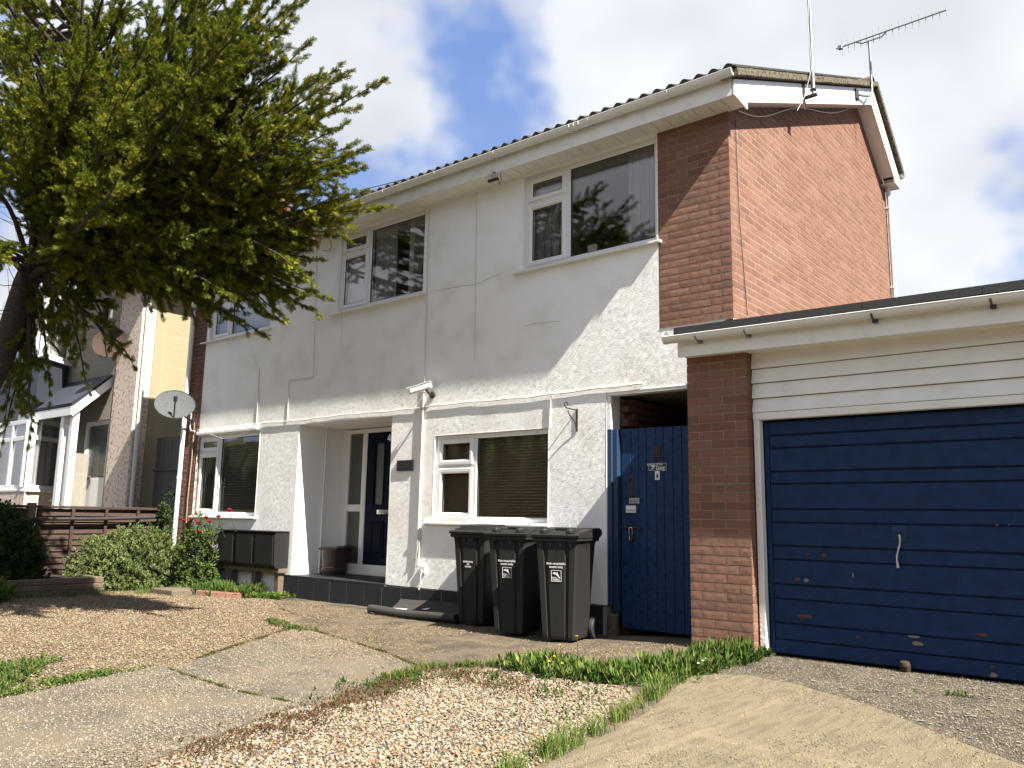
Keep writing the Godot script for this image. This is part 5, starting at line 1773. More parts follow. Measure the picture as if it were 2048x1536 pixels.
	cable("wall_cable", "thin painted cable falling from the eaves between the upper windows", [Vector3(-3.262, 5.08, 0.012), Vector3(-3.25, 4.4, 0.011), Vector3(-3.24, 3.6, 0.011), Vector3(-3.23, 2.96, 0.011)], 0.004, M.cable_white)
	cable("wall_cable", "vertical seam in the render beside the upper window over the door", [Vector3(-4.085, 5.07, 0.012), Vector3(-4.06, 3.9, 0.013), Vector3(-4.05, 2.66, 0.013)], 0.008, M.cable_white)  # joint in the render, built as a raised tube like the cables
	cable("wall_cable", "short painted cable above the window over the bins", [Vector3(-2.10, 2.45, 0.013), Vector3(-2.105, 2.42, 0.013), Vector3(-2.118, 2.1, 0.013)], 0.008, M.cable_white)
	var a := at_z(634, 490, 0.012)
	var b := at_z(627, 752, 0.012)
	var c := at_z(580, 760, 0.012)
	var d := at_z(575, 838, 0.012)
	cable("wall_cable", "painted cable stepping down the wall between porch and brick strip", [a, b, b + Vector3(-0.02, -0.02, 0), c, c + Vector3(-0.02, -0.03, 0), d], 0.006, M.cable_white)
	cable("wall_cable", "short painted cable above the meter box window", [at_z(519, 735, 0.012), at_z(513, 850, 0.012)], 0.006, M.cable_white)
	cable("slack_wire", "slack thin wire looping under the ledge over the window", [at_z(420, 868, 0.07), at_z(445, 877, 0.08), at_z(470, 876, 0.08), at_z(495, 862, 0.07), at_z(508, 851, 0.05)], 0.003, M.cable_white)
	var cracks := [[[865, 583], [900, 576], [960, 566], [1000, 545]], [[1050, 650], [1120, 641]], [[505, 705], [512, 735], [520, 752]], [[690, 520], [684, 700]]]
	mb = MB.new()
	for cr in cracks:
		var q := []
		for p in cr: q.append(at_z(p[0] + rng.randf_range(-3, 3), p[1], 0.006))
		for i in q.size() - 1:
			var n := 5
			for k in n:
				var u: Vector3 = q[i].lerp(q[i + 1], float(k) / n) + Vector3(0, rng.randf_range(-0.008, 0.008), 0)
				var w: Vector3 = q[i].lerp(q[i + 1], float(k + 1) / n) + Vector3(0, rng.randf_range(-0.008, 0.008), 0)
				mb.tube([u, w], 0.0016, 4, false)
	var crk := part(get_node("house"), "wall_crack", mb, M.crack)
	crk.set_meta("kind", "stuff")
	# a socket box with its tail by the bins
	t = thing("socket_box", "small white outdoor socket low on the wall beside bins", "socket", Vector3(-3.98, 0.44, 0.0))
	mb = MB.new()
	mb.cbox(Vector3(-4.01, 0.47, 0.004), Vector3(-3.92, 0.56, 0.03), 0.005)
	part(t, "case", mb, M.upvc)
	mb = MB.new()
	mb.tube([Vector3(-3.965, 0.51, 0.032), Vector3(-3.97, 0.43, 0.045), Vector3(-3.975, 0.35, 0.03), Vector3(-3.99, 0.28, 0.045)], 0.006, 6)
	part(t, "lead", mb, M.cable_white)
	# telephone gear under the eaves and the drop wire
	t = thing("junction_box", "small grey telephone junction box under the eaves", "box", at_z(1003, 336, 0.22))
	mb = MB.new()
	mb.cbox(Vector3(-0.045, -0.05, -0.04), Vector3(0.045, 0.05, 0.04), 0.01)
	part(t, "case", mb, M.grey_paint, true)
	mb = MB.new()
	mb.cbox(Vector3(-0.20, -0.13, -0.02), Vector3(-0.05, -0.10, 0.02), 0.006)
	mb.tube([Vector3(-0.05, -0.11, 0), Vector3(-0.02, -0.2, 0.0), Vector3(0.0, -0.14, 0), Vector3(-0.02, -0.04, 0)], 0.004, 5)
	part(t, "clamp", mb, M.black_metal, true)
	var j := at_z(990, 345, 0.30)
	cable("drop_wire", "thin black telephone wire leaving the eaves over the roof", [j, at_z(860, 346, -0.6), at_z(720, 381, -2.5), at_z(560, 440, -5.0), at_z(400, 490, -8.0), at_z(150, 560, -14.0)], 0.008, M.cable_dark)
	cable("drop_wire", "thin black wire crossing the sky beyond the conifer trunk", [at_z(190, 545, -10.0), at_z(60, 541, -12.0), at_z(-60, 537, -14.0)], 0.010, M.cable_dark)
	t = thing("eaves_light", "small black floodlight under the eaves over the door", "light fitting", at_z(658, 466, 0.16))
	mb = MB.new()
	mb.cbox(Vector3(-0.05, -0.03, -0.04), Vector3(0.05, 0.04, 0.05), 0.012)
	part(t, "case", mb, M.black_metal, true)
	mb = MB.new()
	mb.tube([Vector3(0.0, -0.03, 0.0), Vector3(-0.03, -0.16, -0.08), Vector3(-0.14, -0.2, -0.13), Vector3(-0.3, -0.16, -0.145)], 0.004, 5)
	part(t, "lead", mb, M.cable_dark, true)
	# satellite dish on the left-hand brick strip
	dish("satellite_dish", "grey satellite dish on the brick strip beside the downpipe", Vector3(-9.28, 2.80, 0.42), 0.30, Vector3(0.75, 0.62, 0.4), M.grey_paint, Vector3(-9.42, 2.62, 0.02))
	cable("wall_cable", "bundle of thin cables down the brick strip beside the downpipe", [Vector3(-9.36, 2.6, 0.014), Vector3(-9.35, 2.0, 0.016), Vector3(-9.38, 1.4, 0.014), Vector3(-9.36, 0.6, 0.014)], 0.009, M.mortar)
	cable("wall_cable", "white cable hooked round the corner below the satellite dish", [Vector3(-9.45, 2.75, 0.03), Vector3(-9.46, 2.52, 0.03), Vector3(-9.42, 2.46, 0.03), Vector3(-9.3, 2.45, 0.03)], 0.010, M.cable_white)
	aerials()
	carpet_roll()
	caddy()
	fence()

func wheel(mb: MB, tyre: MB, o: Vector3, r: float, w: float) -> void:
	var t := Transform3D(Basis(Vector3.BACK, PI / 2), o)
	tyre.lathe([Vector2(r * 0.62, -w / 2), Vector2(r * 0.94, -w / 2), Vector2(r, -w * 0.3), Vector2(r, w * 0.3), Vector2(r * 0.94, w / 2), Vector2(r * 0.62, w / 2)], 24, t)
	mb.lathe([Vector2(0.0, -w * 0.42), Vector2(r * 0.62, -w * 0.36), Vector2(r * 0.64, 0.0), Vector2(r * 0.62, w * 0.36), Vector2(r * 0.25, w * 0.3), Vector2(r * 0.2, w * 0.5), Vector2(0.0, w * 0.5)], 24, t)
	for k in 6:
		mb.tbox(t * Transform3D(Basis(Vector3.UP, TAU * k / 6.0), Vector3.ZERO) * Transform3D(Basis(), Vector3(r * 0.4, 0, 0)), Vector3(r * 0.45, w * 0.8, 0.012))
		mb.tbox(t * Transform3D(Basis(Vector3.UP, TAU * k / 6.0), Vector3.ZERO) * Transform3D(Basis(), Vector3(r * 0.4, 0, 0)), Vector3(r * 0.45, w * 0.8, 0.012))

func bin_section(hw: float, hd: float) -> Array:   # outline seen from above, with two upright flutes in the front
	var g := 0.016
	var q := [Vector2(-0.30, 1.0), Vector2(-0.36, 1.0)]
	var half := [[1.0, -0.9], [1.0, 0.86], [0.985, 0.95], [0.93, 1.0], [0.66, 1.0], [0.60, 0.94], [0.48, 0.94], [0.42, 1.0], [0.0, 1.0]]
	var out := []
	for p in half: out.append(Vector2(p[0] * hw, hd * p[1] if p[1] != 0.94 else hd - g))
	for i in range(half.size() - 2, -1, -1): out.append(Vector2(-out[i].x, out[i].y))
	out.append(Vector2(-hw * 0.93, -hd))
	out.append(Vector2(hw * 0.93, -hd))
	return out

func bins() -> void:
	var spots := [
		[Vector3(-1.45, 0, 0.63), 13.0, "black wheelie bin with crest sticker standing beside the blue gate", 0],
		[Vector3(-2.04, 0, 0.605), 10.0, "black wheelie bin with crest sticker between the other two bins", 0],
		[Vector3(-2.76, 0, 0.33), 8.0, "black wheelie bin with raised lid and BOROUGH OF POOLE print", 1]]
	for s in spots:
		var t := thing("wheelie_bin", s[2], "wheelie bin", s[0] + Vector3(0, gy(s[0].x) + 0.020, 0), "wheelie bins in front of the house")
		t.rotation_degrees.y = s[1]
		var mb := MB.new()
		var levels := [[0.03, 0.150, 0.185], [0.06, 0.156, 0.193], [0.70, 0.192, 0.236], [0.86, 0.202, 0.248], [0.915, 0.214, 0.258]]
		var prev := []
		for l in levels:
			var sec := bin_section(l[1], l[2])
			var ringp := []
			for p in sec: ringp.append(Vector3(p.x, l[0], p.y))
			if prev:
				for i in sec.size():
					var k := (i + 1) % sec.size()
					mb.quad(prev[k], prev[i], ringp[i], ringp[k])
			else:
				for i in range(1, sec.size() - 1): mb.tri(ringp[0], ringp[i], ringp[i + 1])
			prev = ringp
		part(t, "body", mb, M.bin_black, true)
		mb = MB.new()
		mb.cbox(Vector3(-0.232, 0.905, -0.272), Vector3(0.232, 0.94, 0.276), 0.008)
		for x in [-0.15, -0.05, 0.05, 0.15]: mb.prism(PackedVector2Array([Vector2(-0.02, 0), Vector2(0.02, 0), Vector2(0, -0.05)]), Vector3(x, 0.906, 0.252), Vector3.RIGHT, Vector3.UP, Vector3(0, 0, 0.012))
		for z in [-0.15, 0.0]: mb.box(Vector3(0.205, 0.84, z), Vector3(0.219, 0.906, z + 0.008))
		part(t, "rim", mb, M.bin_black, true)
		mb = MB.new()
		mb.prism(PackedVector2Array([Vector2(0.285, 0.941), Vector2(0.29, 0.962), Vector2(0.27, 0.975), Vector2(0.19, 0.978), Vector2(0.17, 0.995), Vector2(-0.05, 1.02), Vector2(-0.26, 1.03), Vector2(-0.285, 1.01), Vector2(-0.285, 0.941)]), Vector3(-0.238, 0, 0), Vector3(0, 0, 1), Vector3(0, 1, 0), Vector3(0.476, 0, 0))
		if s[3] == 1:
			mb.prism(PackedVector2Array([Vector2(0.20, 0.97), Vector2(0.17, 1.03), Vector2(-0.16, 1.045), Vector2(-0.22, 1.02)]), Vector3(-0.17, 0, 0), Vector3(0, 0, 1), Vector3(0, 1, 0), Vector3(0.34, 0, 0))
		else:
			for x in [-0.13, 0.13]:
				mb.cbox(Vector3(x - 0.032, 0.965, 0.16), Vector3(x + 0.032, 1.022, 0.27), 0.018)
				mb.cbox(Vector3(x - 0.03, 0.99, -0.12), Vector3(x + 0.03, 1.022, 0.14), 0.008)
			mb.cbox(Vector3(-0.075, 1.008, -0.02), Vector3(0.075, 1.028, 0.10), 0.004)
		part(t, "lid", mb, M.bin_black, true)
		mb = MB.new()
		mb.tube([Vector3(-0.21, 0.98, -0.335), Vector3(0.21, 0.98, -0.335)], 0.017, 10)
		for x in [-0.19, 0.0, 0.19]: mb.tbox(Transform3D(Basis(Vector3.RIGHT, -0.5), Vector3(x, 0.965, -0.305)), Vector3(0.05, 0.07, 0.05))
		for x in [-0.215, 0.215]: mb.lathe([Vector2(0.0, -0.014), Vector2(0.034, -0.014), Vector2(0.034, 0.014), Vector2(0.0, 0.014)], 14, Transform3D(Basis(Vector3.BACK, PI / 2), Vector3(x, 0.985, -0.325)))
		part(t, "handle", mb, M.bin_black, true)
		for x in [-0.185, 0.185]:
			var hub := MB.new()
			var tyre := MB.new()
			wheel(hub, tyre, Vector3(x, 0.10, -0.245), 0.10, 0.045)
			var w := part(t, "wheel", tyre, M.rubber, true)
			part(w, "hub", hub, M.bin_black, true)
		mb = MB.new()
		mb.tube([Vector3(-0.2, 0.10, -0.245), Vector3(0.2, 0.10, -0.245)], 0.012, 8)
		for x in [-0.12, 0.12]: mb.box(Vector3(x - 0.02, 0.05, -0.245), Vector3(x + 0.02, 0.2, -0.17))
		part(t, "axle", mb, M.bin_black, true)
		var tilt := Basis(Vector3.RIGHT, 0.066)
		var zf := func(y: float) -> float: return 0.1965 + (y - 0.06) * 0.0672
		if s[3] == 1:
			for l in [["BOROUGH", 0.655], ["OF", 0.63], ["POOLE", 0.605]]:
				var o := part(t, "lettering", words(l[0], 0.018, 0.001), M.print, true)
				o.transform = Transform3D(tilt, Vector3(-0.02, l[1], zf.call(l[1]) + 0.002))
		else:
			for l in [["Non recyclable", 0.705], ["waste only", 0.675]]:
				var o := part(t, "lettering", words(l[0], 0.019, 0.001), M.print, true)
				o.transform = Transform3D(tilt, Vector3(-0.0, l[1], zf.call(l[1]) + 0.002))
			var e := MB.new()
			ring(e, -0.05, 0.05, -0.05, 0.05, 0.004, 0.0, 0.0014, 0.0004)
			e.prism(PackedVector2Array([Vector2(-0.04, 0.022), Vector2(-0.018, 0.034), Vector2(0.006, 0.026), Vector2(0.012, 0.036), Vector2(0.016, 0.020), Vector2(0.030, -0.004), Vector2(0.042, -0.020), Vector2(0.028, -0.014), Vector2(0.022, -0.024), Vector2(0.016, -0.004), Vector2(-0.002, 0.010), Vector2(-0.022, 0.016)]), Vector3.ZERO, Vector3.RIGHT, Vector3.UP, Vector3(0, 0, 0.0012))
			for q in 3: e.box(Vector3(-0.044, -0.012 - q * 0.006, 0), Vector3(0.0 + q * 0.008, -0.010 - q * 0.006, 0.0012))
			var em := part(t, "crest", e, M.print, true)
			em.transform = Transform3D(tilt, Vector3(0.0, 0.595, zf.call(0.595) + 0.0015))
			var o2 := part(t, "lettering", words("POOLE", 0.016, 0.001), M.print, true)
			o2.transform = Transform3D(tilt, Vector3(0.0, 0.560, zf.call(0.56) + 0.002))

func aerials() -> void:
	var t := thing("aerial_pole", "tall grey aerial pole bracketed to the white bargeboard", "pole", Vector3(0.30, 5.95, -1.9))
	var p := at_x(1627, 190, 0.30)
	var mb := MB.new()
	mb.tube([p, p + Vector3(0, 1.0, 0), p + Vector3(0, 3.2, 0)], 0.022, 10)
	part(t, "mast", mb, M.galvanised)
	mb = MB.new()
	mb.cbox(Vector3(0.197, p.y - 0.15, p.z - 0.02), Vector3(0.203, p.y + 0.18, p.z + 0.06), 0.001)
	mb.cbox(Vector3(0.2, p.y - 0.02, p.z - 0.02), Vector3(0.34, p.y + 0.012, p.z + 0.02), 0.003)
	mb.cbox(Vector3(0.27, p.y + 0.05, p.z - 0.03), Vector3(0.33, p.y + 0.07, p.z + 0.03), 0.003)
	part(t, "bracket", mb, M.rusty)
	mb = MB.new()
	mb.tube([p + Vector3(0.02, 1.6, 0.02), p + Vector3(-0.015, 0.9, 0.025), p + Vector3(0.0, 0.3, 0.03), p + Vector3(-0.08, -0.02, 0.06), p + Vector3(-0.14, -0.2, 0.14)], 0.004, 5)
	part(t, "lead", mb, M.cable_white)
	# television aerial
	t = thing("television_aerial", "long comb-like television aerial on a cranked mast", "aerial", Vector3(0.22, 6.8, -3.65))
	var m := at_y(1738, 80, 7.8)
	var b0 := at_y(1672, 98, 7.8)
	var b1 := at_y(1893, 20, 7.8)
	var e := Vector3(m.x, 7.02, m.z + 0.03)
	mb = MB.new()
	mb.tube([Vector3(0.21, 6.80, -3.66), Vector3(0.24, 6.83, -3.80), Vector3(0.27, 6.9, -4.0), Vector3(m.x, 7.03, m.z), Vector3(m.x, 7.15, m.z), Vector3(m.x, 7.78, m.z)], 0.017, 9)
	part(t, "mast", mb, M.galvanised)
	mb = MB.new()
	mb.cbox(Vector3(0.197, 6.72, -3.70), Vector3(0.225, 6.86, -3.60), 0.003)
	part(t, "bracket", mb, M.black_metal)
	var dr := (b1 - b0).normalized()
	var L := b0.distance_to(b1)
	mb = MB.new()
	mb.tube([b0, b1], 0.010, 7)
	mb.tube([b0 + dr * 0.28 + Vector3(0, -0.01, 0), b0 + dr * 0.36 + Vector3(0, -0.055, 0), b0 + dr * 0.62 + Vector3(0, -0.055, 0), b0 + dr * 0.68 + Vector3(0, -0.005, 0)], 0.009, 6)
	mb.cbox(Vector3(-0.03, -0.03, -0.025), Vector3(0.03, 0.03, 0.025), 0.006, Transform3D(Basis(), b0 + dr * 0.06))
	part(t, "boom", mb, M.galvanised)
	for k in 17:
		var o := b0 + dr * (L * (0.06 + 0.94 * k / 16.0))
		mb = MB.new()
		var hl := 0.13 if k == 0 else lerpf(0.115, 0.085, k / 16.0)
		mb.tube([o + Vector3(0, -hl, 0), o + Vector3(0, hl, 0)], 0.0045, 5)
		part(t, "element", mb, M.galvanised)
	# slack cables along the gable
	var w := []
	for k in 24:
		var u := k / 23.0
		w.append(at_x(lerpf(1478, 1700, u), lerpf(222, 212, u) + 9.0 * sin(u * 9.0) + 8.0 * sin(u * PI), 0.03))
	cable("gable_cable", "slack grey aerial cables looping under the gable verge", w, 0.006, M.cable_white)
	cable("gable_cable", "thin dark cable running down the gable near the corner", [at_x(1471, 240, 0.012), at_x(1474, 330, 0.012), at_x(1480, 450, 0.012), at_x(1489, 560, 0.012), at_x(1495, 630, 0.012)], 0.004, M.cable_dark)

func carpet_roll() -> void:
	var t := thing("carpet_offcut", "folded grey carpet offcut lying against the tiled plinth", "carpet", Vector3(-3.7, 0.02, 0.3))
	var prof := [Vector2(0.055, 0.16), Vector2(0.12, 0.11), Vector2(0.22, 0.062), Vector2(0.34, 0.045), Vector2(0.44, 0.05)]
	var roll := []
	for k in 26:
		var a := -PI / 2 + k * 0.42
		var r := 0.052 - 0.0011 * k
		roll.append(Vector2(0.50 + cos(a) * r * 1.15, 0.072 + sin(a) * r * 0.85))
	var draw := func(mb: MB, pr: Array, x0: float, x1: float, th: float, skew: float) -> void:
		var n := 14
		for i in pr.size() - 1:
			for k in n:
				var xa := lerpf(x0, x1, float(k) / n)
				var xb := lerpf(x0, x1, float(k + 1) / n)
				var f := func(p: Vector2, x: float, up: float) -> Vector3: return Vector3(x + skew * (p.x - 0.05), p.y + up + 0.008 * sin(x * 5.0 + p.x * 9.0), p.x + 0.03 * (x + 3.0) * -0.6)
				mb.quad(f.call(pr[i + 1], xa, th), f.call(pr[i + 1], xb, th), f.call(pr[i], xb, th), f.call(pr[i], xa, th))
				mb.quad(f.call(pr[i], xa, 0), f.call(pr[i], xb, 0), f.call(pr[i + 1], xb, 0), f.call(pr[i + 1], xa, 0))
			for x in [x0, x1]: mb.quad(Vector3(x + skew * (pr[i].x - 0.05), pr[i].y, pr[i].x + 0.03 * (x + 3.0) * -0.6), Vector3(x + skew * (pr[i + 1].x - 0.05), pr[i + 1].y, pr[i + 1].x + 0.03 * (x + 3.0) * -0.6), Vector3(x + skew * (pr[i + 1].x - 0.05), pr[i + 1].y + th, pr[i + 1].x + 0.03 * (x + 3.0) * -0.6), Vector3(x + skew * (pr[i].x - 0.05), pr[i].y + th, pr[i].x + 0.03 * (x + 3.0) * -0.6))
	var mb := MB.new()
	draw.call(mb, prof, -4.25, -3.02, 0.010, 0.1)
	part(t, "flat_piece", mb, M.carpet)
	mb = MB.new()
	draw.call(mb, roll, -4.33, -3.0, 0.007, 0.1)
	part(t, "rolled_edge", mb, M.carpet)
	mb = MB.new()
	mb.cbox(Vector3(-0.10, 0, -0.03), Vector3(0.10, 0.002, 0.03), 0.0005, Transform3D(Basis(Vector3.UP, 0.3) * Basis(Vector3.RIGHT, 0.1), Vector3(-4.05, 0.076, 0.30)))
	mb.cbox(Vector3(-0.05, 0, -0.03), Vector3(0.05, 0.002, 0.03), 0.0005, Transform3D(Basis(Vector3.UP, -0.2) * Basis(Vector3.RIGHT, 0.3), Vector3(-3.72, 0.098, 0.19)))
	part(t, "paper_tag", mb, M.upvc)

func caddy() -> void:
	var t := thing("food_caddy", "dark brown food waste caddy standing in the porch", "caddy", Vector3(-6.27, 0.312, -0.52))
	t.rotation_degrees.y = 12
	var mb := MB.new()
	var prev := []
	for l in [[0.0, 0.125, 0.14], [0.05, 0.135, 0.15], [0.055, 0.145, 0.158], [0.10, 0.145, 0.158], [0.11, 0.135, 0.15], [0.34, 0.155, 0.17]]:
		var r := []
		for k in 24:
			var a := TAU * k / 24
			var q := pow(absf(cos(a)), 0.5) * signf(cos(a))
			var s := pow(absf(sin(a)), 0.5) * signf(sin(a))
			r.append(Vector3(q * l[1], l[0], s * l[2]))
		if prev:
			for k in 24: mb.quad(prev[(k + 1) % 24], prev[k], r[k], r[(k + 1) % 24])
		prev = r
	part(t, "body", mb, M.brown_plastic, true)
	mb = MB.new()
	mb.cbox(Vector3(-0.165, 0.335, -0.18), Vector3(0.165, 0.375, 0.18), 0.02)
	mb.cbox(Vector3(0.1, 0.355, -0.16), Vector3(0.22, 0.40, 0.10), 0.015)
	part(t, "lid", mb, M.brown_plastic, true)
	mb = MB.new()
	var hp := []
	for k in 9:
		var a := PI * k / 8
		hp.append(Vector3(0.165 + 0.03 * sin(a), 0.34 - 0.22 * sin(a), -0.15 + 0.3 * k / 8.0))
	mb.tube(hp, 0.009, 7)
	part(t, "handle", mb, M.brown_plastic, true)

func fence() -> void:
	var t := thing("lap_fence", "brown lap board fence panel beside the shrubs", "fence", Vector3(-10.0, 0, 1.0))
	var z0 := 0.02
	var z1 := 2.02
	var mb: MB
	for k in 12:
		mb = MB.new()
		var y := 0.10 + k * 0.087
		mb.hexa([Vector3(-10.02, y, z0), Vector3(-9.975, y, z0), Vector3(-9.975, y, z1), Vector3(-10.02, y, z1), Vector3(-10.02, y + 0.105, z0), Vector3(-10.005, y + 0.105 + rng.randf_range(-0.006, 0.006), z0), Vector3(-10.005, y + 0.105 + rng.randf_range(-0.006, 0.006), z1), Vector3(-10.02, y + 0.105, z1)])
		part(t, "lap_board", mb, M.fence_wood)
	for z in [z0, 0.5, 1.0, 1.5, 1.97]:
		mb = MB.new()
		mb.cbox(Vector3(-9.974, 0.05, z), Vector3(-9.94, 1.16, z + 0.045), 0.004)
		part(t, "batten", mb, M.fence_wood)
	mb = MB.new()
	mb.cbox(Vector3(-10.03, 1.165, z0 - 0.02), Vector3(-9.935, 1.205, z1 + 0.02), 0.005)
	part(t, "capping", mb, M.fence_wood)
	mb = MB.new()
	mb.cbox(Vector3(-10.06, -0.1, 2.045), Vector3(-9.95, 1.24, 2.15), 0.01)
	part(t, "post", mb, M.sleeper)
	# a further panel out towards the street
	t = thing("lap_fence", "brown lap board fence panel behind the dark shrub", "fence", Vector3(-10.0, 0, 3.0))
	for k in 12:
		mb = MB.new()
		var y := 0.10 + k * 0.087
		mb.hexa([Vector3(-10.02, y, 2.16), Vector3(-9.975, y, 2.16), Vector3(-9.975, y, 4.0), Vector3(-10.02, y, 4.0), Vector3(-10.02, y + 0.105, 2.16), Vector3(-10.005, y + 0.105, 2.16), Vector3(-10.005, y + 0.105, 4.0), Vector3(-10.02, y + 0.105, 4.0)])
		part(t, "lap_board", mb, M.fence_wood)
	mb = MB.new()
	mb.cbox(Vector3(-10.03, 1.165, 2.16), Vector3(-9.935, 1.205, 4.0), 0.005)
	part(t, "capping", mb, M.fence_wood)
	mb = MB.new()
	var p0 := at_x(70, 1038, -9.88)
	var p1 := at_x(332, 1034, -9.88)
	mb.tube([p0, p0.lerp(p1, 0.5) + Vector3(0, -0.015, 0), p1], 0.028, 10)
	mb.tube([Vector3(-9.88, 0.0, p0.z + 0.05), Vector3(-9.88, p0.y, p0.z + 0.05)], 0.02, 8)
	mb.tube([Vector3(-9.88, 0.0, p1.z + 0.03), Vector3(-9.88, p1.y, p1.z + 0.03)], 0.02, 8)
	single("pipe_rail", "black plastic pipe fixed level along the lap fence", "pipe", mb, M.rubber)
	# timber planter
	t = thing("timber_planter", "low planter of stacked weathered timber sleepers", "planter", Vector3(-8.75, 0, 2.0))
	for k in 3:
		mb = MB.new()
		mb.cbox(Vector3(-8.78 + rng.randf_range(-0.006, 0.006), 0.0 + k * 0.078, 1.55), Vector3(-8.70 + rng.randf_range(-0.004, 0.006), 0.073 + k * 0.078, 3.4), 0.006)
		part(t, "plank", mb, M.sleeper)
	for k in 3:
		mb = MB.new()
		mb.cbox(Vector3(-9.8, 0.0 + k * 0.078, 1.55), Vector3(-8.785, 0.073 + k * 0.078, 1.62), 0.006)
		part(t, "plank", mb, M.sleeper)
	mb = MB.new()
	mb.box(Vector3(-9.8, 0.0, 1.62), Vector3(-8.785, 0.20, 3.4))
	part(t, "soil_fill", mb, M.soil)
	# paving slab and edging bricks at the corner of the bed
	mb = MB.new()
	mb.cbox(Vector3(-8.35, 0.0, 0.62), Vector3(-7.75, 0.075, 1.05), 0.008)
	single("paving_slab", "loose pale paving slab at the edge of the flower bed", "paving slab", mb, M.concrete)
	for k in 3:
		mb = MB.new()
		mb.cbox(Vector3(-0.11, 0, -0.05), Vector3(0.11, 0.07, 0.05), 0.008, Transform3D(Basis(Vector3.UP, 0.45 + 0.1 * k), Vector3(-7.55 + k * 0.26, 0.002, 0.68 - k * 0.07)))
		single("edging_brick", ["red edging brick beside the loose paving slab", "middle red edging brick at the foot of the weeds", "red edging brick nearest the porch step"][k], "brick", mb, M.brick2, "bricks edging the flower bed")


# ---------------------------------------------------------------- plants
func leaf_mesh(length: float, width: float, bend := 0.25) -> MB:   # a pointed leaf along +y, folded at the rib
	var mb := MB.new()
	mb.tinted = true
	var m := Vector3(0, length * 0.45, bend * length * 0.25)
	var tip := Vector3(0, length, -bend * length * 0.2)
	var l := Vector3(-width / 2, length * 0.5, bend * length * 0.05)
	var r := Vector3(width / 2, length * 0.5, bend * length * 0.05)
	mb.tri(Vector3.ZERO, m, l)
	mb.tri(Vector3.ZERO, r, m)
	mb.tri(m, tip, l)
	mb.tri(m, r, tip)
	return mb

func add_mesh(dst: MB, src: MB, t: Transform3D, tint := Color.WHITE) -> void:
	for i in src.v.size():
		dst.v.append(t * src.v[i])
		dst.n.append((t.basis * src.n[i]).normalized())
		dst.c.append(src.c[i] * tint if src.c.size() > i else tint)

func rosette(n: int, length: float, width: float, spread: float, sd: int) -> ArrayMesh:   # a shoot of leaves round +y
	var r := RandomNumberGenerator.new()
	r.seed = sd
	var mb := MB.new()
	mb.tinted = true
	for i in n:
		var u := float(i) / n
		var lf := leaf_mesh(length * r.randf_range(0.75, 1.1), width * r.randf_range(0.8, 1.1))
		var b := Basis(Vector3.UP, i * 2.4 + r.randf() * 0.4) * Basis(Vector3.RIGHT, lerpf(spread, 0.25, u) + r.randf_range(-0.15, 0.15))
		add_mesh(mb, lf, Transform3D(b, Vector3(0, length * 0.9 * u, 0)), grey(r.randf_range(0.8, 1.05)))
	return mb.mesh()

func shrub(called: String, label: String, at: Vector3, size: Vector3, count: int, mesh: ArrayMesh, pal: Array, scale: Vector2, sd: int) -> void:
	var t := thing(called, label, "shrub", at)
	var r := RandomNumberGenerator.new()
	r.seed = sd
	var f := FastNoiseLite.new()
	f.seed = sd
	f.frequency = 2.6
	var list := []
	var cols := []
	for i in count:
		var d := Vector3(r.randfn(), absf(r.randfn()) * 0.9 - 0.15, r.randfn()).normalized()
		var lump := 1.0 + 0.35 * f.get_noise_3d(d.x * 1.5, d.y * 1.5, d.z * 1.5)
		var p := d * size * lump * pow(r.randf(), 0.22)
		if p.y < -0.02: p.y = r.randf() * 0.1
		var up := (d * Vector3(1, 0.8, 1) + Vector3(0, 0.9, 0) + Vector3(r.randfn(), r.randfn(), r.randfn()) * 0.35).normalized()
		var side := up.cross(Vector3(r.randfn(), r.randfn(), r.randfn())).normalized()
		var s := r.randf_range(scale.x, scale.y)
		list.append(Transform3D(Basis(side, up, side.cross(up)).scaled(Vector3.ONE * s), at + p))
		cols.append((pal[r.randi() % pal.size()] as Color) * r.randf_range(0.75, 1.15))
	copies(t, "foliage", mesh, M.leaf, list, cols)
	var mb := MB.new()
	for k in 9:
		var a := TAU * k / 9.0
		mb.tube([at + Vector3(cos(a) * 0.04, -0.03, sin(a) * 0.04), at + Vector3(cos(a) * size.x * 0.35, size.y * 0.45, sin(a) * size.z * 0.35), at + Vector3(cos(a) * size.x * 0.6, size.y * 0.75, sin(a) * size.z * 0.6)], [0.014, 0.009, 0.004], 5)
	part(t, "stems", mb, M.bark)

func blade_mesh() -> ArrayMesh:
	var mb := MB.new()
	mb.tinted = true
	var w := 0.020
	var p := [Vector3(0, 0, 0), Vector3(0, 0.4, 0.06), Vector3(0, 0.75, 0.2), Vector3(0, 1.0, 0.42)]
	var k := [1.0, 0.85, 0.55, 0.0]
	for i in 3:
		var a: Vector3 = p[i]
		var b: Vector3 = p[i + 1]
		var wa := Vector3(w * k[i], 0, 0)
		var wb := Vector3(w * k[i + 1], 0, 0)
		if i < 2: mb.quad(a - wa, a + wa, b + wb, b - wb)
		else: mb.tri(a - wa, a + wa, b)
	return mb.mesh()

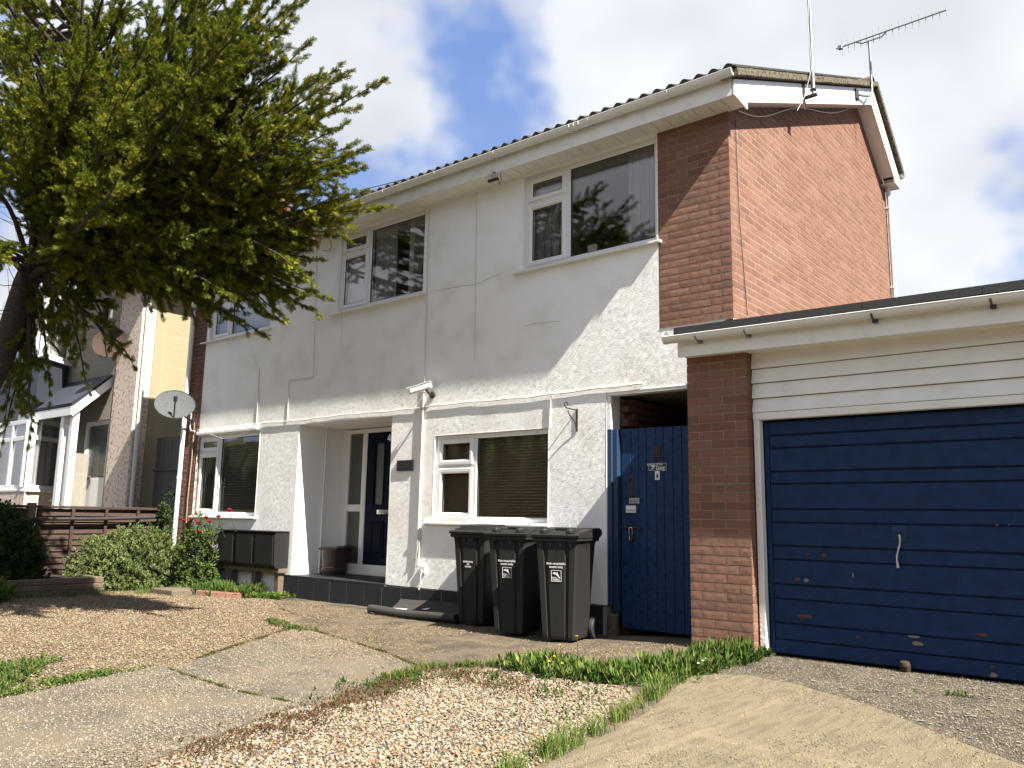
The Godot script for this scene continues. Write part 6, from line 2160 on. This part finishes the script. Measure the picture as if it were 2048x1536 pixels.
func strip(called: String, label: String, category: String, mesh: ArrayMesh, path: Array, width: float, count: int, scale: Vector2, pal: Array, sd: int, lean := 0.5, sink := 0.0) -> void:
	var r := RandomNumberGenerator.new()
	r.seed = sd
	var list := []
	var cols := []
	var f := FastNoiseLite.new()
	f.seed = sd
	f.frequency = 3.0
	var lens := []
	var total := 0.0
	for i in path.size() - 1:
		total += path[i].distance_to(path[i + 1])
		lens.append(total)
	for i in count:
		var u := r.randf() * total
		var k := 0
		while lens[k] < u: k += 1
		var q: Vector2 = path[k].lerp(path[k + 1], 1.0 - (lens[k] - u) / path[k].distance_to(path[k + 1]))
		q += Vector2(r.randfn(), r.randfn()) * width * 0.45
		if f.get_noise_2d(q.x, q.y) < (0.0 if mesh.get_faces().size() < 24 else -0.12) and r.randf() < 0.85: continue
		var s := r.randf_range(scale.x, scale.y) * (1.0 + 0.5 * f.get_noise_2d(q.x * 2 + 7, q.y * 2))
		var b := Basis(Vector3.UP, r.randf() * TAU) * Basis(Vector3.RIGHT, r.randf_range(0.0, lean))
		list.append(Transform3D(b.scaled(Vector3.ONE * s), Vector3(q.x, gy(q.x) + 0.004 - sink, q.y)))
		cols.append((pal[r.randi() % pal.size()] as Color) * r.randf_range(0.75, 1.2))
	var o := copies(self, called, mesh, M.leaf, list, cols)
	o.set_meta("kind", "stuff")
	o.set_meta("label", label)
	o.set_meta("category", category)

func gpath(pix: Array) -> Array:
	return pix.map(func(p): var g := at_y(p[0], p[1], 0.0); return Vector2(g.x, g.z))

func flower(called: String, label: String, at: Vector3, h: float, pal: Color, petals: int, size: float, group: String) -> void:
	var t := thing(called, label, "flower", at, group)
	var mb := MB.new()
	var head := Vector3(rng.randf_range(-0.02, 0.02), h, rng.randf_range(-0.02, 0.02))
	mb.tube([Vector3(0, -0.01, 0), head * 0.5 + Vector3(0.008, 0, 0), head], 0.0022, 5)
	mb.tinted = false
	part(t, "stalk", mb, M.moss, true)
	mb = MB.new()
	mb.tinted = true
	for k in petals:
		var lf := leaf_mesh(size, size * 0.55)
		add_mesh(mb, lf, Transform3D(Basis(Vector3.UP, TAU * k / petals) * Basis(Vector3.RIGHT, 1.15 - 0.35 * (k % 2)), head), pal * rng.randf_range(0.85, 1.1))
	part(t, "head", mb, M.petal, true)

func plants() -> void:
	var greens := [Color(0.06, 0.10, 0.02), Color(0.045, 0.085, 0.02), Color(0.09, 0.13, 0.03), Color(0.12, 0.15, 0.04)]
	var lush := [Color(0.07, 0.13, 0.022), Color(0.10, 0.17, 0.03), Color(0.055, 0.10, 0.02), Color(0.15, 0.19, 0.05)]
	var dark := [Color(0.03, 0.055, 0.015), Color(0.04, 0.07, 0.02), Color(0.055, 0.085, 0.02)]
	var pale := [Color(0.16, 0.19, 0.07), Color(0.12, 0.16, 0.05), Color(0.20, 0.23, 0.09), Color(0.09, 0.13, 0.04), Color(0.17, 0.20, 0.07)]
	var straw := [Color(0.24, 0.20, 0.10), Color(0.18, 0.15, 0.07)]
	var ros := rosette(11, 0.045, 0.017, 1.2, 3)
	shrub("hebe_shrub", "rounded pale green shrub against the brown lap fence", Vector3(-9.42, 0.0, 0.85), Vector3(0.46, 0.86, 0.92), 3600, ros, pale, Vector2(0.8, 1.45), 5)
	shrub("dark_shrub", "dark leafy shrub behind the timber planter", Vector3(-9.45, 0.15, 2.75), Vector3(0.45, 0.98, 0.62), 2600, rosette(9, 0.06, 0.026, 1.25, 8), dark, Vector2(0.8, 1.5), 6)
	shrub("planter_plant", "small broad leaved plant in front of the timber planter", Vector3(-8.5, 0.0, 3.15), Vector3(0.25, 0.3, 0.3), 240, rosette(7, 0.10, 0.04, 1.2, 2), lush, Vector2(0.7, 1.2), 9)
	# rose bush with red blooms
	var rb := Vector3(-8.45, 0.0, 0.28)
	shrub("rose_bush", "straggling rose bush with red blooms beside the meter boxes", rb, Vector3(0.52, 1.02, 0.22), 1100, rosette(6, 0.055, 0.03, 1.3, 4), greens, Vector2(0.7, 1.2), 7)
	for p in [[383, 1040], [396, 1046], [412, 1036], [437, 1034], [459, 1021], [419, 1044], [400, 1064], [392, 1095], [368, 1042]]:
		var q := at_z(p[0], p[1], 0.42)
		var t := thing("rose", "red rose bloom on the bush beside the meter boxes", "flower", q, "red roses on the bush")
		var mb := MB.new()
		mb.tinted = true
		for k in 12:
			add_mesh(mb, leaf_mesh(0.05, 0.05), Transform3D(Basis(Vector3.UP, k * 2.4) * Basis(Vector3.RIGHT, 0.25 + 0.09 * k), Vector3(0, -0.01, 0)), Color(0.42, 0.012, 0.02) * rng.randf_range(0.7, 1.15))
		part(t, "bloom", mb, M.petal, true)
		mb = MB.new()
		mb.tube([Vector3(0, -0.005, 0), Vector3(0.01, -0.12, -0.03), Vector3(0.02, -0.3, -0.12)], 0.004, 5)
		part(t, "stalk", mb, M.moss, true)
	# climber stems up the brick strip
	shrub("climber", "thin leafy climber at the foot of the downpipe", Vector3(-9.72, 0.0, 0.16), Vector3(0.2, 1.5, 0.12), 330, rosette(5, 0.06, 0.035, 1.3, 6), dark, Vector2(0.7, 1.1), 12)
	# weeds round the foot of the meter boxes and along the step
	strip("weeds", "rank green weeds below the meter boxes", "weeds", rosette(11, 0.055, 0.009, 0.9, 21), [Vector2(-8.3, 0.35), Vector2(-7.6, 0.45), Vector2(-6.95, 0.30)], 0.24, 900, Vector2(0.8, 2.3), greens, 31, 0.7)
	strip("weeds", "low weeds sprawling at the corner of the porch step", "weeds", rosette(9, 0.04, 0.013, 1.2, 22), [Vector2(-7.1, 0.45), Vector2(-6.62, 0.22), Vector2(-6.45, 0.12)], 0.15, 420, Vector2(0.7, 1.6), lush, 32, 0.7)
	strip("grass", "thin grass at the foot of the planter and shrubs", "grass", blade_mesh(), [Vector2(-8.5, 3.5), Vector2(-8.5, 1.6), Vector2(-8.2, 0.7), Vector2(-7.4, 0.62)], 0.14, 2200, Vector2(0.05, 0.13), greens, 33)
	strip("ground_cover", "mat of low green weeds by the tan gravel under the conifer", "weeds", rosette(7, 0.028, 0.014, 1.3, 24), gpath([[-80, 1400], [20, 1350], [60, 1330]]), 0.2, 800, Vector2(0.6, 1.4), greens, 34)
	strip("ground_cover", "thin moss and weed along the slab edge in the gravel", "weeds", rosette(6, 0.025, 0.014, 1.3, 25), gpath([[0, 1395], [100, 1372], [200, 1352], [285, 1338]]), 0.14, 800, Vector2(0.4, 1.0), greens, 35)
	var mossy := [Color(0.08, 0.085, 0.02), Color(0.10, 0.10, 0.025), Color(0.06, 0.075, 0.018)]
	for j in [[[[338, 1344], [380, 1360], [450, 1382], [530, 1405], [604, 1430]], "mossy joint between the two big concrete slabs"], [[[620, 1264], [690, 1285], [770, 1310], [832, 1338]], "mossy joint between the slab and the apron"], [[[395, 1322], [470, 1297], [585, 1260]], "mossy edge where the slab meets the tan gravel"]]:
		strip("moss", j[1], "moss", rosette(5, 0.012, 0.008, 1.2, 26), gpath(j[0]), 0.014, 1300, Vector2(0.4, 0.95), mossy, 36, 0.5, -0.016)
	strip("moss", "green weeds in the cracked concrete before the porch", "moss", rosette(6, 0.02, 0.012, 1.3, 27), gpath([[540, 1245], [590, 1262], [632, 1267]]), 0.09, 320, Vector2(0.7, 1.4), greens, 37, 0.5, -0.014)
	# the weedy verge round the pale gravel bed
	var edge_a := gpath([[720, 1382], [800, 1362], [860, 1342], [930, 1338], [1000, 1342], [1060, 1352]])
	var edge_b := [Vector2(-0.75, 2.12), Vector2(-0.4, 2.2), Vector2(0.0, 2.15), Vector2(0.22, 1.9)]
	var edge_c := [Vector2(0.22, 2.0), Vector2(0.25, 1.4), Vector2(0.22, 0.95), Vector2(0.33, 0.66)]
	var edge_d := [Vector2(0.32, 1.9), Vector2(0.48, 2.4), Vector2(0.62, 2.95), Vector2(0.72, 3.6), Vector2(0.92, 4.6), Vector2(1.1, 5.6)]
	strip("grass", "bright grass along the far edge of the pale gravel", "grass", blade_mesh(), edge_a, 0.09, 1500, Vector2(0.03, 0.09), greens + lush + straw, 41)
	strip("weeds", "leafy weeds along the far edge of the pale gravel", "weeds", rosette(9, 0.026, 0.011, 1.2, 28), edge_a, 0.12, 420, Vector2(0.6, 1.2), greens, 42)
	strip("weeds", "dense dark weeds between the apron and the gravel", "weeds", rosette(11, 0.032, 0.011, 1.1, 29), edge_b, 0.20, 1900, Vector2(0.8, 2.2), greens + lush, 43, 0.6)
	strip("grass", "grass among the dense dark weeds", "grass", blade_mesh(), edge_b, 0.2, 1300, Vector2(0.05, 0.15), greens + lush + straw, 44)
	strip("weeds", "leafy weeds running up to the brick pier", "weeds", rosette(11, 0.036, 0.011, 1.1, 30), edge_c, 0.16, 1300, Vector2(0.8, 2.6), lush + greens, 45, 0.6)
	strip("grass", "grass running up to the brick pier", "grass", blade_mesh(), edge_c, 0.16, 2200, Vector2(0.05, 0.17), greens + lush + straw, 46)
	strip("grass", "grass verge between the pale gravel and the drive", "grass", blade_mesh(), edge_d, 0.075, 5200, Vector2(0.03, 0.12), [Color(0.08, 0.13, 0.025), Color(0.12, 0.16, 0.04), Color(0.20, 0.18, 0.08), Color(0.055, 0.10, 0.02), Color(0.09, 0.15, 0.03), Color(0.10, 0.16, 0.03)], 47)
	strip("weeds", "dark climber and dead leaves at the foot of the garage frame", "weeds", rosette(8, 0.05, 0.022, 1.1, 33), [Vector2(0.34, 0.46), Vector2(0.41, 0.44)], 0.03, 70, Vector2(0.8, 1.5), dark, 48, 0.9)
	strip("weeds", "few weeds in a crack of the drive", "weeds", rosette(7, 0.05, 0.02, 1.2, 34), [Vector2(1.70, 1.12), Vector2(1.95, 1.06)], 0.06, 34, Vector2(0.3, 0.75), greens, 49, 0.9)
	strip("weeds", "green sprig at the plinth above the carpet", "weeds", rosette(7, 0.05, 0.025, 1.0, 35), [Vector2(-4.15, 0.10), Vector2(-3.95, 0.09)], 0.05, 46, Vector2(0.8, 1.7), lush, 50, 0.9)
	strip("ground_cover", "reddish stonecrop creeping over the pale gravel", "ground cover", rosette(6, 0.014, 0.008, 1.1, 36), [Vector2(-0.35, 5.0), Vector2(-0.72, 3.85), Vector2(-1.0, 3.15), Vector2(-1.15, 2.6), Vector2(-0.6, 2.7), Vector2(-0.25, 2.85)], 0.3, 3800, Vector2(0.5, 1.1), [Color(0.13, 0.05, 0.034), Color(0.14, 0.07, 0.04), Color(0.09, 0.06, 0.03), Color(0.075, 0.08, 0.03), Color(0.12, 0.09, 0.05)], 51, 0.5, -0.012)
	strip("ground_cover", "sparse green sprigs through the pale gravel", "ground cover", rosette(6, 0.03, 0.012, 1.0, 37), [Vector2(-0.9, 3.9), Vector2(-1.2, 2.9), Vector2(0.1, 2.7), Vector2(0.5, 3.4)], 0.34, 160, Vector2(0.6, 1.3), greens, 52, 0.6, -0.012)
	var lf := leaf_mesh(1.0, 0.6).mesh()
	var ll := []
	var lc := []
	for i in 150:
		var q := Vector2(rng.randf_range(-5.5, 2.4), rng.randf_range(0.5, 5.2))
		if q.x < -2.6 and q.y > 3.6: continue
		ll.append(Transform3D((Basis(Vector3.UP, rng.randf() * TAU) * Basis(Vector3.RIGHT, PI / 2 - rng.randf_range(0.0, 0.5))).scaled(Vector3.ONE * rng.randf_range(0.01, 0.032)), Vector3(q.x, gy(q.x) + 0.031, q.y)))
		lc.append([Color(0.045, 0.03, 0.02), Color(0.08, 0.05, 0.03), Color(0.16, 0.11, 0.05), Color(0.03, 0.024, 0.02)][rng.randi() % 4])
	var lit := copies(self, "leaf_litter", lf, M.leaf, ll, lc)
	lit.set_meta("label", "dry dark leaf scraps scattered over slabs and drive")
	lit.set_meta("category", "leaf litter")
	for p in [[1096, 1345, 0.12], [1112, 1338, 0.13], [1121, 1340, 0.09], [1153, 1312, 0.2], [1117, 1322, 0.17]]:
		var q := at_y(p[0], p[1] + 34, 0.0)
		flower("yellow_flower", "yellow dandelion-like flower above the dark weeds", Vector3(q.x, gy(q.x), q.z), p[2], Color(0.75, 0.52, 0.01), 12, 0.016, "yellow flowers among the weeds")
	for p in [[1404, 1358], [1410, 1352], [1400, 1364], [1396, 1348]]:
		var q := at_y(p[0], p[1] + 12, 0.0)
		flower("white_flower", "small white daisy in the grass by the pier", Vector3(q.x, gy(q.x), q.z), 0.1, Color(0.8, 0.8, 0.76), 10, 0.014, "white daisies in the grass")


# ---------------------------------------------------------------- the conifer
func spray_mesh(sd: int) -> ArrayMesh:   # a feathery shoot, one metre long before scaling, along +y
	var r := RandomNumberGenerator.new()
	r.seed = sd
	var mb := MB.new()
	mb.tinted = true
	var needle := func(o: Vector3, d: Vector3, l: float, w: float, k: float) -> void:
		var s := d.cross(Vector3(r.randfn(), r.randfn(), r.randfn())).normalized() * w
		mb.tint = Color(k, k, k * 0.85)
		mb.tri(o - s * 0.5, o + s * 0.5, o + d * l * 0.5 + s)
		mb.tri(o - s * 0.5, o + d * l * 0.5 + s, o + d * l)
		mb.tri(o - s * 0.5, o + d * l, o + d * l * 0.5 - s)
	needle.call(Vector3.ZERO, Vector3.UP, 1.0, 0.022, 1.0)
	for i in 15:
		var t := 0.03 + 0.90 * i / 15.0
		var o := Vector3(0, t, 0)
		for side in [-1.0, 1.0]:
			var d := Vector3(side * 0.72, 0.85, r.randf_range(-0.5, 0.5)).normalized()
			var l := (0.44 * (1.0 - t) + 0.08) * r.randf_range(0.7, 1.25)
			needle.call(o, d, l, 0.020, r.randf_range(0.85, 1.15))
			for k in 3:
				var e := (d + Vector3(r.randfn(), r.randfn() * 0.4 + 0.5, r.randfn()) * 0.5).normalized()
				needle.call(o + d * l * (0.25 + 0.25 * k), e, l * 0.46, 0.018, r.randf_range(0.85, 1.15))
	return mb.mesh()

func curve(a: Vector3, b: Vector3, c: Vector3, t: float) -> Vector3:
	return a.lerp(b, t).lerp(b.lerp(c, t), t)

func tree() -> void:
	var r := RandomNumberGenerator.new()
	r.seed = 77
	var foot := at_z(0, 720, 3.75)
	var stem := [Vector3(foot.x - 0.35, -0.05, foot.z + 0.75), Vector3(foot.x - 0.22, 1.3, foot.z + 0.45), foot, at_z(25, 650, 3.62), at_z(50, 566, 3.45), at_z(80, 490, 3.3), at_z(120, 330, 3.2), at_z(150, 140, 3.2), at_z(165, -80, 3.3), at_z(170, -330, 3.4)]
	var rad := [0.22, 0.17, 0.138, 0.132, 0.125, 0.105, 0.08, 0.065, 0.05, 0.03]
	var t := thing("conifer_tree", "large spreading cypress with golden green sprays before the house", "tree", stem[0])
	var wood := MB.new()
	wood.tube(stem, rad, 12)
	part(t, "trunk", wood, M.bark)
	var limbs := MB.new()
	var list := []
	var cols := []
	var pal := [Color(0.088, 0.118, 0.017), Color(0.108, 0.14, 0.02), Color(0.13, 0.16, 0.022), Color(0.16, 0.185, 0.027)]
	var gold := [Color(0.27, 0.26, 0.034), Color(0.33, 0.31, 0.045), Color(0.22, 0.22, 0.03)]
	# tips: pixel, pixel, depth plane, share of golden shoots
	var tips := [[605, 4, 2.9, .5], [585, 40, 3.1, .4], [622, 80, 2.8, .5], [640, 150, 2.7, .5], [765, 160, 2.5, .6], [690, 190, 2.7, .5], [735, 296, 2.4, .5], [690, 250, 2.8, .5], [722, 335, 2.3, .5], [776, 412, 2.2, .8], [735, 380, 2.5, .5], [700, 436, 2.4, .4], [668, 470, 2.3, .3], [640, 520, 2.3, .3], [655, 596, 2.2, .5], [642, 632, 2.2, .6], [560, 640, 2.4, .3], [600, 560, 2.5, .3], [500, 600, 2.6, .25], [430, 570, 2.8, .2], [350, 540, 3.0, .3], [288, 575, 3.1, 1.], [305, 520, 3.0, .9], [330, 500, 2.9, .8], [540, 480, 2.7, .3], [470, 470, 2.9, .2], [600, 440, 2.6, .3], [560, 330, 2.7, .4], [640, 330, 2.6, .4], [620, 230, 2.8, .4], [540, 180, 2.9, .4], [500, 80, 3.0, .4], [520, -40, 3.0, .3], [440, 20, 3.0, .3], [440, 250, 2.8, .4], [480, 390, 2.8, .2], [390, 420, 2.9, .1], [360, 330, 2.9, .2], [220, 370, 2.9, .5], [200, 340, 2.8, .6], [300, 180, 2.9, .3], [380, 120, 2.9, .3], [290, 60, 2.9, .3], [180, 60, 3.0, .5], [60, 40, 3.0, .5], [40, 150, 3.0, .3], [130, 220, 3.0, .3], [50, 280, 3.1, .2], [0, 330, 3.3, .1], [420, 500, 2.9, .1], [272, 738, 3.0, .4], [232, 690, 3.05, .2], [205, 640, 3.1, .1], [150, 735, 3.2, .3], [100, 800, 3.3, .2], [40, 760, 3.5, .1], [10, 850, 3.5, .1], [60, 885, 3.6, .1], [180, 790, 3.1, .3], [0, 905, 3.6, .1], [150, 395, 3.0, .1]]
	for q in tips.duplicate():   # each plume in view is a sheaf of several
		if q[0] < 300: continue
		for k in 2: tips.append([q[0] - r.randf_range(10, 90), q[1] + r.randf_range(-55, 45), q[2] + r.randf_range(-0.3, 0.45), q[3]])
	for i in 46:   # the rest of the crown, out of the frame to the left, above and towards the street
		var a := r.randf() * TAU
		var d := r.randf_range(0.9, 2.5)
		tips.append([Vector3(stem[5].x + 0.3 + cos(a) * d * (1.1 if cos(a) > 0 else 0.35), r.randf_range(4.2, 8.6) - d * 0.5, stem[5].z + 0.35 + sin(a) * d * 0.8), r.randf_range(0.1, 0.45)])
	for i in 95:   # inner filling seen through the gaps
		tips.append([at_z(r.randf_range(-30, 540), r.randf_range(-120, 340), r.randf_range(2.7, 4.0)), 0.2])
	for i in 34: tips.append([at_z(r.randf_range(-30, 170), r.randf_range(-150, 360), r.randf_range(2.7, 3.6)), 0.25])
	for i in 34: tips.append([at_z(r.randf_range(-20, 330), r.randf_range(-60, 390), r.randf_range(3.7, 4.4)), 0.35])
	for p in [[590, 612, 2.4], [530, 622, 2.5], [462, 600, 2.6], [612, 500, 2.4], [562, 545, 2.5], [505, 535, 2.6], [440, 520, 2.8], [390, 500, 2.8], [620, 545, 2.35], [480, 560, 2.6]]: tips.append([at_z(p[0], p[1], p[2]), 0.3])
	for q in tips:
		var tip: Vector3 = q[0] if q[0] is Vector3 else at_z(q[0], q[1], q[2])
		var share: float = q[1] if q[0] is Vector3 else q[3]
		var best := 2
		var want := tip.y - 0.42 * Vector2(tip.x - stem[5].x, tip.z - stem[5].z).length()
		var base: Vector3 = stem[4]
		var bd := 1e9
		for k in range(3, stem.size() - 1):
			for s in 6:
				var p: Vector3 = stem[k].lerp(stem[k + 1], s / 6.0)
				if absf(p.y - maxf(want, 4.1)) < bd:
					bd = absf(p.y - maxf(want, 4.1))
					base = p
		if tip.y < 3.3: base = stem[4].lerp(stem[5], r.randf())
		var L := base.distance_to(tip)
		var mid := base.lerp(tip, 0.5) + Vector3(r.randfn() * 0.08, (0.10 if tip.y > 3.3 else 0.28) * L * r.randf_range(0.3, 1.2), r.randfn() * 0.08) - Vector3(0, 0.10 * L if tip.y > 3.6 else 0.0, 0)
		var pts := []
		var rr := []
		var n := 10
		for k in n + 1:
			pts.append(curve(base, mid, tip, float(k) / n) + (Vector3(r.randfn(), r.randfn(), r.randfn()) * 0.015 if k > 0 and k < n else Vector3.ZERO))
			rr.append(lerpf(clampf(0.014 * L + 0.008, 0.012, 0.05), 0.003, float(k) / n))
		limbs.tube(pts, rr, 6, false)
		# side branches and their shoots
		var u := 0.26 if tip.x > stem[5].x + 2.2 or tip.y < 3.4 else 0.42
		while u < 1.0:
			var o := curve(base, mid, tip, u)
			var tg := (curve(base, mid, tip, minf(u + 0.05, 1.0)) - curve(base, mid, tip, u - 0.05)).normalized()
			var sd := tg.cross(Vector3(r.randfn(), r.randfn(), r.randfn())).normalized()
			var dir := (tg * r.randf_range(0.7, 1.1) + sd * r.randf_range(0.45, 0.95) + Vector3(0, -0.06, 0)).normalized()
			var bl := clampf((1.03 - u) * L * 0.36, 0.06, 0.46) * r.randf_range(0.6, 1.15)
			if u > 0.93: dir = (tg + sd * 0.15).normalized()
			var e := o + dir * bl
			if bl > 0.2: limbs.tube([o, o.lerp(e, 0.5) + Vector3(0, -0.02, 0), e], [0.004, 0.003, 0.0015], 4, false)
			var m := int(bl / 0.015) + 3
			for k in m:
				var v := float(k + 1) / m
				var sp := o.lerp(e, v)
				var s2 := dir.cross(Vector3(r.randfn(), r.randfn(), r.randfn())).normalized()
				var up := (dir * 0.8 + s2 * r.randf_range(0.2, 0.9) + tg * 0.35 + Vector3(0, r.randf_range(-0.45, 0.15), 0)).normalized()
				if k == m - 1: up = dir
				var side := up.cross(Vector3(r.randfn(), r.randfn() * 2.0, r.randfn())).normalized()
				var size := r.randf_range(0.045, 0.105) * lerpf(1.1, 0.85, u)
				list.append(Transform3D(Basis(side, up, side.cross(up)).scaled(Vector3.ONE * size), sp))
				var g := r.randf() < share * 0.8
				cols.append((gold[r.randi() % gold.size()] if g else pal[r.randi() % pal.size()]) * r.randf_range(0.8, 1.2))
			u += 0.052 / maxf(L, 0.6) * 1.75
	# bare inner twigs near the trunk
	for i in 70:
		var p: Vector3 = stem[3].lerp(stem[6], r.randf())
		var d := Vector3(r.randfn(), r.randfn() * 0.5, r.randfn()).normalized()
		limbs.tube([p, p + d * 0.3 + Vector3(0, -0.03, 0), p + d * 0.62 + Vector3(0, 0.03, 0)], [0.007, 0.004, 0.0015], 4, false)
	part(t, "limbs", limbs, M.bark)
	var half := list.size() / 2
	copies(t, "crown", spray_mesh(1), M.leaf, list.slice(0, half), cols.slice(0, half))
	copies(t, "crown", spray_mesh(2), M.leaf, list.slice(half), cols.slice(half))
	print("sprays ", list.size())


# ---------------------------------------------------------------- across the road: what the windows mirror
func street_behind() -> void:
	var mb := MB.new()
	var f := FastNoiseLite.new()
	f.frequency = 0.9
	var t := thing("opposite_hedge", "tall dark hedge across the road mirrored in the windows", "hedge", Vector3(-14, 0, 20.5))  # raised and lengthened so the lower windows mirror dark growth, not sky
	for x in range(-110, 24):
		for k in 5:
			var g := func(i: float, j: int) -> Vector3:
				var prof := [Vector2(0, 0), Vector2(-0.2, 2.0), Vector2(0.0, 4.0), Vector2(0.5, 5.4), Vector2(1.6, 5.6), Vector2(1.9, 0.0)]
				var q: Vector2 = prof[j]
				var n := 0.7 * f.get_noise_2d(i * 0.6, j * 2.0)
				return Vector3(i * 0.6, q.y + (n if j > 0 and j < 5 else 0.0) - 0.02, 20.0 + q.x + n)
			mb.quad(g.call(x + 1.0, k), g.call(x, k), g.call(x, k + 1), g.call(x + 1.0, k + 1))
	part(t, "foliage", mb, M.moss)
